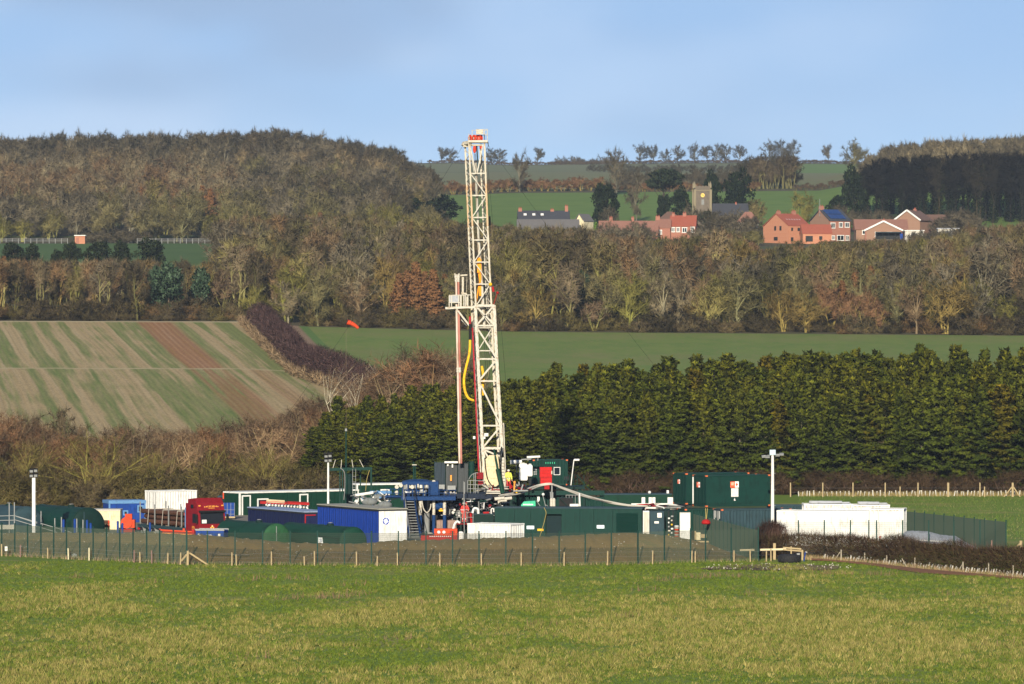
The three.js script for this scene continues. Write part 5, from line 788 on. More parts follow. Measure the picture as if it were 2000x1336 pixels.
// --- lamp masts
function lampMast(label, px, d, topRow, w, pole, kind) {
  const t = thing('lamp_mast', label, 'lamp mast', [X(px, d), PAD, -d]), h = Y(topRow, d) - PAD;
  part(t, 'pole', kind === 'square' ? beam([0, 0, 0], [0, h, 0], w, w) : rod([0, 0, 0], [0, h, 0], w * 0.6, w * 0.42, 10), pole);
  part(t, 'foot', bx(-0.4, 0, -0.4, 0.8, 0.3, 0.8), M.grey);
  for (const k of [0.25, 0.45, 0.62, 0.8]) part(t, 'bracket', bx(w / 2, h * k, -0.04, 0.10, 0.05, 0.08), M.grey);
  if (kind === 'cross') {
    part(t, 'crossbar', [beam([-0.8, h - 0.06, 0.05], [0.8, h + 0.08, -0.05], 0.06), beam([-0.5, h - 0.02, 0.3], [0.5, h + 0.02, -0.3], 0.06)], M.steel);
    for (const [x, y, z] of [[-0.72, -0.1, 0], [-0.42, -0.12, 0.25], [0.42, 0.0, -0.2], [0.74, 0.08, 0]]) part(t, 'floodlight', new THREE.BoxGeometry(0.34, 0.12, 0.3).rotateX(0.35).translate(x, h + y, z), M.steel);
    part(t, 'control_box', bx(-0.24, h + 0.02, -0.18, 0.48, 0.42, 0.36), mat('paleSteel', [0.45, 0.55, 0.62], 0.35, { metal: 0.2 }));
  } else {
    part(t, 'bracket_head', bx(-0.1, h, -0.1, 0.2, 0.75, 0.2), M.black);
    for (const [x, y, z] of [[-0.18, 0.18, 0.15], [0.17, 0.2, 0.15], [-0.18, 0.56, 0.12], [0.17, 0.6, 0.12]]) { const l = part(t, 'floodlight', new THREE.BoxGeometry(0.34, 0.3, 0.2).rotateX(0.3).translate(x, h + y, z), M.black); part(l, 'lens', new THREE.BoxGeometry(0.26, 0.2, 0.02).rotateX(0.3).translate(x, h + y - 0.035, z + 0.105), M.steel); }
    if (kind !== 'square') part(t, 'hood', bx(-0.42, h + 0.76, -0.3, 0.84, 0.1, 0.6), M.black);
  }
  return t;
}
lampMast('white square lamp mast with a black lamp cluster in front of the left tanks', 66, 376, 933, 0.26, M.white, 'square');
lampMast('white round lamp mast with a black hooded lamp head beside the green degasser', 641, 408, 903, 0.2, M.white, 'round');
lampMast('tall pale lamp mast with a cross of flat floodlights right of the stacked green containers', 1509, 377, 889, 0.27, M.white, 'cross');

// --- tall green gas separator with its pipe frame
{
  const d = 422, t = thing('gas_separator', 'tall dark green separator vessel with vent pipe and pipe frame beside the second lamp mast', 'vessel', [X(680, d), PAD, -d]), y = (r) => Y(r, d) - PAD, x = (p) => X(p, d) - X(680, d);
  part(t, 'vessel', [rod([0.1, 0, 0], [0.1, y(928), 0], 0.28, 0.28, 16), new THREE.SphereGeometry(0.28, 14, 8).scale(1, 0.5, 1).translate(0.1, y(928), 0)], M.greenDark);
  part(t, 'column', rod([x(676), 0, 0.2], [x(676), y(925), 0.2], 0.13, 0.13, 10), M.green);
  part(t, 'vent_pipe', rod([x(676), y(925), 0.2], [x(676), y(840), 0.2], 0.075, 0.06, 8), M.green); part(t, 'vent_cap', rod([x(676), y(842), 0.2], [x(676), y(837), 0.2], 0.12, 0.1, 8), M.steel);
  part(t, 'crossbeam', beam([x(643), y(917), 0.1], [x(727), y(915), 0.1], 0.26, 0.26), M.green);
  for (const p of [664, 669, 725, 703]) part(t, 'leg', beam([x(p), 0, p === 703 ? -1.4 : 0.1], [x(p), y(918), p === 703 ? -1.4 : 0.1], p === 725 ? 0.16 : 0.11), M.green);
  for (const [a, b] of [[650, 655], [666, 667], [690, 687], [711, 702]]) part(t, 'stay', rod([x(a), y(915), 0.1], [x(b), y(898), -0.2], 0.03), M.ropeWhite);
  part(t, 'drape_hose', hose([[x(665), y(914), 0.4], [x(672), y(920), 0.5], [x(674), y(950), 0.5], [x(672), y(976), 0.5]], 0.04), M.grey);
  part(t, 'drape_hose', hose([[x(722), y(918), 0.4], [x(717), y(935), 0.5], [x(714), y(962), 0.5]], 0.03), M.khaki);
  for (let k = 0; k < 9; k++) part(t, 'rung', rod([x(689), 0.5 + k * 0.5, 0.35], [x(695), 0.5 + k * 0.5, 0.35], 0.018), M.steel);
  part(t, 'ladder_rail', [rod([x(689), 0, 0.35], [x(689), 5.2, 0.35], 0.025), rod([x(695), 0, 0.35], [x(695), 5.2, 0.35], 0.025)], M.steel);
  const w = thing('windsock', 'orange windsock streaming right on a thin pole above the field', 'windsock', [X(676, 424), PAD, -424]);
  part(w, 'pole', rod([0, 0, 0], [0, Y(626, 424) - PAD, 0], 0.016, 0.008, 6), M.woodDark);
  const a = P(678, 629, 424).sub(w.position), b = P(700, 641, 424).sub(w.position), sock = []; for (let i = 0; i <= 6; i++) { const k = i / 6; sock.push(a.clone().lerp(b, k).add(V(0, 0.10 * Math.sin(k * Math.PI), 0))); }
  const sg = []; for (let i = 0; i < 6; i++) sg.push(rod(sock[i], sock[i + 1], 0.25 - i * 0.02, 0.25 - (i + 1) * 0.02, 12, true)); part(w, 'sock', sg, M.orange); part(w, 'hoop', new THREE.TorusGeometry(0.3, 0.025, 5, 16).rotateY(Math.PI / 2).rotateZ(-0.5).translate(a.x, a.y, a.z), M.black);
}
// clutter between the separator and the blue platform: pipes, valves and grey sacks on a skid
{
  const R = rng(61), d = 404, t = thing('pipe_manifold', 'white and grey pipes and valves heaped between the separator and the blue platform', 'pipework', [X(735, d), PAD, -d]), y = (r) => Y(r, d) - PAD, x = (p) => X(p, d) - X(735, d);
  part(t, 'main_pipe', rod([x(694), y(967), 0.6], [x(729), y(962), 0.3], 0.13, 0.13, 10), M.white);
  for (let k = 0; k < 14; k++) part(t, 'valve', ball(x(694 + R() * 72), y(968 + R() * 17), -R() * 0.8, 0.10 + 0.14 * R(), 7), [M.white, M.grey, M.steel, M.ropeWhite][k % 4]);
  for (let k = 0; k < 44; k++) { const p = 690 + R() * 76, q = 962 + R() * 26; part(t, 'pipe', rod([x(p), y(q), -0.4 + R()], [x(p + (R() - 0.5) * 26), y(q + (R() - 0.5) * 20), -0.4 + R()], 0.035 + 0.05 * R()), [M.white, M.grey, M.dark, M.paleBlue, M.steel][k % 5]); }
  part(t, 'sack', [new THREE.SphereGeometry(0.55, 12, 8).scale(1.3, 0.7, 1).translate(x(722), y(980), 0.2), new THREE.SphereGeometry(0.5, 12, 8).scale(1.3, 0.7, 1).translate(x(752), y(986), 0.3), new THREE.SphereGeometry(0.45, 12, 8).scale(1.2, 0.8, 1).translate(x(738), y(972), -0.3)], M.tarpGrey);
  part(t, 'skid', bx(x(690), 0, -1.2, 3.6, 2.2, 1.8), M.slate); part(t, 'cover', bx(x(722), y(965), -0.8, 1.9, 0.26, 0.5), M.paleBlue);
}

// --- raised blue mud-cleaning platform on legs with a stair
{
  const d = 394, t = thing('raised_platform', 'blue raised platform of mud-cleaning machinery on blue and white legs beside the rig', 'platform', [X(820, d), PAD, -d]), y = (r) => Y(r, d) - PAD, x = (p) => X(p, d) - X(820, d);
  part(t, 'deck', bx(x(784), y(977), -4.5, x(890) - x(784), 0.32, 4.8), M.rigBlue); part(t, 'side_deck', bx(x(752), y(973), -2.6, x(783.5) - x(752), 0.18, 2.6), M.rigBlue);
  part(t, 'tank_body', bx(x(838), y(969.5), -3.8, x(856) - x(838), y(941) - y(969.5), 3.4), M.rigBlue);
  part(t, 'canopy', [bx(x(785), y(947), -3.6, x(838) - x(785), y(941) - y(947), 3.4), new THREE.SphereGeometry(1, 20, 8, 0, 6.283, 0, Math.PI / 2).scale(1.15, 0.2, 1.5).translate(x(815), y(941.5), -2)], M.rigBlue);
  part(t, 'cone_cover', new THREE.CylinderGeometry(0.10, 0.26, 0.24, 12).translate(x(847), y(941), -0.8), M.ropeWhite);
  part(t, 'back_wall', bx(x(785), y(969.5), -3.2, x(838) - x(785), y(947) - y(969.5), 0.1), M.navy);
  for (const p of [786, 797, 806, 813, 827, 838]) part(t, 'post', beam([x(p), y(969.5), 0.1], [x(p), y(945), 0.1], 0.09), M.rigBlue);
  const R = rng(71);
  for (const [a, b, c, e] of [[786, 797, 945, 956], [812, 837, 946, 954]]) part(t, 'screen_box', bx(x(a), y(e), -1.2, x(b) - x(a), y(c) - y(e), 0.9), M.grey);
  for (let k = 0; k < 9; k++) part(t, 'screen_box', bx(x(787 + k * 5.6), y(955 - 3 * R()), -0.9 + R() * 0.3, 0.12, 0.3, 0.5), [M.white, M.steel, M.ropeWhite][k % 3]);
  for (let k = 0; k < 34; k++) part(t, 'motor', rod([x(784 + R() * 53), y(958 + R() * 9), -0.6 + R() * 0.5], [x(784 + R() * 53), y(958 + R() * 9), -0.4 + R() * 0.5], 0.11, 0.11, 8), [M.dark, M.rigBlue, M.steel, M.black, M.navy, M.white][k % 6]);
  for (const [p, q] of [[775, 951], [783, 948], [805, 951], [775, 962]]) part(t, 'float_drum', rod([x(p), y(q), 0.2], [x(p), y(q), -0.3], 0.17, 0.17, 12), M.ropeWhite);
  for (const [row, p0, p1] of [[955, 758, 784], [963, 754, 890], [957, 856, 892], [970, 754, 784]]) part(t, 'handrail', rod([x(p0), y(row), 0.28], [x(p1), y(row), 0.28], 0.03), M.rigBlue);
  for (const p of [756, 763, 770, 778, 800, 817, 832, 858, 868, 878, 889]) part(t, 'rail_post', rod([x(p), y(971), 0.28], [x(p), y(p < 785 ? 953 : 957), 0.28], 0.028), M.rigBlue);
  for (const [p, z, w] of [[821, -0.1, 0.32], [847, -0.6, 0.3], [868, -0.5, 0.32], [835, -4, 0.3], [880, -4, 0.3], [789, -4, 0.3]]) { part(t, 'leg', rod([x(p), 0, z], [x(p), 2.0, z], w / 2, w / 2, 10), M.rigBlue, 'blue painted lower half of a leg'); part(t, 'leg_sleeve', rod([x(p), 2.0, z], [x(p), y(977), z], w / 2 - 0.015, w / 2 - 0.015, 10), M.mastWhite); }
  part(t, 'conductor', rod([x(833), 0, -1.8], [x(833), 2.1, -1.8], 0.25, 0.25, 12), M.grey); part(t, 'loop_hose', hose([[x(824), y(978), 0.2], [x(828), y(995), 0.2], [x(834), y(1001), 0.2], [x(840), y(994), 0.2], [x(842), y(984), 0.2]], 0.05), M.ropeWhite);
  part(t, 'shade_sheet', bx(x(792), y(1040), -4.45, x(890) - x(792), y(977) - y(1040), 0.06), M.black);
  part(t, 'lower_tank', [bx(x(852), 0, -3.2, 1.7, 1.5, 1.8)], mat('pinkGrey', [0.25, 0.17, 0.14], 0.7));
  part(t, 'pump', [rod([x(850), y(990), -0.9], [x(872), y(990), -0.9], 0.3, 0.3, 12), ball(x(862), y(984), -0.8, 0.35)], M.rigBlue);
  part(t, 'notice', [bx(x(857), y(999), -0.3, 0.36, 0.14, 0.02), bx(x(859), y(995), -0.31, 0.2, 0.08, 0.02)], M.yellow);
  // stair down towards the camera
  const s0 = V(x(799), y(977), 0.3), s1 = V(x(814), 0.05, 6.2), st = thing('site_stair', 'steep blue steel stair with grey treads from the blue platform down to the ground', 'stair', [X(820, d), PAD, -d]);
  for (const k of [-0.45, 0.45]) part(st, 'stringer', beam(s0.clone().add(V(k, 0, 0)), s1.clone().add(V(k, 0, 0)), 0.07, 0.26), M.rigBlue);
  for (let i = 0; i < 15; i++) { const p = s0.clone().lerp(s1, (i + 0.5) / 15); part(st, 'tread', bx(p.x - 0.42, p.y - 0.02, p.z - 0.12, 0.84, 0.04, 0.24), M.steel); }
  for (const k of [-0.48, 0.48]) { const u = V(k, 1.0, 0); part(st, 'handrail', [rod(s0.clone().add(u), s1.clone().add(u), 0.03), ...[0, 0.33, 0.66, 1].map((f) => { const p = s0.clone().lerp(s1, f).add(V(k, 0, 0)); return rod(p, p.clone().add(V(0, 1, 0)), 0.028); })], k < 0 ? M.grey : M.dark); }
}
{ const d = 399, t = thing('vent_stand', 'short green double standpipe behind the blue platform', 'pipe', [X(808, d), PAD, -d]); part(t, 'pipe', rod([0, 0, 0], [0, Y(902, d) - PAD, 0], 0.07, 0.07, 8), M.green); part(t, 'pipe', rod([0.14, 0, 0], [0.14, Y(907, d) - PAD, 0], 0.05, 0.05, 8), M.green); part(t, 'tee', rod([-0.14, Y(908, d) - PAD, 0.05], [0.26, Y(908, d) - PAD, 0.05], 0.05), M.ropeWhite); }

// --- orange power pack, white drum and white low container in front
{
  const d = 364.5, t = thing('power_pack', 'bright orange-red power pack on a red skid with two round white gauges', 'machine', [X(822, d), PAD, -d]), y = (r) => Y(r, d) - PAD, x = (p) => X(p, d) - X(822, d);
  part(t, 'skid', bx(0, y(1062), -1.2, x(893), y(1046) - y(1062), 1.2), M.red); part(t, 'body', bx(x(848), y(1046) + 0.002, -1.1, x(893) - x(848), y(1033) - y(1046), 1.0), M.orange);
  for (const p of [857, 867]) part(t, 'gauge', new THREE.CylinderGeometry(0.12, 0.12, 0.05, 16).rotateX(Math.PI / 2).translate(x(p), y(1039.5), -0.08), M.white);
  part(t, 'vent', [0, 1, 2].map((k) => bx(x(878), y(1042) + k * 0.08, -0.097, 0.42, 0.04, 0.03)), M.red); part(t, 'cable_tray', Array.from({ length: 11 }, (_, k) => bx(x(839 + k * 4), y(1048.5), 0.003, 0.09, 0.07, 0.03)), M.white); part(t, 'coil', new THREE.TorusGeometry(0.18, 0.05, 6, 14).rotateX(1.3).translate(x(840), y(1043), -0.5), M.ropeWhite);
  part(t, 'exhaust_hose', hose([[x(885), y(1034), -0.6], [x(888), y(1024), -0.6], [x(893), y(1019), -0.6], [x(898), y(1022), -0.6]], 0.09, 8), M.white);
}
{ const d = 366, t = thing('chemical_drum', 'white upright drum on a pallet between the orange power pack and the white low container', 'drum', [X(900, d), PAD, -d]), h = Y(1038, d) - PAD; part(t, 'drum', new THREE.LatheGeometry([[0.001, 0.5], [0.25, 0.5], [0.26, 0.8], [0.25, 1.1], [0.26, h - 0.15], [0.12, h], [0.001, h]].map((p) => new THREE.Vector2(...p)), 18), M.white); part(t, 'stand', [bx(-0.4, 0.3, -0.4, 0.8, 0.2, 0.8), bx(-0.3, 0, -0.3, 0.6, 0.3, 0.6)], M.steel); part(t, 'tap', rod([0, 0.6, 0.25], [0, 0.6, 0.42], 0.04), M.dark); }
{ const f = front(913, 367, 997, 365); const t = container('low_container', 'low white ribbed container in front of the long dark green mud tank', f, { L: f.L, W: 2.2, H: Y(1023, 366) - PAD, m: M.white, doors: false }); part(t, 'vent_grille', Array.from({ length: 8 }, (_, k) => bx(0.15 + k * 0.14, 0.9, 0.002, 0.05, 0.62, 0.012)), M.grey); }

// --- long dark green mud tank with louvres
{
  const d = 385, f = front(966, d, 1254, 383.5), t = thing('mud_tank', 'long low dark green tank building with louvres at its right end and a recessed door', 'mud tank', f.at, f.turn), S = F / d, x = (p) => (p - 966) / 288 * f.L, H = Y(991, d) - PAD;
  const seg = [[966, 1005], [1005, 1037], [1037, 1066], [1097, 1133], [1133, 1160], [1160, 1197], [1197, 1254]];
  for (const [a, b] of seg) part(t, 'wall_panel', bx(x(a) + 0.008, 0, -0.12, x(b) - x(a) - 0.016, H - 0.05, 0.12), M.green);
  part(t, 'body', bx(0, 0, -2.6, f.L, H - 0.08, 2.1), M.greenDark); part(t, 'lintel', bx(x(1066), H - 0.55, -0.12, x(1097) - x(1066), 0.5, 0.12), M.green); part(t, 'door_recess', bx(x(1066), 0, -0.5, x(1097) - x(1066), H - 0.6, 0.05), M.greenDark); part(t, 'door', bx(x(1068), 0, -0.42, x(1095) - x(1068), H - 0.72, 0.06), mat('doorGreen', [0.002, 0.015, 0.018], 0.5));
  part(t, 'roof', bx(-0.05, H - 0.08, -2.65, f.L + 0.1, 0.1, 2.7), M.slate);
  for (let k = 0; k < 14; k++) part(t, 'louvre', new THREE.BoxGeometry(x(1246) - x(1204), 0.10, 0.05).rotateX(0.6).translate((x(1204) + x(1246)) / 2, 1.0 + k * 0.115, 0.03), M.green);
  part(t, 'label', bx(x(1029), Y(1033, d) - PAD, 0.003, 0.62, 0.27, 0.02), printMat(printTexture(96, 44, (g, w, h) => { g.fillStyle = '#d9e6ec'; g.fillRect(0, 0, w, h); g.fillStyle = '#7fa6c4'; g.fillRect(12, 12, 70, 5); g.fillRect(12, 24, 56, 5); }))); part(t, 'label', bx(x(1166), Y(1031, d) - PAD, 0.003, 0.62, 0.27, 0.02), t.children[t.children.length - 1].material); part(t, 'tag', bx(x(1050), Y(1036.5, d) - PAD, 0.003, 0.5, 0.18, 0.02), M.yellow);
  part(t, 'cable', hose([[x(1063), H, 0.05], [x(1067), H - 0.4, 0.08], [x(1065), H - 0.9, 0.06], [x(1060), H - 1.7, 0.06], [x(1052), 0.2, 0.08]], 0.03), M.khaki);
  part(t, 'seam', [x(1122)].map((v) => bx(v, 0.1, 0.002, 0.03, H - 0.4, 0.012)), M.greenDark);
}
{ const d = 387, f = front(925, d, 965, d), t = thing('pump_skid', 'low dark green pump skid at the left end of the long mud tank', 'skid', f.at, f.turn), h = Y(1005, d) - PAD; part(t, 'body', bx(0, 0, -2.2, f.L - 0.03, h, 2.2), M.greenDark); part(t, 'cap_plate', bx(-0.03, h + 0.002, -2.25, f.L, 0.06, 2.3), M.slate); part(t, 'gooseneck', hose([[0.4, h, -0.3], [0.35, h + 0.45, -0.3], [0.05, h + 0.5, -0.3], [-0.1, h + 0.1, -0.2]], 0.10, 8), M.white); part(t, 'valve', [rod([0.8, h + 0.12, -0.4], [1.3, h + 0.15, -0.4], 0.09, 0.09, 8)], M.red); part(t, 'spout', hose([[1.5, h - 0.1, -0.2], [1.5, h + 0.45, -0.2], [1.65, h + 0.5, -0.2], [1.7, h + 0.2, -0.15]], 0.06, 6), M.white); }
// green covered generator and equipment on the mud tank
{ const d = 387, b = V(X(1032, d), Y(993, d), -d), t = thing('covered_generator', 'bright teal green covered machine standing on the mud tank', 'machine', [b.x, b.y, b.z]); const sh = new THREE.Shape([[-0.6, 0], [-0.58, 0.24], [-0.36, 0.5], [0.56, 0.56], [0.6, 0]].map((p) => new THREE.Vector2(...p))); part(t, 'cover', new THREE.ExtrudeGeometry(sh, { depth: 0.8, bevelEnabled: true, bevelSize: 0.03, bevelThickness: 0.03, bevelSegments: 2 }).translate(0, 0.03, -1.2), M.teal); part(t, 'window', [bx(-0.45, 0.26, -0.36, 0.85, 0.10, 0.02)], M.white); part(t, 'skirt', bx(-0.5, 0, -0.36, 1.0, 0.1, 0.03), M.grey); }
{
  const d = 388, b = [X(1080, d), Y(991, d) + 0.02, -d], t = thing('degasser_unit', 'pair of white cylinders with pipes and hoses standing on the mud tank', 'machine', b), x = (p) => X(p, d) - b[0], y = (r) => Y(r, d) - b[1];
  for (const p of [1077, 1082]) part(t, 'cylinder', [rod([x(p), 0, -0.5], [x(p), y(976), -0.5], 0.13, 0.13, 12), ball(x(p), y(976), -0.5, 0.13)], M.ropeWhite); part(t, 'stack', [rod([x(1076), y(976), -0.6], [x(1075), y(961), -0.6], 0.05), rod([x(1080), y(976), -0.6], [x(1080), y(962), -0.6], 0.04)], M.steel);
  part(t, 'hood', bx(x(1092), 0, -1.6, 1.2, 0.75, 1.2), M.black); part(t, 'apron', beam([x(1094), 0.72, -0.35], [x(1108), 0.1, -0.35], 0.06, 0.5), M.greenDark);
  part(t, 'tank', bx(x(1113), 0.02, -0.7, 0.75, 0.24, 0.5), M.white); part(t, 'prop', [rod([x(1060), y(967), -0.4], [x(1066), 0, -0.3], 0.03), rod([x(1048), y(978), -0.4], [x(1056), 0, -0.3], 0.03), rod([x(1064), y(985), -0.4], [x(1072), 0, -0.3], 0.025)], M.steel);
  part(t, 'lamp', [ball(x(1061), y(966), -0.4, 0.13)], M.white); part(t, 'sign_plate', [bx(x(1049.5), y(978), -0.4, 0.2, 0.32, 0.03), bx(x(1050), y(980), -0.38, 0.12, 0.1, 0.03)], M.white); part(t, 'barrier', [rod([x(1105), y(968), -1.2], [x(1130), y(968), -1.2], 0.03), ...[1106, 1112, 1118, 1124, 1130].map((p) => rod([x(p), 0, -1.2], [x(p), y(968), -1.2], 0.028))], M.steel); part(t, 'post', rod([x(1133), 0, -0.8], [x(1132), y(964), -0.8], 0.07, 0.07, 8), M.white);
}
// --- cabinets, pallets and panels between the mud tank and the stacked containers
{ const d = 376, f = front(1256, d, 1268, d), t = thing('tall_cabinet', 'tall narrow white cabinet at the right end of the long mud tank', 'cabinet', f.at), h = Y(998, d) - PAD; part(t, 'body', bx(0, 0, -0.8, f.L, h, 0.8), M.white); part(t, 'door', bx(0.04, 0.08, 0.002, f.L - 0.08, h - 0.16, 0.03), M.ropeWhite); }
{ const d = 377, f = front(1269, d, 1297, d), t = thing('control_cabinet', 'slate blue cabinet with white stickers right of the narrow white one', 'cabinet', f.at), h = Y(999, d) - PAD; part(t, 'body', bx(0, 0, -1.2, f.L, h, 1.2), M.slate); part(t, 'door', bx(0.05, 0.9, 0.002, f.L - 0.1, h - 1.0, 0.03), M.slate); part(t, 'sticker', [bx(0.62, h - 0.5, 0.033, 0.36, 0.38, 0.01), bx(0.38, h - 0.98, 0.033, 0.36, 0.18, 0.01)], M.white); part(t, 'vent', [bx(0.15, 0.2, 0.002, 0.85, 0.5, 0.03)], M.navy); }
{ const d = 379, f = front(1298, d, 1319, d), R = rng(81), t = thing('valve_rack', 'narrow dark rack hung with white and orange fittings right of the slate cabinet', 'rack', f.at), h = Y(997, d) - PAD; part(t, 'back', bx(0, 0, -0.8, f.L, h, 0.7), M.greenDark); part(t, 'upright', [bx(0.28, 0, 0, 0.08, h, 0.08), bx(0.66, 0, 0, 0.07, h, 0.08)], M.dark); for (let k = 0; k < 14; k++) part(t, 'fitting', bx(0.28 + (k % 2) * 0.24, 0.2 + k * 0.17, 0.082, 0.10 + 0.1 * R(), 0.12, 0.1), [M.white, M.ropeWhite, M.white, M.steel, M.yellow][k % 5]); }
{ const d = 373, f = front(1317, d, 1327, d), t = thing('sack_stack', 'stack of orange and white sacks beside the white panel', 'stack', f.at); for (let k = 0; k < 9; k++) part(t, 'sack', new THREE.SphereGeometry(0.5, 10, 6).scale(f.L, 0.17, 0.8).translate(f.L / 2, 0.75 + k * 0.14, -0.4), k > 7 ? M.white : k % 2 ? M.ropeWhite : M.orange); part(t, 'pallet', bx(0, 0, -0.9, f.L, 0.62, 0.9), M.white); }
{ const d = 369, f = front(1328, d, 1348, d), t = thing('white_panel_box', 'upright white box panel at the right end of the earth bank', 'cabinet', f.at, -0.06), h = Y(1001, d) - PAD; part(t, 'body', bx(0, 0, -0.5, f.L, h, 0.5), M.white); part(t, 'frame', [bx(-0.02, 0, 0.002, 0.05, h, 0.03), bx(f.L - 0.03, 0, 0.002, 0.05, h, 0.03), bx(0.03, h - 0.05, 0.002, f.L - 0.06, 0.05, 0.03), bx(0.03, 0.25, 0.002, f.L - 0.06, 0.05, 0.03)], M.ropeWhite); }
{ const d = 374, t = thing('crate_stack', 'wooden crates and planks stacked before the lower green container', 'crates', [X(1350, d), PAD, -d]); part(t, 'crate', bx(0.05, 0.75, -0.7, 0.34, 0.7, 0.7), M.wood); part(t, 'crate', bx(0.42, 0.72, -0.75, 0.34, 0.62, 0.7), M.cream); part(t, 'crate', bx(0.8, 0.9, -0.7, 0.45, 0.3, 0.6), M.wood); for (let k = 0; k < 4; k++) part(t, 'plank', bx(-0.1, 0.02 + k * 0.17, -0.8, 1.6, 0.12, 0.85), k % 2 ? M.wood : M.woodDark); }
{ const d = 373, b = P(1379, 1024, d), t = thing('red_buoy_float', 'red rounded float hanging on a rope before the lower green container', 'float', [b.x, b.y, b.z]); part(t, 'float', new THREE.LatheGeometry([[0.001, 0], [0.34, 0.0], [0.38, 0.14], [0.3, 0.32], [0.12, 0.4], [0.001, 0.42]].map((p) => new THREE.Vector2(...p)), 18).translate(0, 0, 0), M.red); part(t, 'rope', [rod([0, 0.4, 0], [-0.04, 1.3, 0], 0.035), rod([0.03, 0.4, 0], [0.12, 1.3, 0], 0.03)], M.khaki); }

// --- stacked green containers
const stackTurn = 25;
const orangeCast = mat('castOrange', [0.55, 0.13, 0.045], 0.7);
const hazard = printMat(printTexture(128, 88, (g, w, h) => { g.fillStyle = '#e2572a'; g.fillRect(0, 0, w * 0.55, h); g.fillStyle = '#f3efe8'; g.fillRect(w * 0.55, 0, w, h); g.fillStyle = '#f0c8b0'; g.fillRect(10, 16, 46, 12); g.fillRect(10, 42, 40, 10); g.fillStyle = '#d8402a'; g.beginPath(); g.moveTo(98, 14); g.lineTo(118, 44); g.lineTo(98, 74); g.lineTo(78, 44); g.fill(); }));
{
  const yT = Y(990.5, 385) + 0.02;
  const back = container('shipping_container', 'upper dark green container at the back of the stack, its end showing at the left', { at: [X(1340, 391), yT, -391], turn: stackTurn * Math.PI / 180 }, { L: 6.06, H: 2.62, m: M.green, frame: M.green, cast: orangeCast, smooth: true, doorBar: M.green });
  part(back, 'hazard_label', turned(new THREE.BoxGeometry(0.44, 0.36, 0.01), -Math.PI / 2, -0.03, 1.9, -1.3), hazard);
  const t = container('shipping_container', 'front upper dark green container with orange and white labels on its long side', { at: [X(1379, 385), yT, -385], turn: stackTurn * Math.PI / 180 }, { L: 6.06, H: 2.62, m: M.green, frame: M.green, cast: orangeCast, smooth: true, doorBar: M.green });
  part(t, 'hazard_label', new THREE.BoxGeometry(0.78, 0.5, 0.012).translate(2.7, 1.83, -0.018), hazard); part(t, 'white_label', [new THREE.BoxGeometry(0.68, 0.72, 0.012).translate(2.72, 1.16, -0.018), new THREE.ConeGeometry(0.22, 0.24, 3).scale(1, 1, 0.05).translate(2.74, 0.6, -0.018)], M.white);
  part(t, 'hazard_label', turned(new THREE.BoxGeometry(0.6, 0.44, 0.01), -Math.PI / 2, -0.03, 1.82, -1.35), hazard); part(t, 'white_post', rod([-0.06, 0.2, -2.25], [-0.06, 2.45, -2.25], 0.06, 0.06, 6), M.white);
  // lower row
  const H = yT - 0.02 - PAD;
  container('shipping_container', 'ribbed slate green container under the stack, its long side facing the tall lamp mast', { at: [X(1409, 381), PAD, -381], turn: 14 * Math.PI / 180 }, { L: 6.06, H: H - 0.05, m: M.slate, frame: M.slate, cast: orangeCast, doorBar: M.white });
  container('shipping_container', 'ribbed dark green container under the left part of the stack', { at: [X(1338, 383), PAD, -383], turn: 14 * Math.PI / 180 }, { L: 2.9, H: H - 0.1, m: M.green, frame: M.green, cast: orangeCast, doors: false });
  container('shipping_container', 'low slate container between the lamp mast and the white containers', { at: [X(1500, 398), PAD, -398], turn: 0 }, { L: 6.06, H: Y(987, 398) - PAD, m: M.slate, frame: M.slate, cast: M.red, doors: false });
}
// red-painted steelwork and white beams lying on the mud tank's right end and beyond
{
  const R = rng(91), d = 392, t = thing('beam_stack', 'jumble of red and white steel beams lying between the mud tank and the stacked containers', 'beams', [X(1290, d), PAD, -d]), x = (p) => X(p, d) - X(1290, d), y = (r) => Y(r, d) - PAD;
  for (let k = 0; k < 26; k++) { const p = 1225 + R() * 95, r = 986 + R() * 9, l = 14 + R() * 34; part(t, 'beam', beam([x(p), y(r), -R() * 2.5], [x(p + l), y(r + (R() - 0.5) * 6), -R() * 2.5], 0.07 + 0.08 * R(), 0.08), [M.white, M.red, M.ropeWhite, M.white, M.maroon, M.steel][k % 6]); }
  part(t, 'base', bx(x(1258), 0, -2.6, x(1338) - x(1258), y(997), 2.4), M.greenDark);
  for (const p of [1258, 1272, 1278, 1309, 1316]) part(t, 'white_post', beam([x(p), y(990), -2.2], [x(p), y(973), -2.2], 0.3, 0.2), M.white);
  const g = front(1180, 436, 1312, 437), c = thing('long_tank', 'long dark green tank with white ends behind the steel beams', 'tank', g.at, g.turn), h = Y(967, 436) - PAD; part(c, 'body', bx(0, 0, -2.5, g.L, h, 2.5), M.greenOffice); part(c, 'top_rail', [bx(-0.05, h + 0.002, -2.5, g.L + 0.1, 0.1, 2.5)], M.slate); part(c, 'valve', [ball(g.L * 0.7, h + 0.2, -1, 0.15), bx(g.L * 0.95, h + 0.1, -1, 0.2, 0.3, 0.2)], M.white); part(c, 'trim', [bx(2.6, h - 1.0, 0.003, 3.6, 0.2, 0.05)], M.white);
}
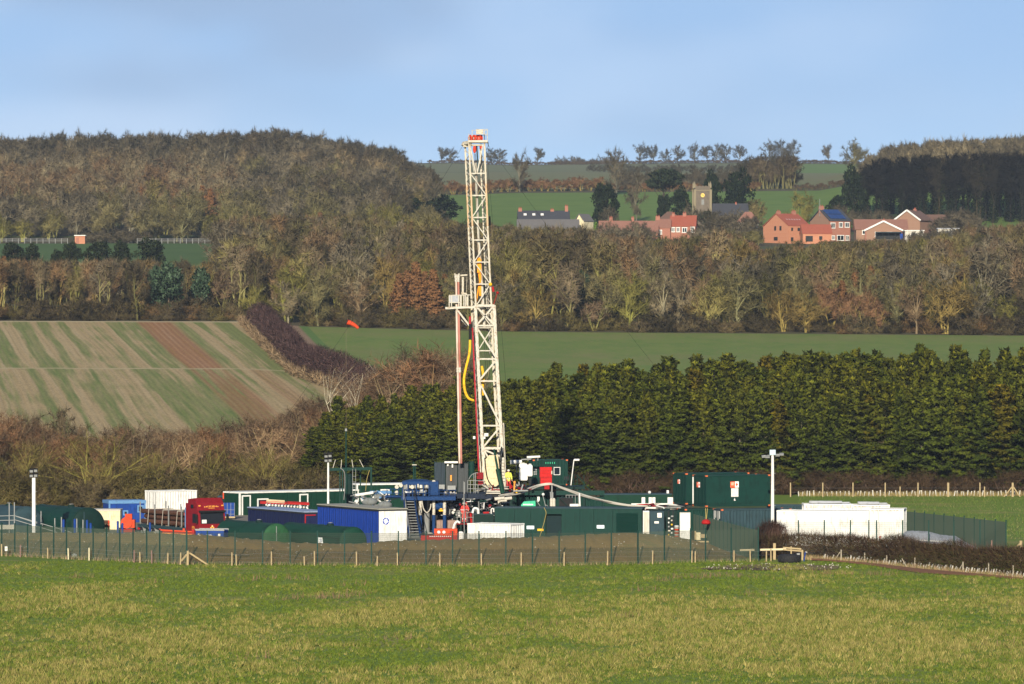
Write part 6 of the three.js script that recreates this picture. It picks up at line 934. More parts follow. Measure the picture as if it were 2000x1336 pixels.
// --- white containers at the right
{
  const f = front(1517, 373, 1697, 371.5); const t = container('white_store', 'long smooth white storage container behind the boundary hedge', f, { L: f.L, W: 2.5, H: Y(997, 373) - PAD, m: M.white, frame: M.white, cast: M.white, smooth: true, doors: false });
  const g = front(1698, 371.4, 1765, 370.9); const u = container('white_store', 'shorter ribbed white container at the right end of the white row', g, { L: g.L, W: 2.5, H: Y(994, 371) - PAD, m: M.white, frame: M.white, cast: M.white, doors: false }); part(u, 'red_mark', bx(0.8, 0.95, 0.002, 0.12, 0.22, 0.012), M.red);
  for (const [a, b, dd, r, l] of [[1570, 1665, 379, 984.5, 'white tank container behind the smooth white one, its roof and pipes showing'], [1665, 1738, 380, 986, 'white low container behind the ribbed white one, its roof showing']]) { const q = front(a, dd, b, dd), c = container('white_store', l, q, { L: q.L, W: 2.4, H: Y(r, dd) - PAD, m: M.white, frame: M.white, cast: M.white, doors: false }); part(c, 'roof_pipe', [rod([0.5, Y(r, dd) - PAD + 0.12, -1], [q.L - 0.8, Y(r, dd) - PAD + 0.1, -1], 0.13, 0.13, 10), rod([1.2, Y(r, dd) - PAD + 0.08, -0.5], [q.L - 0.2, Y(r, dd) - PAD + 0.1, -0.6], 0.07)], M.geotextile); }
  const R = rng(95), gm = gridGeo(range(1764, 1912, 6), range(0, 1, 0.1), (px, k) => { const d = 363.5 + k * 6, h = along([[1764, 1.25], [1772, 1.5], [1810, 1.46], [1840, 1.15], [1866, 1.1], [1885, 0.6], [1912, 0.02]], px) * Math.pow(Math.sin(Math.PI * clamp(0.08 + k * 0.9)), 0.6) + 0.10 * (fbm(px / 8, k * 5, 3) - 0.5); return [X(px, d), Math.max(0, h), -d]; }, 0.3), pile = thing('covered_heap', 'low heap covered in wrinkled pale grey sheeting right of the white containers', 'heap', [0, 0, 0]); part(pile, 'sheet', gm, M.geotextile); part(pile, 'batten', [rod([X(1790, 363), 0.9, -363.2], [X(1850, 363), 0.75, -363.2], 0.03)], M.white);
}

// ---------------------------------------------------------------- people
// one continuous body: tapered capsules between joints, blended and meshed; hands with five fingers, a face, then clothes in their own colours
function cubesMesh(bones, lo, size, res, blend) {
  const mc = new MarchingCubes(res, new THREE.MeshStandardMaterial(), false, false, 60000); mc.isolation = 0;
  const a = new Float32Array(3), cell = size / (res - 1) * 1;
  for (let z = 0; z < res; z++) for (let y = 0; y < res; y++) for (let x = 0; x < res; x++) {
    const p = V(lo.x + (x / res) * size, lo.y + (y / res) * size, lo.z + (z / res) * size); let f = 1e9;
    for (const [A, B, r0, r1] of bones) { const ab = B.clone().sub(A), ap = p.clone().sub(A), t = clamp(ap.dot(ab) / Math.max(1e-9, ab.lengthSq())), d = ap.addScaledVector(ab, -t).length() - lerp(r0, r1, t); const h = clamp(0.5 + 0.5 * (f - d) / blend); f = f > 1e8 ? d : lerp(f, d, h) - blend * h * (1 - h); }
    mc.field[x + y * res + z * res * res] = -f;
  }
  mc.update();
  const n = mc.count, pos = mc.positionArray.slice(0, n * 3), nor = mc.normalArray.slice(0, n * 3);
  for (let i = 0; i < n; i++) { pos[i * 3] = lo.x + (pos[i * 3] + 1) / 2 * size; pos[i * 3 + 1] = lo.y + (pos[i * 3 + 1] + 1) / 2 * size; pos[i * 3 + 2] = lo.z + (pos[i * 3 + 2] + 1) / 2 * size; }
  const g = new THREE.BufferGeometry(); g.setAttribute('position', new THREE.BufferAttribute(pos, 3)); g.setAttribute('normal', new THREE.BufferAttribute(nor, 3)); return g;
}
function person(label, at, turn, pose, cloth, hat, vest) {
  const t = thing('person', label, 'person', at, turn), J = {}, v = (x, y, z) => V(x, y, z);
  const lean = pose.lean ?? 0, hip = v(0, 0.93, 0), neck = v(0, 1.47, lean), head = v(0, 1.63, lean + 0.03);
  const arm = (s, e, h) => [v(s * 0.19, 1.42, lean), e, h], armL = arm(-1, pose.eL ?? v(-0.27, 1.15, lean + 0.02), pose.hL ?? v(-0.27, 0.9, lean + 0.12)), armR = arm(1, pose.eR ?? v(0.27, 1.15, lean + 0.02), pose.hR ?? v(0.27, 0.9, lean + 0.12));
  const leg = (s, st) => [v(s * 0.09, 0.92, 0), v(s * (0.10 + 0.02), 0.5, 0.03 + st), v(s * 0.12, 0.09, st * 1.4 - 0.02), v(s * 0.14, 0.05, st * 1.4 + 0.15)];
  const bones = [[hip, v(0, 1.2, lean * 0.5), 0.145, 0.15], [v(0, 1.2, lean * 0.5), v(0, 1.36, lean), 0.15, 0.155], [v(-0.15, 1.41, lean), v(0.15, 1.41, lean), 0.075, 0.075], [v(-0.07, 0.92, 0), v(0.07, 0.92, 0), 0.13, 0.13], [v(0, 1.4, lean), head, 0.065, 0.055]];
  for (const [a, b, c] of [armL, armR]) bones.push([a, b, 0.062, 0.05], [b, c, 0.048, 0.034]);
  for (const L of [leg(-1, pose.sL ?? 0), leg(1, pose.sR ?? 0.06)]) bones.push([L[0], L[1], 0.10, 0.068], [L[1], L[2], 0.065, 0.05], [L[2], L[3], 0.055, 0.045]);
  const body = cubesMesh(bones, v(-1, -0.1, -1), 2, 72, 0.04);
  const hd = cubesMesh([[head.clone().add(v(0, 0.02, -0.015)), head.clone().add(v(0, 0.045, 0.0)), 0.092, 0.09], [head.clone().add(v(0, -0.07, 0.035)), head.clone().add(v(0, -0.02, 0.03)), 0.05, 0.066], [head.clone().add(v(0, 0.0, 0.09)), head.clone().add(v(0, -0.025, 0.112)), 0.012, 0.017], [head.clone().add(v(-0.092, -0.01, 0)), head.clone().add(v(-0.095, 0.03, -0.01)), 0.014, 0.016], [head.clone().add(v(0.092, -0.01, 0)), head.clone().add(v(0.095, 0.03, -0.01)), 0.014, 0.016], [head.clone().add(v(0, -0.16, -0.01)), head, 0.055, 0.06], [head.clone().add(v(-0.022, -0.062, 0.085)), head.clone().add(v(0.022, -0.062, 0.085)), 0.009, 0.009]], head.clone().add(v(-0.2, -0.2, -0.2)), 0.4, 60, 0.018);
  const col = (g, fn) => { const p = g.attributes.position, c = new Float32Array(p.count * 3); for (let i = 0; i < p.count; i++) { const k = fn(V(p.getX(i), p.getY(i), p.getZ(i))); c.set(k, i * 3); } g.setAttribute('color', new THREE.BufferAttribute(c, 3)); return g; };
  const skin = [0.45, 0.26, 0.18], boot = [0.03, 0.025, 0.02];
  const fingers = [];
  for (const [a, e, h] of [armL, armR]) {
    const f = h.clone().sub(e).normalize(), side = v(0, 0, 1).cross(f).normalize(), fw = f.clone().cross(side), palm = [[h, h.clone().addScaledVector(f, 0.085), 0.03, 0.036]], hb = [...palm];
    for (let k = 0; k < 4; k++) { const b = h.clone().addScaledVector(f, 0.085).addScaledVector(fw, (k - 1.5) * 0.021), l = [0.068, 0.078, 0.073, 0.056][k], m = b.clone().addScaledVector(f, l * 0.55).addScaledVector(side, 0.012), tip = m.clone().addScaledVector(f, l * 0.3).addScaledVector(side, 0.03); hb.push([b, m, 0.0095, 0.009], [m, tip, 0.009, 0.0075]); }
    const tb = h.clone().addScaledVector(f, 0.025).addScaledVector(fw, 0.03), tm = tb.clone().addScaledVector(fw, 0.03).addScaledVector(f, 0.03), tt = tm.clone().addScaledVector(f, 0.03).addScaledVector(side, 0.012); hb.push([tb, tm, 0.012, 0.011], [tm, tt, 0.011, 0.009]);
    fingers.push(col(cubesMesh(hb, h.clone().addScaledVector(f, 0.07).add(v(-0.12, -0.12, -0.12)), 0.24, 64, 0.006), () => skin));
  }
  const whole = mergeGeometries([col(body, (p) => (p.y > 1.5 ? skin : p.y < 0.12 ? boot : (cloth.bands && ((p.y > 0.34 && p.y < 0.39) || (p.y > 1.1 && p.y < 1.15)) ? [0.6, 0.6, 0.58] : p.y < 0.9 ? cloth.legs : cloth.top))), col(hd, (p) => (p.z > head.z + 0.078 && Math.abs(Math.abs(p.x) - 0.034) < 0.013 && Math.abs(p.y - head.y - 0.012) < 0.008 ? [0.03, 0.02, 0.02] : p.z > head.z + 0.08 && Math.abs(p.y - head.y + 0.062) < 0.004 && Math.abs(p.x) < 0.024 ? [0.3, 0.11, 0.10] : p.z < head.z - 0.02 && p.y > head.y - 0.06 ? [0.06, 0.04, 0.03] : skin)), ...fingers]);
  part(t, 'body', whole, new THREE.MeshStandardMaterial({ vertexColors: true, roughness: 0.8, side: THREE.DoubleSide }));
  if (hat) { const hp = []; for (let i = 0; i <= 8; i++) { const a = i / 8 * Math.PI / 2; hp.push(new THREE.Vector2(Math.max(0.001, 0.118 * Math.cos(a)), 0.105 * Math.sin(a))); } const h = part(t, 'helmet', [new THREE.LatheGeometry([new THREE.Vector2(0.14, -0.005), ...hp], 18).scale(1, 1, 1.12).translate(head.x, head.y + 0.045, head.z), new THREE.CylinderGeometry(0.09, 0.11, 0.012, 16, 1).scale(1, 1, 0.7).translate(head.x, head.y + 0.045, head.z + 0.085)], hat); }
  if (vest) { const g = cubesMesh([[v(0, 0.88, 0), v(0, 1.2, lean * 0.5), 0.165, 0.168], [v(0, 1.2, lean * 0.5), v(0, 1.36, lean), 0.168, 0.172], [v(-0.16, 1.41, lean), v(0.16, 1.41, lean), 0.09, 0.09], ...[armL, armR].flatMap(([a, b, c]) => [[a, b, 0.078, 0.066], [b, b.clone().lerp(c, 0.8), 0.062, 0.048]])], v(-0.7, 0.6, -0.7), 1.4, 64, 0.03); part(t, 'jacket', g, M.hivis); part(t, 'reflective_band', [0.98, 1.16].map((y) => new THREE.CylinderGeometry(0.172, 0.172, 0.05, 20, 1, true).translate(0, y, lean * 0.4)), M.white); }
  return t;
}

// ---------------------------------------------------------------- the drilling rig
const RD = 400, RX = 960, rx = (p) => X(p, RD) - X(RX, RD), ry = (r) => Y(r, RD) - PAD;
const rig = thing('drilling_rig', 'tall cream lattice drilling mast leaning slightly left, with crown platform, racking board and travelling block', 'drilling rig', [X(RX, RD), PAD, -RD]);
{
  const q = (p, r, z = 0) => V(rx(p), ry(r), z);
  // upper mast section: corner positions by row
  const uL = (r) => along([[275, 916], [470, 924], [600, 929.5], [700, 934]], r), uR = (r) => along([[275, 946], [470, 953.5], [600, 960], [700, 964]], r);
  const UF = 0.55, UB = -0.65, DX = -8;
  const leg = (fn, dx, z, r0, r1, w, m, n = 5) => { for (let i = 0; i < n; i++) { const a = lerp(r0, r1, i / n), b = lerp(r0, r1, (i + 1) / n); part(rig, 'leg', beam(q(fn(a) + dx, a, z), q(fn(b) + dx, b, z), w, w), i === 1 && m === M.mastCream ? M.mastRust : m); } };
  mat('mastRust', [0.46, 0.33, 0.21], 0.7, { map: rustMap });
  leg(uL, 0, UF, 277, 690, 0.145, M.mastCream); leg(uR, 0, UF, 277, 690, 0.15, M.mastCream); leg(uL, DX, UB, 280, 690, 0.15, M.mastCream); leg(uR, DX + 1, UB, 280, 690, 0.13, M.mastWhite);
  const lev = [282, 339, 382, 425, 469, 512, 555, 598, 640, 685];
  lev.forEach((r, i) => { if (i) { part(rig, 'girt', beam(q(uL(r), r, UF + 0.02), q(uR(r), r, UF + 0.02), 0.10, 0.08), M.mastWhite); part(rig, 'girt', beam(q(uL(r) + DX, r, UB), q(uR(r) + DX, r, UB), 0.08, 0.07), M.mastWhite); part(rig, 'girt', beam(q(uR(r), r, UF), q(uR(r) + DX, r, UB), 0.07, 0.06), M.mastWhite); part(rig, 'girt', beam(q(uL(r), r, UF), q(uL(r) + DX, r, UB), 0.08, 0.07), M.mastWhite); } });
  for (let i = 1; i + 1 < lev.length; i++) { const a = lev[i], b = lev[i + 1]; part(rig, 'brace', i % 2 ? beam(q(uL(a), a, UF), q(uR(b), b, UF), 0.085, 0.07) : beam(q(uR(a), a, UF), q(uL(b), b, UF), 0.085, 0.07), M.mastWhite); }
  part(rig, 'brace', beam(q(918, 284, UF), q(929, 338, UF), 0.09), M.mastWhite); part(rig, 'brace', beam(q(943, 284, UF), q(932, 338, UF), 0.10), M.mastWhite); part(rig, 'brace', beam(q(917, 284, UF), q(926, 336, UF - 0.2), 0.06), M.mastWhite);
  const lac = []; for (let r = 292, i = 0; r < 680; r += 10.5, i++) lac.push(i % 2 ? beam(q(uL(r), r, UF - 0.05), q(uL(r + 10.5) + DX, r + 10.5, UB), 0.055) : beam(q(uL(r) + DX, r, UB), q(uL(r + 10.5), r + 10.5, UF - 0.05), 0.055));
  for (let k = 0; k < lac.length; k++) part(rig, 'lacing_bar', lac[k], M.mastWhite);
  for (let r = 300, i = 0; r < 680; r += 14, i++) part(rig, 'lacing_bar', i % 2 ? beam(q(uR(r), r, UF - 0.05), q(uR(r + 14) + DX, r + 14, UB), 0.05) : beam(q(uR(r) + DX, r, UB), q(uR(r + 14), r + 14, UF - 0.05), 0.05), M.mastWhite);
  // ram, ladder and lines inside the mast
  part(rig, 'hoist_ram', [rod(q(929, 318, 0), q(935, 470, 0), 0.12, 0.12, 10), rod(q(935, 470, 0), q(946, 640, 0), 0.15, 0.15, 10)], M.mastWhite); part(rig, 'ram_rod', rod(q(931, 284, -0.1), q(934, 330, -0.1), 0.07), M.slate);
  part(rig, 'guide_rail', [beam(q(938, 290, -0.5), q(946, 470, -0.5), 0.18, 0.2), beam(q(946, 470, -0.5), q(954, 640, -0.5), 0.2, 0.2)], M.mastCream);
  for (const [a, b, c, e, m] of [[927, 300, 937, 505, M.dark], [929, 300, 939, 505, M.dark], [940, 290, 962, 880, M.dark], [945, 640, 955, 880, M.dark], [949, 640, 958, 880, M.dark]]) part(rig, 'drill_line', rod(q(a, b, 0.1), q(c, e, 0.1), 0.022), m);
  for (let r = 300; r < 690; r += 7) part(rig, 'ladder_rung', beam(q(uR(r) - 9.5, r, -0.3), q(uR(r) - 5.5, r, -0.3), 0.03), M.grey);
  // travelling block
  part(rig, 'travelling_block', [bx(rx(932), ry(533), -0.05, 0.36, ry(507) - ry(533), 0.3), rod(q(935, 507, 0.1), q(935, 503, 0.1), 0.22, 0.12, 10)], M.blockOrange ?? mat('blockOrange', [0.80, 0.30, 0.02], 0.5)); part(rig, 'hook', [rod(q(937, 534, 0.1), q(938, 552, 0.1), 0.16, 0.10, 10), rod(q(938, 556, 0.1), q(938, 578, 0.1), 0.12, 0.12, 8), rod(q(936, 552, 0.1), q(929, 600, 0.1), 0.06)], M.blockOrange);
  // crown
  part(rig, 'crown_platform', [bx(rx(915), ry(279), -0.9, rx(952.5) - rx(915), ry(274.5) - ry(279), 1.8)], M.mastWhite); part(rig, 'crown_beam', [beam(q(904, 281, UB), q(920, 279, UF), 0.25, 0.35), bx(rx(904), ry(287), UB - 0.1, 0.5, 0.3, 0.6), bx(rx(916), ry(285), -0.4, 1.2, 0.12, 0.8)], M.mastCream);
  for (const p of [916, 922, 946, 952]) part(rig, 'crown_post', rod(q(p, 275, p === 922 || p === 946 ? -0.85 : 0.85), q(p, p < 920 ? 262 : 253, p === 922 || p === 946 ? -0.85 : 0.85), 0.035), M.mastWhite);
  for (const r of [253.5, 263]) part(rig, 'crown_rail', [rod(q(922, r, -0.85), q(952, r, -0.85), 0.025), rod(q(943, r, 0.85), q(952, r, 0.85), 0.025), rod(q(952, r, -0.85), q(952, r, 0.85), 0.025)], M.mastWhite);
  part(rig, 'crown_panel', bx(rx(930), ry(263), 0.5, 0.63, ry(253) - ry(263), 0.06), M.mastCream);
  for (const [p, w] of [[918, 0.0], [926, 0.1], [931, -0.1], [936, 0.1], [939, -0.2]]) { const s = part(rig, 'sheave', new THREE.CylinderGeometry(0.3, 0.3, 0.09, 20).rotateZ(Math.PI / 2).rotateY(0.5).translate(rx(p), ry(270), w), M.sheaveRed ?? mat('sheaveRed', [0.55, 0.05, 0.02], 0.5)); part(s, 'hub', new THREE.CylinderGeometry(0.1, 0.1, 0.13, 10).rotateZ(Math.PI / 2).rotateY(0.5).translate(rx(p), ry(270), w), M.mastWhite); }
  part(rig, 'hanging_block', new THREE.SphereGeometry(0.2, 12, 10).scale(0.75, 1.7, 0.75).translate(rx(927), ry(292), 0.3), M.sheaveRed); part(rig, 'hanging_block', new THREE.SphereGeometry(0.17, 12, 10).scale(0.8, 1.2, 0.8).translate(rx(939.5), ry(287), 0.2), M.sheaveRed); part(rig, 'crown_hook', beam(q(953, 277, 0.5), q(954, 287, 0.5), 0.07), M.dark);
  // lower mast section with heavier legs
  const lL = (r) => along([[597, 928.5], [700, 933.5], [850, 941.5], [893, 944]], r), lR = (r) => along([[597, 965], [700, 970], [850, 979], [893, 981.5]], r), LF = 0.8, LB = -0.9;
  for (let i = 0; i < 6; i++) { const a = lerp(597, 893, i / 6), b = lerp(597, 893, (i + 1) / 6); for (const [fn, dx, z, w, m] of [[lL, 0, LF, 0.26, M.mastWhite], [lR, 0, LF, 0.28, M.mastWhite], [lL, -7, LB, 0.22, M.mastCream], [lR, -7, LB, 0.24, M.mastCream]]) part(rig, 'leg', beam(q(fn(a) + dx, a, z), q(fn(b) + dx, b, z), w, w), m); }
  const ll = [597, 636, 701, 744, 831, 875];
  ll.forEach((r, i) => { part(rig, 'girt', beam(q(lL(r), r, LF + 0.03), q(lR(r) + 1, r, LF + 0.03), i === 0 || i === 5 ? 0.22 : 0.14, 0.1), M.mastWhite); part(rig, 'girt', beam(q(lR(r), r, LF), q(lR(r) - 7, r, LB), 0.12), M.mastWhite); part(rig, 'girt', beam(q(lL(r), r, LF), q(lL(r) - 7, r, LB), 0.12), M.mastWhite); });
  [[lR, 597, lL, 636], [lL, 597, lR, 636], [lL, 638, lR, 700], [lR, 702, lL, 743], [lL, 745, lR, 830], [lR, 832, lL, 874], [lL, 877, lR, 893]].forEach(([fa, a, fb, b]) => part(rig, 'brace', beam(q(fa(a), a, LF), q(fb(b), b, LF), 0.15, 0.1), M.mastWhite));
  for (let r = 606, i = 0; r < 880; r += 15, i++) { part(rig, 'lacing_bar', i % 2 ? beam(q(lL(r), r, LF), q(lL(r + 15) - 7, r + 15, LB), 0.07) : beam(q(lL(r) - 7, r, LB), q(lL(r + 15), r + 15, LF), 0.07), M.mastCream); part(rig, 'lacing_bar', i % 2 ? beam(q(lR(r), r, LF), q(lR(r + 15) - 7, r + 15, LB), 0.07) : beam(q(lR(r) - 7, r, LB), q(lR(r + 15), r + 15, LF), 0.07), M.mastCream); }
  part(rig, 'side_frame', [rod(q(983.5, 826, 0.5), q(988, 945, 0.5), 0.06), rod(q(980, 830, 0.5), q(984, 826, 0.5), 0.05), rod(q(935, 870, 0.6), q(940, 935, 0.6), 0.08)], M.mastWhite); part(rig, 'foot_brace', [beam(q(945, 878, 0.9), q(955, 895, 0.9), 0.14), beam(q(982, 876, 0.9), q(976, 896, 0.9), 0.14), beam(q(944, 875, LF), q(946, 950, LF), 0.3), beam(q(980, 875, LF), q(985, 950, LF), 0.28)], M.mastWhite);
  // standpipe and hoses
  part(rig, 'standpipe', rod(q(923, 640, 0.9), q(935.5, 920, 0.9), 0.07, 0.07, 8), M.standRed ?? mat('standRed', [0.36, 0.02, 0.03], 0.5)); part(rig, 'standpipe', rod(q(918, 618, 0.9), q(918, 633, 0.9), 0.10), M.standRed);
  part(rig, 'rotary_hose', hose([q(918.5, 664, 1.1), q(917, 690, 1.2), q(910, 720, 1.3), q(906.5, 742, 1.35), q(909, 765, 1.3), q(916, 778, 1.2), q(925, 782, 1.0)], 0.115, 9, 40), M.yellow); part(rig, 'rotary_hose', hose([q(941, 715, 0), q(944, 735, 0.1), q(943, 755, 0.1), q(943, 772, 0)], 0.12, 8), M.yellow); part(rig, 'hose_end', rod(q(918.5, 633, 1), q(918.5, 664, 1.1), 0.12, 0.12, 8), M.black);
  // racking board
  part(rig, 'racking_board', [beam(q(870, 602, 0.6), q(968, 598, 0.6), 0.2, 0.1), beam(q(870, 602, -1.0), q(930, 600, -1.0), 0.16, 0.1), bx(rx(872), ry(602) - 0.05, -1.0, rx(918) - rx(872), 0.08, 1.55)], M.mastWhite); part(rig, 'board_brace', [beam(q(892, 604, 0.5), q(917, 636, 0.5), 0.15), beam(q(884, 604, -0.9), q(912, 636, -0.9), 0.12)], M.mastWhite);
  part(rig, 'windshield', [bx(rx(878), ry(591), 0.55, rx(897) - rx(878), ry(577) - ry(591), 0.05)], M.geotextile); part(rig, 'basket_post', [877.5, 882, 896, 899, 901, 906, 909, 914].map((p) => beam(q(p, 600, 0.6), q(p, p > 898 ? 577 : 577, 0.6), 0.08)), M.mastWhite); part(rig, 'basket_rail', [beam(q(877, 577, 0.6), q(919, 576, 0.6), 0.07), beam(q(877, 591, 0.62), q(899, 591, 0.62), 0.07)], M.mastWhite); part(rig, 'seat_plate', [bx(rx(906), ry(597), 0.2, 0.4, 0.85, 0.06)], M.mastCream);
  part(rig, 'winch_post', [beam(q(904, 575, 0.3), q(904, 541, 0.3), 0.17), beam(q(899, 538, 0.3), q(913, 537, 0.3), 0.12), beam(q(901, 572, 0.3), q(912, 574, 0.3), 0.12), rod(q(912, 540, 0.3), q(911, 572, 0.3), 0.02)], M.mastCream);
  // lamps on the right of the mast
  part(rig, 'beacon', new THREE.SphereGeometry(0.16, 10, 8).translate(rx(958), ry(555.5), 0.8), M.yellow); part(rig, 'beacon', rod(q(962, 560, 0.8), q(964, 570, 0.8), 0.11, 0.11, 8), M.red); part(rig, 'beacon', [ball(rx(972), ry(572), 0.8, 0.12), rod(q(971, 574, 0.8), q(964, 595, 0.8), 0.03)], M.red);
  // pipe racked beside the mast
  const drillPipe = (l, a, b, r0, r1, m, z) => { const t = thing('racked_pipe', l, 'pipe', [X(RX, RD), PAD, -RD]); part(t, 'tube', rod(q(a, r0, z), q(b, r1, z), 0.095, 0.095, 10), m); part(t, 'tool_joint', [rod(q(lerp(a, b, 0.5), lerp(r0, r1, 0.5) - 3, z), q(lerp(a, b, 0.5), lerp(r0, r1, 0.5) + 7, z), 0.125, 0.125, 10), rod(q(a, r0, z), q(lerp(a, b, 0.04), lerp(r0, r1, 0.04), z), 0.12, 0.12, 10)], M.mastWhite); };
  drillPipe('white-and-rust drill pipe standing left of the mast, its left tube', 890.5, 897.5, 536, 905, M.pipeWhite ?? mat('pipeWhite', [0.54, 0.46, 0.40], 0.6, { map: rustMap }), 0.2); drillPipe('rust-red drill pipe standing left of the mast, its right tube', 895, 901, 536, 905, M.pipeRed ?? mat('pipeRed', [0.40, 0.17, 0.14], 0.7, { map: rustMap }), 0.15);
  part(rig, 'finger', [beam(q(888.5, 534, 0.2), q(889, 543, 0.2), 0.1), beam(q(896.5, 534, 0.2), q(896.5, 543, 0.2), 0.1), beam(q(888, 542, 0.2), q(897, 542, 0.2), 0.12)], M.mastWhite);
  // cream drawworks cover, feet and floor
  const plate = new THREE.Shape([[rx(948), ry(898)], [rx(956), ry(889)], [rx(972), ry(889)], [rx(979), ry(950)], [rx(956), ry(950)], [rx(947), ry(940)]].map((p) => new THREE.Vector2(...p)));
  part(rig, 'drawworks_cover', new THREE.ExtrudeGeometry(plate, { depth: 0.9, bevelEnabled: true, bevelSize: 0.04, bevelThickness: 0.04, bevelSegments: 2 }).translate(0, 0, 0.9), M.coverCream ?? mat('coverCream', [0.60, 0.50, 0.32], 0.5));
  for (let k = 0; k < 4; k++) part(rig, 'floor_step', bx(rx(949), ry(952 + k * 3.6), 1.0 + k * 0.32, rx(986) - rx(949), 0.10, 0.34), M.mastWhite); part(rig, 'step_side', bx(rx(948), ry(966), 0.9, 0.08, 0.6, 1.5), M.dark);
  part(rig, 'black_hose', hose([q(947, 893, 1.95), q(949, 915, 1.97), q(953, 935, 1.97), q(962, 948, 1.95), q(972, 951, 1.95)], 0.05), M.black); part(rig, 'black_hose', hose([q(980, 872, 1.5), q(977, 890, 1.9), q(976, 905, 1.95), q(978, 930, 1.95)], 0.06), M.black);
  part(rig, 'raising_ram', [rod(q(965, 877, 1.6), q(972, 915, 2.1), 0.10, 0.10, 10), rod(q(972, 915, 2.1), q(982, 962, 2.5), 0.19, 0.19, 12)], M.greenTank);
  part(rig, 'ladder', [beam(q(983, 888, 0.9), q(986, 945, 0.9), 0.06), beam(q(976, 888, 0.9), q(979, 945, 0.9), 0.06), ...Array.from({ length: 9 }, (_, k) => beam(q(977 + k * 0.3, 892 + k * 6, 0.92), q(984 + k * 0.3, 892 + k * 6, 0.92), 0.04))], M.mastCream);
  part(rig, 'floor_light', [bx(rx(946), ry(852), 0.6, 0.35, 0.28, 0.3), bx(rx(943), ry(857), 0.6, 0.22, 0.2, 0.3), bx(rx(924), ry(857), 0.6, 0.2, 0.24, 0.3)], M.white);
}
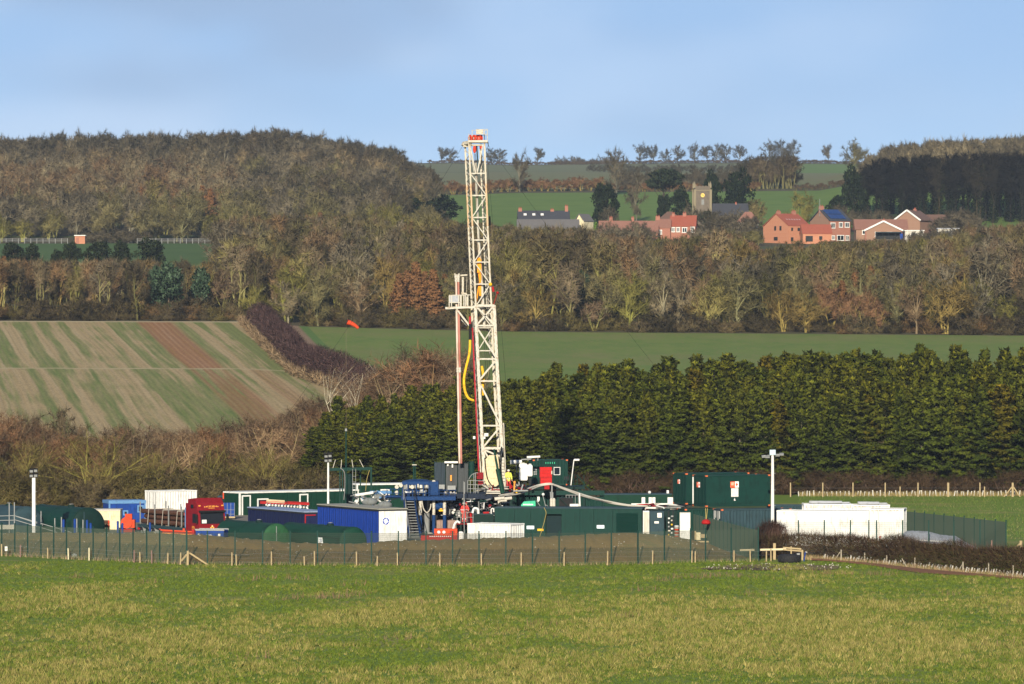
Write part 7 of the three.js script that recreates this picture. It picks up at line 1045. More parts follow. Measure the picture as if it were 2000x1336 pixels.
// drill floor: deck, substructure, windwalls, rails
{
  const q = (p, r, z = 0) => V(rx(p), ry(r), z), t = thing('drill_floor', 'raised drill floor of the rig with tarpaulin skirt, handrails and red control boxes', 'drill floor', [X(RX, RD), PAD, -RD]), R = rng(131);
  part(t, 'deck', bx(rx(852), ry(969), -4.0, rx(1000) - rx(852), 0.25, 6.0), M.dark); part(t, 'skirt', gridGeo(range(874, 962, 4), [0, 0.5, 1], (p, k) => [rx(p), ry(961.5 + (p - 874) * 0.03 + k * (p < 890 ? 6 : 9.5) + 0.6 * Math.sin(p * 0.5)), 2.06 + 0.08 * Math.sin(p * 0.9 + k * 2) * k]), M.tarpNavy);
  for (const [p, z] of [[905, 1.8], [940, 1.8], [975, 1.8], [998, 1.8], [880, -3.5], [920, -3.5], [960, -3.5], [998, -3.5]]) part(t, 'column', beam(q(p, 969, z), q(p, 1062, z), 0.22, 0.22), p === 975 ? M.mastWhite : M.greenDark);
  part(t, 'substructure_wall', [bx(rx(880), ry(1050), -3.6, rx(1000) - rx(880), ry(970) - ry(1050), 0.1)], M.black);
  for (const [p, r, e] of [[882, 971, 905], [903, 973.5, 925], [917, 973.5, 946]]) part(t, 'light_tube', rod(q(p, r, 1.95), q(e, r - 3, 1.9), 0.06), M.white);
  for (const p of [870, 881, 888]) part(t, 'valve', [ball(rx(p), ry(961), 2.1, 0.12), rod(q(p, 961, 2.1), q(p + 4, 962, 2.1), 0.06)], M.ropeWhite);
  // windwalls
  for (const [a, b, r0, m, l] of [[848, 869, 904, M.tarp, 'dark blue-grey tarpaulin panel'], [870, 893, 909, M.tarpClear ?? mat('tarpClear', [0.055, 0.06, 0.062], 0.3), 'greyer see-through tarpaulin panel'], [894, 914, 906, M.tarpGrey2 ?? mat('tarpGrey2', [0.05, 0.056, 0.06], 0.6), 'grey tarpaulin panel']]) { const w = part(t, 'windwall', gridGeo(range(a + 0.4, b - 0.4, 2.05), range(r0, 962, 8), (p, r) => [rx(p), ry(r), -1.2 + 0.02 * Math.sin(p * 0.7 + r * 0.1)]), m, l); part(w, 'frame', [beam(q(a, 902, -1.25), q(a, 969, -1.25), 0.07), beam(q(b, 902, -1.25), q(b, 969, -1.25), 0.07), beam(q(a, r0 - 1, -1.25), q(b, r0 - 1, -1.25), 0.05)], M.greenDark); }
  part(t, 'white_hood', [bx(rx(868), ry(905), -1.1, rx(894) - rx(868), 0.16, 0.5), bx(rx(873), ry(911), -1.05, 0.12, 0.3, 0.1), bx(rx(882), ry(914), -1.05, 0.12, 0.42, 0.1)], M.white); part(t, 'lamp', bx(rx(879), ry(940), -1.1, 0.14, 0.5, 0.1), M.amber);
  part(t, 'shaker_box', [bx(rx(857), ry(956), -0.8, 0.5, 0.4, 0.4), bx(rx(874), ry(957), -0.8, 0.7, 0.36, 0.4)], M.steel);
  for (const [p, r0, r1] of [[914, 937, 962], [919, 936, 962], [926, 924, 962], [929, 922, 962], [934, 945, 962], [908, 940, 1045]]) part(t, 'rail_post', rod(q(p, r1, 2.0), q(p, r0, 2.0), 0.035), M.steel); for (const r of [937, 945, 953]) part(t, 'handrail', rod(q(914, r, 2.0), q(948, r + 1, 2.0), 0.03), M.steel); part(t, 'curved_rail', hose([q(916, 935, 2.0), q(921, 927, 2.0), q(928, 923, 2.0), q(934, 922, 2.0)], 0.035), M.steel);
  part(t, 'control_box', bx(rx(931.5), ry(935), 0.9, 0.55, 0.58, 0.4), M.maroon); part(t, 'control_box', bx(rx(934), ry(947), 1.0, 0.45, 0.4, 0.4), M.maroon); part(t, 'green_drum', rod(q(921, 902, -1.6), q(921, 935, -1.6), 0.25, 0.25, 12), M.green);
  for (let k = 0; k < 60; k++) part(t, 'fitting', rod(q(924 + R() * 70, 945 + R() * 15, 1.4 + R() * 0.6), q(924 + R() * 70, 945 + R() * 15, 1.4 + R() * 0.6).lerp(q(960, 955, 1.7), 0.85), 0.04 + 0.04 * R()), [M.dark, M.steel, M.grey, M.black, M.ropeWhite, M.maroon][k % 6]);
  part(t, 'tool_post', [rod(q(1004, 960, 1.5), q(1005, 942, 1.5), 0.08), ball(rx(1005), ry(941), 1.5, 0.12)], M.amber); part(t, 'tool_post', [rod(q(1009, 962, 1.4), q(1009, 955, 1.4), 0.10)], M.yellow);
  part(t, 'red_guard', beam(q(994, 944, 1.6), q(1000, 952, 1.7), 0.25, 0.1), M.red);
  for (let k = 0; k < 26; k++) part(t, 'bop_stack', rod(q(990 + R() * 50, 940 + R() * 20, 0.6 + R()), q(990 + R() * 50, 958, 0.6 + R()), 0.05 + 0.05 * R()), [M.dark, M.steel, M.maroon, M.black][k % 4]);
}
// well gear under the floor
{
  const d = 396, b = [X(905, d), PAD, -d], q = (p, r, z = 0) => V(X(p, d) - b[0], Y(r, d) - PAD, z), t = thing('choke_manifold', 'dark pipework with red valves and green tanks under the drill floor', 'pipework', b), R = rng(151);
  for (let k = 0; k < 120; k++) { const p = 872 + R() * 125, r = 976 + R() * 40, v = R() < 0.5; part(t, 'pipe', rod(q(p, r, -2 * R()), v ? q(p + (R() - 0.5) * 3, r + 10 + R() * 20, -2 * R()) : q(p + (R() - 0.5) * 40, r + (R() - 0.5) * 8, -2 * R()), 0.03 + 0.06 * R()), [M.dark, M.steel, M.green, M.black, M.grey, M.slate, M.greenDark, M.white][k % 8]); }
  for (let k = 0; k < 30; k++) part(t, 'valve', ball(q(880 + R() * 90, 985 + R() * 28, -R()).x, q(0, 985 + R() * 28).y, -R(), 0.08 + 0.10 * R(), 7), [M.white, M.maroon, M.steel, M.dark][k % 4]);
  for (const [p, r] of [[886, 1004], [928, 1000]]) part(t, 'accumulator', rod(q(p, r + 8, -1.5), q(p + 12, r + 8, -1.5), 0.4, 0.4, 14), M.green);
  part(t, 'work_deck', bx(q(874, 0).x, q(0, 1024).y, -1.2, q(924, 0).x - q(874, 0).x, 0.10, 1.6), M.maroon); part(t, 'deck_leg', [876, 900, 922].map((p) => beam(q(p, 1024, 0.3), q(p, 1062, 0.3), 0.14)), M.greenDark); part(t, 'tank', bx(q(876, 0).x, 0, -2.4, 2.0, 1.3, 1.2), M.greenDark);
  for (const [p, r] of [[919, 1006], [920, 1016]]) part(t, 'red_pipe', rod(q(p, r - 6, 0.1), q(p + 1, r + 8, 0.1), 0.11, 0.11, 8), M.red); part(t, 'mast_pole', rod(q(907, 1050, 0.6), q(906, 940, 0.6), 0.045, 0.045, 6), M.grey);
  for (const p of [893, 900, 912, 924]) part(t, 'rail_post', rod(q(p, 1022, 0.45), q(p, 1000, 0.45), 0.03), M.steel); part(t, 'rail', [rod(q(890, 1000, 0.45), q(926, 1000, 0.45), 0.03), rod(q(890, 1010, 0.45), q(926, 1010, 0.45), 0.025)], M.steel);
  part(t, 'white_duct', [rod(q(982, 974, 0.9), q(1000, 972, 0.9), 0.14, 0.14, 8), rod(q(966, 974, 1.0), q(985, 972, 1.0), 0.16, 0.14, 8), rod(q(974, 978, 0.9), q(990, 977, 0.9), 0.09)], M.ropeWhite);
}
person('person in red coveralls and a white helmet standing on the deck under the drill floor', [X(905, 392), Y(1023.5, 396) + 0.10, -395.6], 0.5, { hR: V(0.24, 1.12, 0.28), eR: V(0.3, 1.12, 0.02) }, { top: [0.52, 0.04, 0.03], legs: [0.42, 0.05, 0.04], bands: true }, M.white);
person('red-helmeted person in coveralls bending behind the one under the drill floor', [X(911.5, 392.6), Y(1023.5, 396) + 0.10, -396.4], -0.6, { lean: 0.12 }, { top: [0.50, 0.05, 0.04], legs: [0.25, 0.06, 0.05], bands: false }, M.red);
person('person in a yellow high-visibility jacket and white helmet at the right foot of the mast', [X(993, 398.4), Y(957, 398.4), -398.4], 0.4, { hL: V(-0.2, 1.1, 0.25) }, { top: [0.5, 0.5, 0.1], legs: [0.36, 0.03, 0.03], bands: false }, M.white, true);
person('person in red coveralls partly hidden behind the right leg of the mast', [X(987.5, 399.3), Y(957, 398.4), -400.2], -0.3, {}, { top: [0.48, 0.03, 0.03], legs: [0.42, 0.03, 0.03], bands: true }, M.red);

// --- dog house, chemical tanks and light pole to the right of the mast
{
  const d = 418, y0 = Y(948, d), t = container('shipping_container', 'dark green ribbed control cabin with orange corners on the rig floor', { at: [X(1041, d), y0, -d], turn: 9 * Math.PI / 180 }, { L: 3.2, W: 2.44, H: Y(898, d) - y0, m: M.green, frame: M.green, cast: M.castOrange, doors: false });
  part(t, 'window', [bx(1.95, 0.98, 0.0, 0.5, 0.62, 0.03)], M.glass); part(t, 'window_frame', [bx(1.9, 0.93, 0.002, 0.05, 0.72, 0.06), bx(2.45, 0.93, 0.002, 0.05, 0.72, 0.06), bx(1.95, 1.6, 0.002, 0.5, 0.05, 0.06), bx(1.95, 0.93, 0.002, 0.5, 0.05, 0.06)], M.white);
  part(t, 'vent', [0, 1, 2, 3, 4, 5].map((k) => bx(0.06 + (k % 2) * 0.16, 0.95 + Math.floor(k / 2) * 0.2, 0.002, 0.12, 0.14, 0.03)), M.steel); part(t, 'plate', bx(2.85, 0.45, 0.002, 0.42, 0.35, 0.03), M.dark); part(t, 'roof_vent', [0, 1, 2, 3, 4].map((k) => bx(1.15 + k * 0.2, 1.95, 0.002, 0.06, 0.16, 0.03)), M.teal);
  const base = thing('cabin_platform', 'dark green steel platform carrying the control cabin, with rails and a stair at its right', 'platform', [X(1041, d), PAD, -d]), q = (p, r, z = 0) => V(X(p, d) - X(1041, d), Y(r, d) - PAD, z);
  part(base, 'deck', bx(q(1000, 0).x, q(0, 955).y, -3.4, q(1142, 0).x - q(1000, 0).x, 0.24, 5.0), M.greenDark); part(base, 'front_beam', bx(q(1000, 0).x, q(0, 966).y, 1.62, q(1180, 0).x - q(1000, 0).x, 0.42, 0.2), M.green);
  part(base, 'lower_wall', [bx(q(1000, 0).x, 0, -2.2, q(1130, 0).x - q(1000, 0).x, q(0, 967).y, 0.1)], M.greenDark); part(base, 'lower_container', turned(ribbed(q(1180, 0).x - q(1000, 0).x, q(0, 970).y), 0, q(1000, 0).x, 0, 1.2), M.green);
  for (const p of [1003, 1050, 1098, 1140]) part(base, 'column', beam(q(p, 962, 1.4), V(q(p, 0).x, 0, 1.4), 0.2), M.greenDark);
  for (const p of [1104, 1112, 1120, 1127, 1140]) part(base, 'rail_post', rod(q(p, 952, 1.4), q(p, 927, 1.4), 0.03), M.green); for (const r of [927, 935, 943]) part(base, 'handrail', rod(q(1104, r, 1.4), q(1127, r, 1.4), 0.03), M.green);
  part(base, 'stair_rail', [rod(q(1127, 927, 1.4), q(1142, 945, 1.4), 0.04), rod(q(1127, 950, 1.4), q(1150, 975, 1.4), 0.08), rod(q(1142, 945, 1.4), q(1128, 960, 1.4), 0.05), rod(q(1141, 945, 1.4), q(1165, 968, 1.4), 0.04)], M.green);
  for (let k = 0; k < 5; k++) part(base, 'lower_tank', bx(q(1062 + k * 24, 0).x, q(0, 990).y - 0.3, 0.2 - 0.1 * k, 0.95, 1.0 + 0.1 * (k % 2), 1.0), k % 2 ? M.greenDark : M.green);
}
{ const d = 412, b = P(1055, 947, d), t = thing('red_locker', 'bright red two-piece steel locker in front of the green control cabin', 'locker', [b.x, b.y, b.z], 0.12), w = X(1078, d) - b.x; part(t, 'body', [bx(0, 0.62, -0.5, w, 0.96, 0.5), bx(0.04, 0, -0.5, w - 0.04, 0.6, 0.5)], M.redBright ?? mat('redBright', [0.46, 0.012, 0.010], 0.45)); part(t, 'door', [bx(0.06, 0.7, 0.002, w - 0.12, 0.8, 0.03)], M.redBright); part(t, 'rib', [bx(0.06, 1.0, 0.034, w - 0.12, 0.03, 0.02), bx(0.06, 1.25, 0.034, w - 0.12, 0.03, 0.02), bx(0.06, 0.33, 0.002, w - 0.1, 0.04, 0.03)], M.red); part(t, 'latch', bx(w - 0.06, 0.95, 0.002, 0.1, 0.3, 0.06), M.ropeWhite); part(t, 'leg', [bx(0.4, -0.4, -0.3, 0.45, 0.4, 0.2)], M.red); }
for (const [a, b, r0, r1, l] of [[1014.5, 1030, 906, 938, 'large white plastic tank left of the green control cabin'], [1031, 1039.5, 908, 930, 'narrow white tank with stepped edge beside the larger white tank']]) { const d = 413, p = P(a, r1, d), t = thing('chemical_tank', l, 'tank', [p.x, p.y, p.z]), w = X(b, d) - p.x, h = Y(r0, d) - p.y; const sh = new THREE.Shape([[0.06, 0], [w - 0.06, 0], [w, 0.08], [w, h - 0.1], [w - 0.1, h], [0.06, h], [0, h - 0.08], [0, 0.08]].map((v) => new THREE.Vector2(...v))); part(t, 'tank', new THREE.ExtrudeGeometry(sh, { depth: 0.7, bevelEnabled: true, bevelSize: 0.03, bevelThickness: 0.03, bevelSegments: 2 }).translate(0, 0, -0.8), M.white); part(t, 'lid', rod([w / 2, h + 0.02, -0.4], [w / 2, h + 0.1, -0.4], 0.14, 0.12, 10), M.ropeWhite); part(t, 'stand', [bx(0.08, -0.8, -0.6, 0.1, 0.78, 0.1), bx(w - 0.18, -0.8, -0.6, 0.1, 0.78, 0.1)], M.dark); }
{ const d = 414, t = thing('roof_light', 'white ribbed light unit on the left end of the control cabin roof', 'lamp', [P(997, 905, d).x, P(997, 905, d).y, -d]); part(t, 'housing', rod([0, 0.1, 0], [1.0, 0.14, -0.2], 0.2, 0.17, 12), M.white); part(t, 'rib', [0.2, 0.45, 0.7].map((x) => new THREE.TorusGeometry(0.2, 0.02, 5, 14).rotateY(Math.PI / 2).translate(x, 0.11, -0.05)), M.ropeWhite); part(t, 'arm', rod([0.5, -0.1, 0], [0.6, -0.9, -0.2], 0.05), M.steel); const b = thing('roof_tube', 'white tube lying on the control cabin roof', 'tube', [P(1029, 893.5, d).x, P(1029, 893.5, d).y, -d - 0.6]); part(b, 'tube', [rod([0, 0, 0], [1.2, 0.06, 0], 0.11, 0.11, 10)], M.white); part(b, 'support', [rod([0.1, -0.12, 0], [0.1, -0.32, 0], 0.04), rod([1.0, -0.08, 0], [1.0, -0.3, 0], 0.04), rod([-0.5, -0.2, 0.1], [0.4, -0.16, 0.1], 0.07)], M.steel); }
{ const d = 414, p = P(1115, 948, d), t = thing('floodlight_pole', 'thin leaning white floodlight pole right of the control cabin', 'lamp', [p.x, p.y, p.z]), q = P(1121, 898, d).sub(p); part(t, 'pole', rod(V(0, 0, 0), q, 0.05, 0.045, 8), M.white); part(t, 'arm', rod(q, q.clone().add(V(0.5, 0.03, 0)), 0.04), M.white); part(t, 'lamp_head', bx(q.x + 0.02, q.y - 0.08, -0.1, 0.46, 0.16, 0.3), M.white); }
// long white hoses draped from the rig over a red stand to the beam stack
{
  const d = 408, t = thing('flow_hose', 'pair of long off-white hoses rising to a peak by the red locker', 'hose', [0, 0, 0]);
  const line = (pts, r) => part(t, 'hose', hose(pts.map(([p, py, dd]) => P(p, py, dd)), r, 7, 60), M.ropeWhite);
  line([[975, 968, 397], [1005, 963, 399], [1030, 955, 402], [1055, 947, 404], [1073, 944.5, 404], [1085, 948, 403], [1120, 960, 400], [1150, 970, 397], [1190, 980, 393], [1230, 987, 391], [1265, 989, 390]], 0.09);
  line([[985, 968, 396.5], [1012, 965, 398.5], [1035, 957, 401.5], [1060, 948, 403.5], [1078, 946, 403.5], [1095, 953, 402], [1130, 966, 399], [1165, 976, 395.5], [1205, 985, 392], [1240, 989, 390.5]], 0.065);
  part(t, 'support', [rod(P(1078, 946, 403.5), P(1078, 1000, 403.5), 0.07), rod(P(1132, 966, 398.8), P(1132, 1000, 398.8), 0.07)], M.steel);
}
// guy wires
for (const [a, d0, b, l] of [[[905, 283], 400, [430, 985, 432], 'guy wire running down left from the mast top'], [[953, 283], 400, [1512, 985, 474], 'long guy wire running down right from the mast top across the spruces'], [[947, 284], 400, [992, 960, 404], 'steep wire with a turnbuckle down the right side of the mast'], [[950, 288], 400, [1006, 960, 408], 'steep thin wire right of the mast']]) {
  const A = P(a[0], a[1], d0), B = P(b[0], b[1], b[2]), t = thing('guy_wire', l, 'wire', [0, 0, 0]), pts = []; for (let i = 0; i <= 10; i++) { const k = i / 10; pts.push(A.clone().lerp(B, k).add(V(0, -1.1 * Math.sin(Math.PI * k) * (A.distanceTo(B) > 40 ? 1 : 0.15), 0))); }
  part(t, 'cable', hose(pts, 0.010, 4, 20), M.dark); if (b[0] < 1000 && b[0] > 900) part(t, 'turnbuckle', rod(pts[2], pts[2].clone().lerp(pts[3], 0.25), 0.09), M.dark);
}

// ---------------------------------------------------------------- village and church on the hillside
const brickTex = (a, b) => colourTexture(128, 128, (u, v) => { const n = fbm(u * 14, v * 30, 3), m = fbm(u * 4, v * 4, 2); return mix3(a, b, clamp(n * 0.8 + m * 0.4 - 0.1)); });
const tileTex = (a, b) => colourTexture(128, 128, (u, v) => { const n = fbm(u * 24, v * 40, 3), r = 0.5 + 0.5 * Math.sin(v * 28 * Math.PI); const c = mix3(a, b, n); const k = 0.9 + 0.12 * r; return [c[0] * k, c[1] * k, c[2] * k]; });
const B = {};
for (const [k, c, m] of [['salmon', [1, 1, 1], brickTex([0.31, 0.115, 0.058], [0.38, 0.175, 0.10])], ['brown', [1, 1, 1], brickTex([0.198, 0.106, 0.066], [0.238, 0.139, 0.092])], ['redBrick', [1, 1, 1], brickTex([0.224, 0.086, 0.056], [0.277, 0.119, 0.079])], ['stone', [1, 1, 1], brickTex([0.075, 0.060, 0.044], [0.135, 0.108, 0.080])], ['pantile', [1, 1, 1], tileTex([0.21, 0.044, 0.024], [0.27, 0.072, 0.038])], ['oldTile', [1, 1, 1], tileTex([0.172, 0.069, 0.046], [0.224, 0.112, 0.079])], ['brownTile', [1, 1, 1], tileTex([0.099, 0.050, 0.033], [0.132, 0.073, 0.050])], ['slateTile', [1, 1, 1], tileTex([0.023, 0.025, 0.033], [0.040, 0.041, 0.050])], ['greyTile', [1, 1, 1], tileTex([0.086, 0.079, 0.076], [0.125, 0.115, 0.109])]]) B[k] = new THREE.MeshStandardMaterial({ map: m, roughness: 0.9, side: THREE.DoubleSide });
const VD = 1150, vm = F / VD;
// gabled house: local x along the ridge 0..L, z 0..-W, eaves at E, ridge at Rg. hip closes the ends with sloping roof
function house(name, label, category, { at, turn }, { L, W, E, Rg, wall, wallEnd = wall, roof, over = 0.35, win = [], endWin = [], chim = [], barge, hip = 0, group }) {
  const t = thing(name, label, category, at, turn, group);
  part(t, 'wall', [bx(0, -2, -0.3, L, E + 2, 0.3), bx(0, -2, -W, L, E + 2, 0.3)], wall);
  const gable = (x) => { const s = new THREE.Shape(hip ? [[0, -2], [W - 0.62, -2], [W - 0.62, E], [0, E]].map((p) => new THREE.Vector2(...p)) : [[0, -2], [W - 0.62, -2], [W - 0.62, E], [W / 2 - 0.31, Rg - 0.1], [0, E]].map((p) => new THREE.Vector2(...p))); return new THREE.ExtrudeGeometry(s, { depth: 0.3, bevelEnabled: false }).rotateY(Math.PI / 2).translate(x, 0, -0.31); };
  part(t, 'gable_wall', gable(0.003), wallEnd); part(t, 'gable_wall', gable(L - 0.303), wallEnd);
  const th = 0.16, e = over, sl = (Rg - E) / (W / 2), pos = [], uv = [];
  const quad = (a, b, c, d) => { for (const p of [a, b, c, a, c, d]) { pos.push(...p); uv.push((p[0] + p[2] * 0.6) / 4, (p[1]) / 3); } };
  const y0 = E - sl * e, h = hip;
  const F0 = [-e, y0, e], F1 = [L + e, y0, e], R0 = [-e + h + (h ? e : 0), Rg, -W / 2], R1 = [L + e - h - (h ? e : 0), Rg, -W / 2], K0 = [-e, y0, -W - e], K1 = [L + e, y0, -W - e], up = (p) => [p[0], p[1] + th, p[2]];
  const slopes = [[F0, F1, R1, R0], [K1, K0, R0, R1], ...(h ? [[F0, R0, R0, K0], [K1, R1, R1, F1]] : [])];
  slopes.forEach((s) => { pos.length = uv.length = 0; const u = s.map(up); quad(...u); quad(s[0], s[3], s[2], s[1]); for (let i = 0; i < 4; i++) { const j = (i + 1) % 4; quad(s[i], s[j], u[j], u[i]); } const g = new THREE.BufferGeometry(); g.setAttribute('position', new THREE.Float32BufferAttribute(pos, 3)); g.setAttribute('uv', new THREE.Float32BufferAttribute(uv, 2)); g.computeVertexNormals(); part(t, 'roof', g, roof); });
  if (barge) { const x = -e - 0.06; part(t, 'bargeboard', [beam([x, y0 + 0.05, e], [x, Rg + 0.1, -W / 2], 0.1, 0.4), beam([x, y0 + 0.05, -W - e], [x, Rg + 0.1, -W / 2], 0.1, 0.4)], M.white); }
  const opening = (geo, x, y, w, hh, end, dark) => { const f = end ? (g) => turned(g, -Math.PI / 2, 0, 0, 0) : (g) => g; const o = part(t, 'window', f(new THREE.BoxGeometry(w, hh, 0.06).translate(x, y, 0.02)), dark ? M.dark : M.glass); if (!dark) part(o, 'frame', [f(new THREE.BoxGeometry(0.14, hh, 0.08).translate(x - w / 2, y, 0.045)), f(new THREE.BoxGeometry(0.14, hh, 0.08).translate(x + w / 2, y, 0.045)), f(new THREE.BoxGeometry(0.1, hh, 0.08).translate(x, y, 0.045)), f(new THREE.BoxGeometry(w + 0.28, 0.16, 0.082).translate(x, y + hh / 2, 0.045)), f(new THREE.BoxGeometry(w + 0.28, 0.18, 0.086).translate(x, y - hh / 2, 0.05))], M.white); };
  for (const [x, y, w, hh, dark] of win) opening(0, x, y, w, hh, false, dark); for (const [x, y, w, hh, dark] of endWin) opening(0, x - W, y, w, hh, true, dark);
  for (const [x, hh, w] of chim) { const c = part(t, 'chimney', bx(x - w / 2, Rg - 0.9, -W / 2 - 0.35, w, hh + 0.9, 0.7), B.redBrick); part(c, 'pot', [rod([x - w / 4, Rg + hh, -W / 2], [x - w / 4, Rg + hh + 0.35, -W / 2], 0.13, 0.11, 8), rod([x + w / 4, Rg + hh, -W / 2], [x + w / 4, Rg + hh + 0.35, -W / 2], 0.13, 0.11, 8)], B.pantile); }
  return t;
}
// foot of a building whose near corner stands at bearing px with ground row
const foot = (px, row, d) => [X(px, d), Y(row, d), -d];
const rad = (a) => a * Math.PI / 180;
{ // salmon brick house: gable towards the left-front, long side towards the right-front
  const d = 1150, h = house('brick_house', 'large salmon-red brick house with a bright red pantiled roof and gable facing left', 'house', { at: foot(1540, 479, d), turn: rad(38) }, { L: 7.2, W: 9.6, E: 4.9, Rg: 7.9, wall: B.salmon, roof: B.pantile, over: 0.12, win: [[1.2, 4.0, 0.6, 0.8, 1], [3.4, 4.0, 0.7, 0.8, 1], [5.4, 4.0, 0.8, 0.8, 1], [1.2, 1.5, 0.8, 1.0, 1]], endWin: [[4.6, 4.3, 0.7, 1.1, 1], [6.6, 4.3, 0.7, 1.1, 1], [4.8, 1.7, 1.4, 0.9, 1]], chim: [[0.9, 0.7, 1.0], [6.0, 0.8, 1.0]] });
  for (let k = 0; k < 6; k++) part(h, 'roof_window', new THREE.BoxGeometry(0.5, 0.04, 0.5).rotateX(0.56).translate(1.5 + k * 0.85, 6.55, -2.3), mat('paleLead' + k, [0.36, 0.22, 0.22], 0.6));
  house('brick_annexe', 'low red-roofed brick annexe between the salmon house and the house with the solar roof', 'house', { at: foot(1568, 471, 1146), turn: rad(4) }, { L: 7.2, W: 5, E: 2.0, Rg: 4.1, wall: B.salmon, roof: B.pantile, over: 0.2, win: [[1.6, 0.6, 1.8, 1.4, 1], [4.5, 0.8, 0.8, 0.9, 1]] });
}
{ const d = 1165, h = house('brick_house', 'brown brick house with blue solar panels on its dark roof and white windows', 'house', { at: foot(1621, 469, d), turn: rad(30) }, { L: 6.2, W: 9, E: 5.0, Rg: 7.8, wall: B.redBrick, wallEnd: B.brown, roof: B.slateTile, over: 0.25, win: [[0.9, 3.7, 1.2, 1.3], [3.3, 3.9, 1.0, 1.2], [5.2, 3.9, 1.2, 1.2], [1.0, 0.6, 0.8, 1.0], [3.2, 0.6, 2.0, 1.3], [5.3, 0.6, 0.9, 1.2]], chim: [[0.4, 0.9, 1.2]] }); for (let k = 0; k < 4; k++) for (let j = 0; j < 2; j++) part(h, 'solar_panel', new THREE.BoxGeometry(1.15, 0.05, 2.05).rotateX(0.557).translate(1.0 + k * 1.2, 5.72 + j * 1.25 + 0.32, -1.1 - j * 2.06 + 0.0), M.solar ?? new THREE.MeshStandardMaterial({ color: new THREE.Color().setRGB(0.012, 0.035, 0.12), roughness: 0.35 })); part(h, 'aerial', rod([-0.4, 6, -4], [-0.4, 10.5, -4], 0.06), M.steel); }
{ const d = 1148; house('bungalow', 'brick bungalow with a broad white-edged gable facing the camera', 'bungalow', { at: foot(1762, 467, d), turn: rad(84) }, { L: 7.5, W: 9.2, E: 2.2, Rg: 4.4, wall: B.redBrick, wallEnd: B.brown, roof: B.oldTile, over: 0.3, barge: true, endWin: [[3.2, 1.2, 1.3, 1.1], [6, 1.2, 1.2, 1.1]], chim: [[3.5, 0.5, 0.9]] });
  house('bungalow', 'long low red-tiled roof wing behind the white-edged bungalow gable', 'bungalow', { at: foot(1672, 460, 1156), turn: 0 }, { L: 12.8, W: 7, E: 1.7, Rg: 4.0, wall: B.brown, roof: B.oldTile, win: [[2.2, 0.8, 1.2, 1]] });
  const v = thing('veranda', 'dark open-fronted veranda below the white bungalow gable', 'veranda', foot(1711, 469, 1143)); part(v, 'roof', bx(0, 1.9, -2.2, 6.4, 0.14, 2.6), M.slate); for (const x of [0.1, 1.6, 3.1, 4.7, 6.2]) part(v, 'post', bx(x, -1, 0.1, 0.14, 2.9, 0.14), M.dark); part(v, 'back_wall', bx(0, -1, -2.2, 6.4, 2.9, 0.1), M.dark); part(v, 'railing', bx(0, 0, 0.25, 6.4, 0.12, 0.06), M.woodDark); part(v, 'blue_sheet', bx(5.9, -0.2, 0.3, 0.7, 1.8, 0.1), M.blue); }
house('brown_house', 'brown-roofed house with a white-edged gable right of the bungalow', 'house', { at: foot(1797, 452, 1180), turn: rad(62) }, { L: 8, W: 7.0, E: 3.0, Rg: 5.4, wall: B.brown, roof: B.brownTile, over: 0.35, barge: true, chim: [[5, 0.5, 0.9]] });
house('brown_house', 'long low brown roof at the right end of the village', 'house', { at: foot(1805, 452, 1190), turn: rad(-3) }, { L: 11.5, W: 7, E: 2.3, Rg: 4.3, wall: B.brown, roof: B.brownTile });
for (const [px, row, d, L, l] of [[1768, 466, 1140, 4.6, 'pale flat-roofed garage beside the bungalow'], [1832, 462, 1140, 5.2, 'pale grey shed at the right end of the village']]) { const t = thing('garden_shed', l, 'shed', foot(px, row, d)); part(t, 'wall', bx(0, -1.5, -3, L, 3.4, 3), M.ropeWhite); part(t, 'roof', bx(-0.2, 1.902, -3.2, L + 0.4, 0.2, 3.4), px < 1800 ? M.white : M.geotextile); part(t, 'door', bx(L * 0.3, -1, 0.002, L * 0.35, 2.4, 0.05), M.grey); }
{ const d = 1150; house('cottage', 'two-storey red-roofed brick cottage with white windows left of the church tower', 'cottage', { at: foot(1309, 462, d), turn: rad(-6) }, { L: 6.3, W: 6, E: 2.7, Rg: 5.2, wall: B.redBrick, roof: B.pantile, over: 0.2, win: [[0.8, 1.7, 0.7, 1.1], [2.0, 1.7, 0.7, 1.1], [3.6, 1.6, 1.1, 1.2], [5.6, 1.7, 0.8, 1.3]], chim: [[0.6, 0.6, 0.7], [3.4, 0.7, 0.9]] });
  house('cottage', 'lower red-roofed cottage wing with one white window, left of the two-storey cottage', 'cottage', { at: foot(1281, 466, 1148), turn: rad(-4) }, { L: 3.6, W: 5, E: 2.8, Rg: 4.8, wall: B.redBrick, roof: B.oldTile, over: 0.2, win: [[1.1, 1.6, 0.7, 1.0]], chim: [[0.4, 0.8, 1.1]] });
  house('cottage_row', 'long faded pinkish-red tiled roof reaching left from the cottages, half hidden by trees', 'cottage', { at: foot(1173, 468, 1140), turn: rad(3) }, { L: 14.2, W: 6, E: 1.9, Rg: 4.6, wall: B.redBrick, roof: B.oldTile, over: 0.3, chim: [[2.8, 0.9, 0.8], [8.2, 0.9, 0.7]] });
  house('hipped_house', 'dark red hipped roof showing behind the two-storey cottage', 'house', { at: foot(1289, 452, 1175), turn: 0 }, { L: 5.2, W: 6, E: 3.2, Rg: 5.0, wall: B.redBrick, roof: B.brownTile, hip: 2 }); }
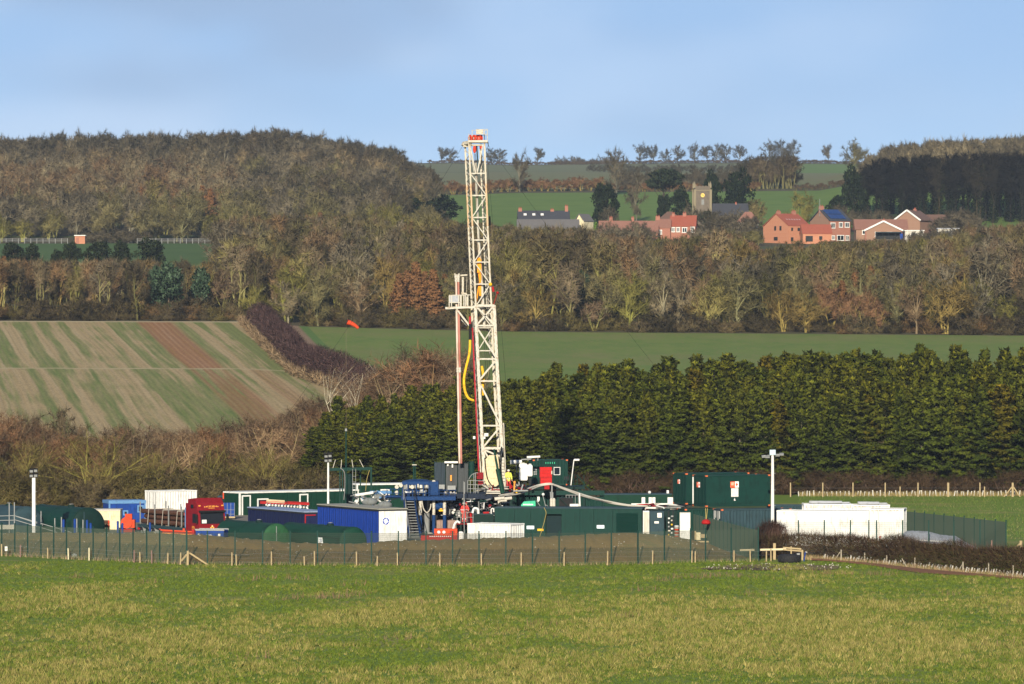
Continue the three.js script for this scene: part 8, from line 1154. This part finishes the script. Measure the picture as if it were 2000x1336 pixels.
{ const d = 1160, t = house('terrace', 'dark slate-roofed terrace with four pale rooflights and brick chimneys at the left of the village', 'terrace', { at: foot(1013, 449, d), turn: rad(2) }, { L: 12.8, W: 7, E: 2.3, Rg: 4.8, wall: M.white, roof: B.slateTile, over: 0.2, chim: [[0.5, 0.7, 0.9], [8.6, 0.4, 0.9], [12.2, 1.3, 0.8]] }); for (const x of [1.7, 3.9, 6.0]) part(t, 'rooflight', new THREE.BoxGeometry(0.75, 0.06, 0.9).rotateX(0.62).translate(x, 3.95, -1.9), M.white);
  house('barn', 'long grey-brown roofed barn in front of the slate-roofed terrace', 'barn', { at: foot(1012, 457, 1142), turn: rad(1) }, { L: 15, W: 8, E: 1.0, Rg: 3.6, wall: B.brown, roof: B.greyTile, over: 0.3 });
  house('cream_house', 'small cream-gabled house at the right end of the grey barn roof', 'house', { at: foot(1140, 449, 1150), turn: rad(60) }, { L: 5, W: 2.6, E: 2.3, Rg: 3.9, wall: M.cream, roof: B.greyTile, over: 0.15 }); }
house('white_cottage', 'white cottage with a hipped dull red roof right of the church', 'cottage', { at: foot(1441, 445, 1170), turn: rad(-4) }, { L: 5.2, W: 5.5, E: 1.6, Rg: 4.0, wall: M.ropeWhite, roof: B.oldTile, hip: 1.8, over: 0.3, win: [[1.2, 0.6, 0.8, 0.8], [3.4, 0.6, 1.0, 0.8]] });
{ // church
  const d = 1195, y0 = Y(440, d), S = d / F, w = 31 * S, t = thing('church_tower', 'square brown stone church tower with battlements, pinnacles and a gold clock', 'church', [X(1357, d), y0, -d], rad(3)), h = Y(367, d) - y0;
  part(t, 'tower', bx(0, -4, -w, w, h + 4, w), B.stone); for (const [x, z] of [[0, 0.05], [w, 0.05], [0, -w - 0.05], [w, -w - 0.05]]) { part(t, 'buttress', bx(x - 0.3, -4, z - 0.3, 0.6, h + 3.6, 0.6), M.quoin ?? mat('quoin', [0.21, 0.18, 0.12], 0.9)); part(t, 'pinnacle', [bx(x - 0.2, h, z - 0.2, 0.4, 1.0, 0.4), new THREE.ConeGeometry(0.26, 0.9, 4).translate(x, h + 1.45, z)], M.quoin); }
  part(t, 'string_course', bx(-0.1, h - 0.75, -w - 0.1, w + 0.2, 0.2, w + 0.2), M.quoin); for (let k = 0; k < 5; k++) part(t, 'merlon', [bx(0.25 + k * w / 5, h, -0.3, w / 9, 0.55, 0.35), bx(0.25 + k * w / 5, h, -w, w / 9, 0.55, 0.35)], B.stone);
  const c = part(t, 'clock', new THREE.CylinderGeometry(0.52, 0.52, 0.1, 24).rotateX(Math.PI / 2).translate(w * 0.5, h - 1.9, 0.06), M.clockGold ?? mat('clockGold', [0.75, 0.5, 0.13], 0.45)); part(c, 'hands', [beam([w * 0.5, h - 1.9, 0.13], [w * 0.5 + 0.32, h - 2.05, 0.13], 0.09, 0.03), beam([w * 0.5, h - 1.9, 0.13], [w * 0.5 - 0.3, h - 1.7, 0.13], 0.1, 0.03)], M.dark);
  part(t, 'belfry_window', [bx(w * 0.42, h - 4.4, 0.002, 0.7, 1.4, 0.05)], M.grey); part(t, 'ivy', clumpTree({ seed: 401, H: 5, R: 2.0, base: 0, clumps: 18, clump: 0.7, leaves: 70, leaf: 0.4, r: 0.1, bark: [0.03, 0.03, 0.02], colour: [0.022, 0.036, 0.018], tip: [0.035, 0.05, 0.022] }).crown.translate(w * 0.75, -0.5, 0.6), plain);
  const n = house('church_nave', 'dark slate nave roof of the church right of the tower', 'church', { at: [X(1391, d), Y(440, d), -d + 0.5], turn: rad(3) }, { L: 9.5, W: 7, E: 2.6, Rg: 5.6, wall: B.stone, roof: B.slateTile, over: 0.2, chim: [[6.5, 0.2, 0.4]] });
}
{ const d = 1106, t = thing('field_shelter', 'small red brick shed with a white-edged roof at the top of the green paddock', 'shed', foot(146, 473, d)); part(t, 'wall', bx(0, -1, -2.5, 2.45, 2.5, 2.5), B.salmon); part(t, 'roof', bx(-0.15, 1.502, -2.7, 2.75, 0.2, 3.0), M.white); part(t, 'door', bx(0.3, -0.6, 0.002, 0.7, 1.7, 0.04), B.redBrick); }
for (const [a, b, l] of [[0, 132, 'white post-and-rail paddock fence left of the brick shed'], [268, 412, 'white post-and-rail paddock fence right of the brick shed']]) { const d = 1112, t = thing('paddock_fence', l, 'fence', [0, 0, 0]); for (let p = a; p <= b; p += 12) part(t, 'post', bx(X(p, d) - 0.07, ht(p, d), -d - 0.07, 0.14, 1.25, 0.14), M.grey); for (const h of [0.65, 1.1]) part(t, 'rail', range(a, b, 24).slice(0, -1).map((p) => beam(V(X(p, d), ht(p, d) + h, -d + 0.09), V(X(Math.min(b, p + 24), d), ht(Math.min(b, p + 24), d) + h, -d + 0.09), 0.10, 0.04)), M.grey); }
{ const d = 905, t = thing('white_post', 'pale stump-like post standing in the wood above the field hedge', 'post', [X(560, d), ht(560, d), -d]), h = Y(521, d) - ht(560, d); part(t, 'stem', [rod([0, 0, 0], [0.1, h, 0], 0.35, 0.28, 8), rod([0.1, h - 1.2, 0], [0.55, h - 0.3, 0], 0.2, 0.12, 6)], M.cream); }

// ---------------------------------------------------------------- fences
// welded mesh security fence: a post at each point; panels of thin upright wires between
const wirePanels = new Map();
function meshPanel(L, H, pitch) {
  const key = `${L.toFixed(2)}|${H}|${pitch}`;
  if (!wirePanels.has(key)) {
    const t = new Tris(), n = Math.round(L / pitch), r = 0.0050;
    for (let i = 0; i <= n; i++) { const x = i * L / n; t.tube(V(x, 0.05, 0), V(x, H, 0), r, r, 3, [1, 1, 1]); }
    for (let y = 0.1; y < H; y += 0.15) t.tube(V(0, y, 0.008), V(L, y, 0.008), 0.004, 0.004, 3, [1, 1, 1]);
    const g = t.build(); g.deleteAttribute('color'); wirePanels.set(key, g);
  }
  return wirePanels.get(key);
}
const postGeo = new THREE.BoxGeometry(0.09, 2.52, 0.07).translate(0, 1.24, 0), capGeo = new THREE.BoxGeometry(0.11, 0.05, 0.09).translate(0, 2.52, 0);
const opt0 = [0.050, 0.070, 0.050];
function securityFence(name, label, pts, opt = {}) {
  const t = thing(name, label, 'fence', [0, 0, 0]), H = 2.4;
  pts.forEach((a, i) => {
    const pm = new THREE.Mesh(postGeo, M.fenceGreen); pm.name = 'post'; pm.position.copy(a); t.add(pm); const c = new THREE.Mesh(capGeo, M.fenceGreen); c.name = 'cap'; pm.add(c);
    if (i + 1 < pts.length) { const b = pts[i + 1], v = b.clone().sub(a), L = v.length(), turn = Math.atan2(-v.z, v.x); pm.rotation.y = turn; const pl = new THREE.Mesh(meshPanel(L, H, opt.pitch ?? 0.0225), M.meshGreen ?? mat('meshGreen', opt0, 0.8, { map: null })); pl.name = 'mesh_panel'; pl.position.copy(a); pl.rotation.y = turn; pl.rotation.order = 'YXZ'; t.add(pl); }
  });
  return shade(t);
}
const fp = (px, d = fenceD(px)) => V(X(px, d), 0, -d);
securityFence('security_fence', 'green mesh security fence, the closely posted left run beside the tanks and the pipe lorry', [-22, 3.4, 29, 54, 80, 105, 130, 156, 182, 208, 234, 260, 286.6, 312, 338.5, 364].map((p) => fp(p)));
securityFence('security_fence', 'long front run of green mesh security fence along the foot of the earth bank', [365, 405, 459, 513, 566.7, 620, 673, 725.5, 778, 832, 884, 935.5, 988, 1040, 1092, 1143, 1194, 1246, 1297.5, 1348.7, 1378, 1428, 1481].map((p) => fp(p)));
{ const a = fp(1481), b = V(X(1352, 384), 0, -384); securityFence('security_fence', 'green mesh security fence going back from the front corner, dense when seen along its length', range(0, 1, 1 / 16).map((k) => a.clone().lerp(b, k).setY(-0.1 - 0.1 * k)), { pitch: 0.0225 }); }
securityFence('security_fence', 'green mesh security fence behind the boundary hedge in front of the white containers', [1509, 1559.5, 1610, 1661, 1697, 1712, 1763, 1814, 1863, 1914, 1965].map((p) => V(X(p, 361), 0, -361)), { pitch: 0.05 });
{ const a = V(X(1965, 361), 0, -361), b = V(X(1768, 384), 0, -384); securityFence('security_fence', 'green mesh security fence going back along the right side of the site', range(0, 1, 1 / 10).map((k) => a.clone().lerp(b, k))); const a2 = V(X(1905, 364), 0, -364), b2 = V(X(1762, 386), 0, -386); }

// wooden stock fence in front: individual posts with plain wires
{
  const t = thing('stock_fence', 'wooden post and wire stock fence along the top of the pasture', 'fence', [0, 0, 0]);
  const list = [[3, 1065, 1089, 0], [40, 1063, 1087, 2], [93, 1070, 1091, 0], [133, 1065, 1087, 1], [174, 1069, 1094, 1], [262, 1073, 1098, 2], [273, 1079, 1101, 0], [296, 1075, 1101, 2], [328, 1078, 1101, 0], [353, 1082, 1107, 0], [367, 1077, 1106, 3], [453, 1080, 1106, 0], [461, 1087, 1109, 0], [530, 1079, 1107, 0], [594, 1090, 1109, 0], [614, 1079, 1108, 0], [696, 1081, 1109, 0], [737, 1091, 1111, 0], [776, 1083, 1109, 0], [859, 1083, 1108, 0], [940, 1082, 1107, 0], [1018, 1077, 1104, 0], [1102, 1073, 1100, 0], [1187, 1071, 1099, 0], [1275, 1069, 1096, 0], [1351.6, 1069, 1093, 0], [1358, 1071, 1094, 0], [1433.6, 1067, 1090, 0], [1465, 1068, 1091, 0], [1497, 1069, 1090, 0], [1505.5, 1065, 1090, 0]];
  const R = rng(501), tops = [];
  for (const [px, r0, r1, k] of list) { const d = fenceD(Math.min(px, 1470)) - 1.0, x = X(px, d), h = (r1 - r0) * d / F, w = k === 3 ? 0.2 : 0.11; const g = rod([x + (R() - 0.5) * 0.06, -0.1, -d], [x, h, -d], w / 2 * 1.05, w / 2, 7); part(t, 'post', g, [M.wood, M.cream, M.woodPink, M.wood][k]); if (k !== 2) tops.push([px, d, h]); }
  for (const f of [0.25, 0.6, 0.92]) part(t, 'wire', tops.slice(0, -1).map(([p, d, h], i) => rod([X(p, d), Math.min(h, 1.1) * f, -d + 0.06], [X(tops[i + 1][0], tops[i + 1][1]), Math.min(1.1, tops[i + 1][2]) * f, -tops[i + 1][1] + 0.06], 0.005, 0.005, 3)), M.steel);
  const d = fenceD(367) - 1.0; part(t, 'stay', beam(V(X(370, d), 0.95, -d), V(X(409, d), 0, -d + 0.1), 0.11), M.wood); part(t, 'stay', beam(V(X(365, d), 0.85, -d), V(X(354, d), 0.35, -d + 0.1), 0.10), M.wood);
}
// loose rails lying behind the wire
for (const [a, b, r, l] of [[408, 486, 1082, 'weathered plank lying along the foot of the bank, the upper one'], [425, 496, 1096, 'weathered plank lying along the foot of the bank, the lower one']]) { const d = fenceD(450) + 1.0 + (r < 1090 ? 1.6 : 0), t = thing('loose_plank', l, 'plank', [X(a, d), Y(r, d), -d]); part(t, 'board', beam([0, 0, 0], [X(b, d) - X(a, d), -0.05, 0.15], 0.06, 0.16), M.woodDark); }
{ const d = 349, t = thing('wooden_rail', 'pale wooden rail fence leading to the tyre trough', 'rail', [X(1445, d), 0, -d]), S = d / F; part(t, 'rail', beam([0, Y(1074.5, d), 0], [(1535 - 1445) * S, Y(1072.5, d), 0.1], 0.14, 0.06), M.woodPale ?? mat('woodPale', [0.62, 0.54, 0.36], 0.8)); part(t, 'rail', beam([(1530 - 1445) * S, Y(1070, d), -0.6], [(1566 - 1445) * S, Y(1073, d), -0.6], 0.12, 0.06), M.wood); part(t, 'rail', beam([(1528 - 1445) * S, Y(1072.5, d), 0.85], [(1565 - 1445) * S, Y(1075.5, d), 0.85], 0.10, 0.06), M.wood); part(t, 'post', [bx((1510 - 1445) * S, 0, -0.1, 0.2, Y(1061, d), 0.18)], M.wood); part(t, 'post', [bx((1564 - 1445) * S, 0, 0.8, 0.13, Y(1073, d), 0.12)], M.wood); part(t, 'post', [bx((1545 - 1445) * S, 0, -0.75, 0.1, Y(1068, d), 0.1)], M.wood); }
{ // old tractor tyre used as a drinking trough
  const d = 344.5, t = thing('tyre_trough', 'big black tractor tyre lying flat as a trough beside the wooden rail', 'trough', [X(1541.5, d), 0, -d]), r = 0.84, p = [[0.52, 0.02], [0.74, 0.0], [0.82, 0.12], [0.845, 0.3], [0.83, 0.46], [0.77, 0.6], [0.60, 0.64], [0.56, 0.58], [0.68, 0.5], [0.7, 0.3], [0.52, 0.05]];
  part(t, 'tyre', new THREE.LatheGeometry(p.map((q) => new THREE.Vector2(...q)), 40), M.rubber); const lugs = []; for (let k = 0; k < 22; k++) lugs.push(new THREE.BoxGeometry(0.05, 0.40, 0.06).rotateX(0.45).translate(0.85, 0.3, 0).rotateY(k / 22 * 6.283)); part(t, 'tread', lugs, M.rubber); part(t, 'water', new THREE.CircleGeometry(0.68, 30).rotateX(-Math.PI / 2).translate(0, 0.42, 0), M.glass); part(t, 'ball_valve', [bx(0.55, 0.6, 0.2, 0.22, 0.12, 0.2)], M.steel);
  const b = thing('blue_pipe', 'short blue water pipe standing at the right end of the tyre trough', 'pipe', [X(1572, d), 0, -d - 1.2]); part(b, 'pipe', rod([0, 0, 0], [0.12, 0.75, 0], 0.05), M.blue); part(b, 'tap', rod([0.12, 0.75, 0], [0.25, 0.72, 0.05], 0.04), M.ropeWhite);
}
// notice and white stone by the left fence
{ const d = 354, t = thing('fence_notice', 'small yellow and white notice on the fence at the far left', 'sign', [X(12, d), 0, -d]); part(t, 'board', bx(-0.1, 0.45, 0, 0.2, 0.34, 0.03), M.white); part(t, 'symbol', new THREE.CircleGeometry(0.07, 3).translate(0, 0.62, 0.034), M.yellow); part(t, 'peg', bx(-0.02, 0, -0.04, 0.04, 0.5, 0.035), M.woodDark); }
{ const d = 351, t = thing('white_sack', 'white rounded sack lying at the foot of the left fence', 'sack', [X(145, d), 0.12, -d]); const g = new THREE.SphereGeometry(0.22, 16, 10).scale(1, 0.75, 0.7); const p = g.attributes.position; for (let i = 0; i < p.count; i++) p.setY(i, p.getY(i) + 0.05 * (fbm(p.getX(i) * 9 + 3, p.getZ(i) * 9, 2) - 0.5)); g.computeVertexNormals(); part(t, 'sack', g.translate(0, 0.12, 0), M.white); part(t, 'neck', rod([0.15, 0.05, 0.05], [0.28, -0.05, 0.06], 0.07, 0.03), M.ropeWhite); }

// tree guards: pale plastic tubes on stakes along the boundary hedge and along the far side of the back field
{
  const R = rng(601), proto = new THREE.CylinderGeometry(0.05, 0.055, 0.62, 7, 1, true).translate(0, 0.31, 0), stake = bx(0.05, -0.05, -0.012, 0.028, 0.7, 0.025);
  const guard = (px, d, y, lean, label, group, s) => { const t = new THREE.Group(); t.name = numbered('tree_guard'); t.position.set(X(px, d), y, -d); t.rotation.z = lean; t.rotation.x = (R() - 0.5) * 0.15; t.scale.setScalar(s); scene.add(t); tag(t, label, 'tree guard', group); const a = new THREE.Mesh(proto, M.guard), b = new THREE.Mesh(stake, M.wood); a.name = 'tube'; b.name = 'stake'; t.add(a, b); shade(t); };
  for (let px = 1606; px < 2010; px += 3.9 + R() * 2.2) { if (px < 1652 && R() < 0.55) continue; const d = along(HR, px) - 1.5 - R() * 0.5; guard(px, d, 0, -0.12 - R() * 0.28, 'pale plastic tree guard tube leaning right at the foot of the boundary hedge', 'tree guards along the boundary hedge', 0.62 + 0.3 * R()); }
  for (let px = 1560; px < 2010; px += 5.5 + R() * 4) { const d = 476.5 - R() * 0.8; guard(px, d, ht(px, d), (R() - 0.6) * 0.4, 'pale plastic tree guard tube at the far side of the grass field, below the spruces', 'tree guards below the spruces', 0.75 + 0.35 * R()); }
  const t = thing('back_fence', 'wooden post fence at the far side of the grass field, below the spruces', 'fence', [0, 0, 0]), d = 474.5, y = ht(1700, d);
  const ps = [1544, 1607, 1666, 1729, 1758, 1793, 1852, 1914, 1923, 1978, 2040]; for (const p of ps) part(t, 'post', rod([X(p, d), y - 0.1, -d], [X(p, d), y + (p === 1758 || p === 1923 ? 1.1 : 1.5), -d], p === 1852 || p === 1978 ? 0.13 : 0.08, p === 1852 || p === 1978 ? 0.12 : 0.07, 7), M.wood); part(t, 'wire', [0.5, 0.95].map((h) => rod([X(1544, d), y + h, -d], [X(2040, d), y + h, -d], 0.006, 0.006, 3)), M.steel); part(t, 'stay', [beam(V(X(1977, d), y + 1.1, -d), V(X(1960, d), y, -d + 0.1), 0.1), beam(V(X(1979, d), y + 1.1, -d), V(X(1993, d), y, -d + 0.1), 0.1)], M.wood);
  const u = thing('hedge_posts', 'weathered posts and stays standing among the tree guards along the boundary hedge', 'fence', [0, 0, 0]); for (const [p, r0, r1] of [[1643, 1074, 1098], [1689, 1080, 1102], [1732, 1086, 1107], [1787, 1088, 1110], [1881, 1099, 1122], [1931, 1104, 1130], [1979, 1108, 1134]]) { const dd = along(HR, p) - 1.9; part(u, 'post', rod([X(p, dd), -0.1, -dd], [X(p, dd), (r1 - r0) * dd / F, -dd], 0.055, 0.05, 7), M.woodGrey ?? mat('woodGrey', [0.36, 0.32, 0.25], 0.9)); } for (const [p, q, r0] of [[1629, 1640, 1084], [1772, 1761, 1098], [1870, 1880, 1113]]) { const dd = along(HR, p) - 2.1; part(u, 'stay', beam(V(X(p, dd), 0.02, -dd), V(X(q, dd), 0.72, -dd + 0.3), 0.06), M.woodGrey); }
  const v = thing('hedge_gatepost', 'thick weathered post with a stay at the right edge behind the boundary hedge', 'post', [X(1994, 346), 0, -346]); part(v, 'post', rod([0, 0, 0], [0, Y(1056, 346) , 0], 0.13, 0.12, 8), M.wood); part(v, 'stay', beam([-0.05, 1.4, 0], [-0.9, 0.6, 0.1], 0.1), M.wood); const w = thing('hedge_post', 'single wooden post rising behind the boundary hedge, right of the grey heap', 'post', [X(1937, 345), 0, -345]); part(w, 'post', rod([0, 0, 0], [0, Y(1056, 345), 0], 0.06, 0.055, 7), M.woodPink); part(w, 'cap', new THREE.ConeGeometry(0.06, 0.05, 7).translate(0, Y(1056, 345) + 0.025, 0), M.woodPink);
}
// bare muddy patch with scattered chalk stones by the trough, the red soil scrape along the hedge and stones on the bank
{
  const mud = colourTexture(128, 128, (u, v) => { const n = fbm(u * 20, v * 20, 4); return mix3([0.10, 0.062, 0.036], [0.17, 0.11, 0.065], n); }), mm = mat('mud', [1, 1, 1], 0.95, { map: mud });
  const patch = (cx, cd, rx0, rd, seed, m, name) => { const pts = 40, pos = [0, 0, 0], idx = [], uv = [0.5, 0.5]; for (let i = 0; i < pts; i++) { const a = i / pts * 6.283, k = 0.7 + 0.5 * fbm(Math.cos(a) * 1.5 + seed, Math.sin(a) * 1.5, 3); pos.push(Math.cos(a) * rx0 * k, 0, Math.sin(a) * rd * k); uv.push(0.5 + Math.cos(a) * 0.5, 0.5 + Math.sin(a) * 0.5); idx.push(0, 1 + (i + 1) % pts, 1 + i); } const g = new THREE.BufferGeometry(); g.setAttribute('position', new THREE.Float32BufferAttribute(pos, 3)); g.setAttribute('uv', new THREE.Float32BufferAttribute(uv, 2)); g.setIndex(idx); g.computeVertexNormals(); g.translate(X(cx, cd), 0.06, -cd); structure(name, g, m); };
  patch(1520, 337, 5.2, 4.6, 3, mm, 'mud_patch'); patch(1440, 334.5, 3.2, 1.8, 6, mm, 'mud_patch');
  structure('soil_scrape', gridGeo(range(1585, 2060, 12), range(0, 1, 0.25), (px, k) => { const d = along(HR, px) - 1.7 - k * (1.0 + 4.2 * Math.exp(-Math.pow((px - 1800) / 90, 2)) + 1.2 * fbm(px / 40, 3, 2)) ; return [X(px, d), 0.15 * Math.sin(Math.PI * (0.15 + k * 0.75)), -d]; }, 0.4), mat('redSoil', [1, 1, 1], 0.95, { map: colourTexture(128, 128, (u, v) => mix3([0.115, 0.062, 0.035], [0.24, 0.10, 0.05], fbm(u * 12, v * 12, 4))) }));
  const R = rng(701), g = new THREE.IcosahedronGeometry(0.075, 0).scale(1.2, 0.75, 1), im = new THREE.InstancedMesh(g, M.chalk ?? mat('chalk', [0.36, 0.33, 0.27], 0.9, { map: null }), 390), m4 = new THREE.Matrix4(), q = new THREE.Quaternion();
  for (let i = 0; i < 390; i++) { let x, z, y; if (i < 90) { const a = R() * 6.28, k = 0.82 + 0.3 * R(); if (i < 60) { x = X(1520, 337) + Math.cos(a) * 5 * k; z = -337 + Math.sin(a) * 4.6 * k; } else { x = X(1400 + R() * 250, 337); z = -333 - R() * 9; } y = 0.09; } else { const px = -120 + R() * 1560, b = bundAt(px, 0.1 + R() * 0.5); x = b.x; y = b.y; z = b.z; } const s = i < 90 ? 0.3 + 0.55 * R() : 0.3 + 0.75 * R() * R() + 0.1; im.setMatrixAt(i, m4.compose(V(x, y, z), q.setFromEuler(new THREE.Euler(R() * 6, R() * 6, R() * 6)), V(s, s, s))); }
  im.name = 'chalk_stones'; im.userData.kind = 'stuff'; im.castShadow = im.receiveShadow = true; scene.add(im);
  // weeds and dry stalks on the bank
  const w = new Tris(); for (let i = 0; i < 2600; i++) { const px = -200 + R() * 1640, b = bundAt(px, R() * 0.25); w.sliver(b, V((R() - 0.5) * 0.9, 1, (R() - 0.5) * 0.9).normalize(), (px < 380 ? 0.25 + 0.5 * R() : 0.12 + 0.2 * R()), 0.03, jit(R() < 0.6 ? [0.26, 0.17, 0.11] : [0.13, 0.12, 0.045], R, 0.3), R); } structure('bank_weeds', w.build(), plain, 'stuff');
}

renderer.render(scene, camera);
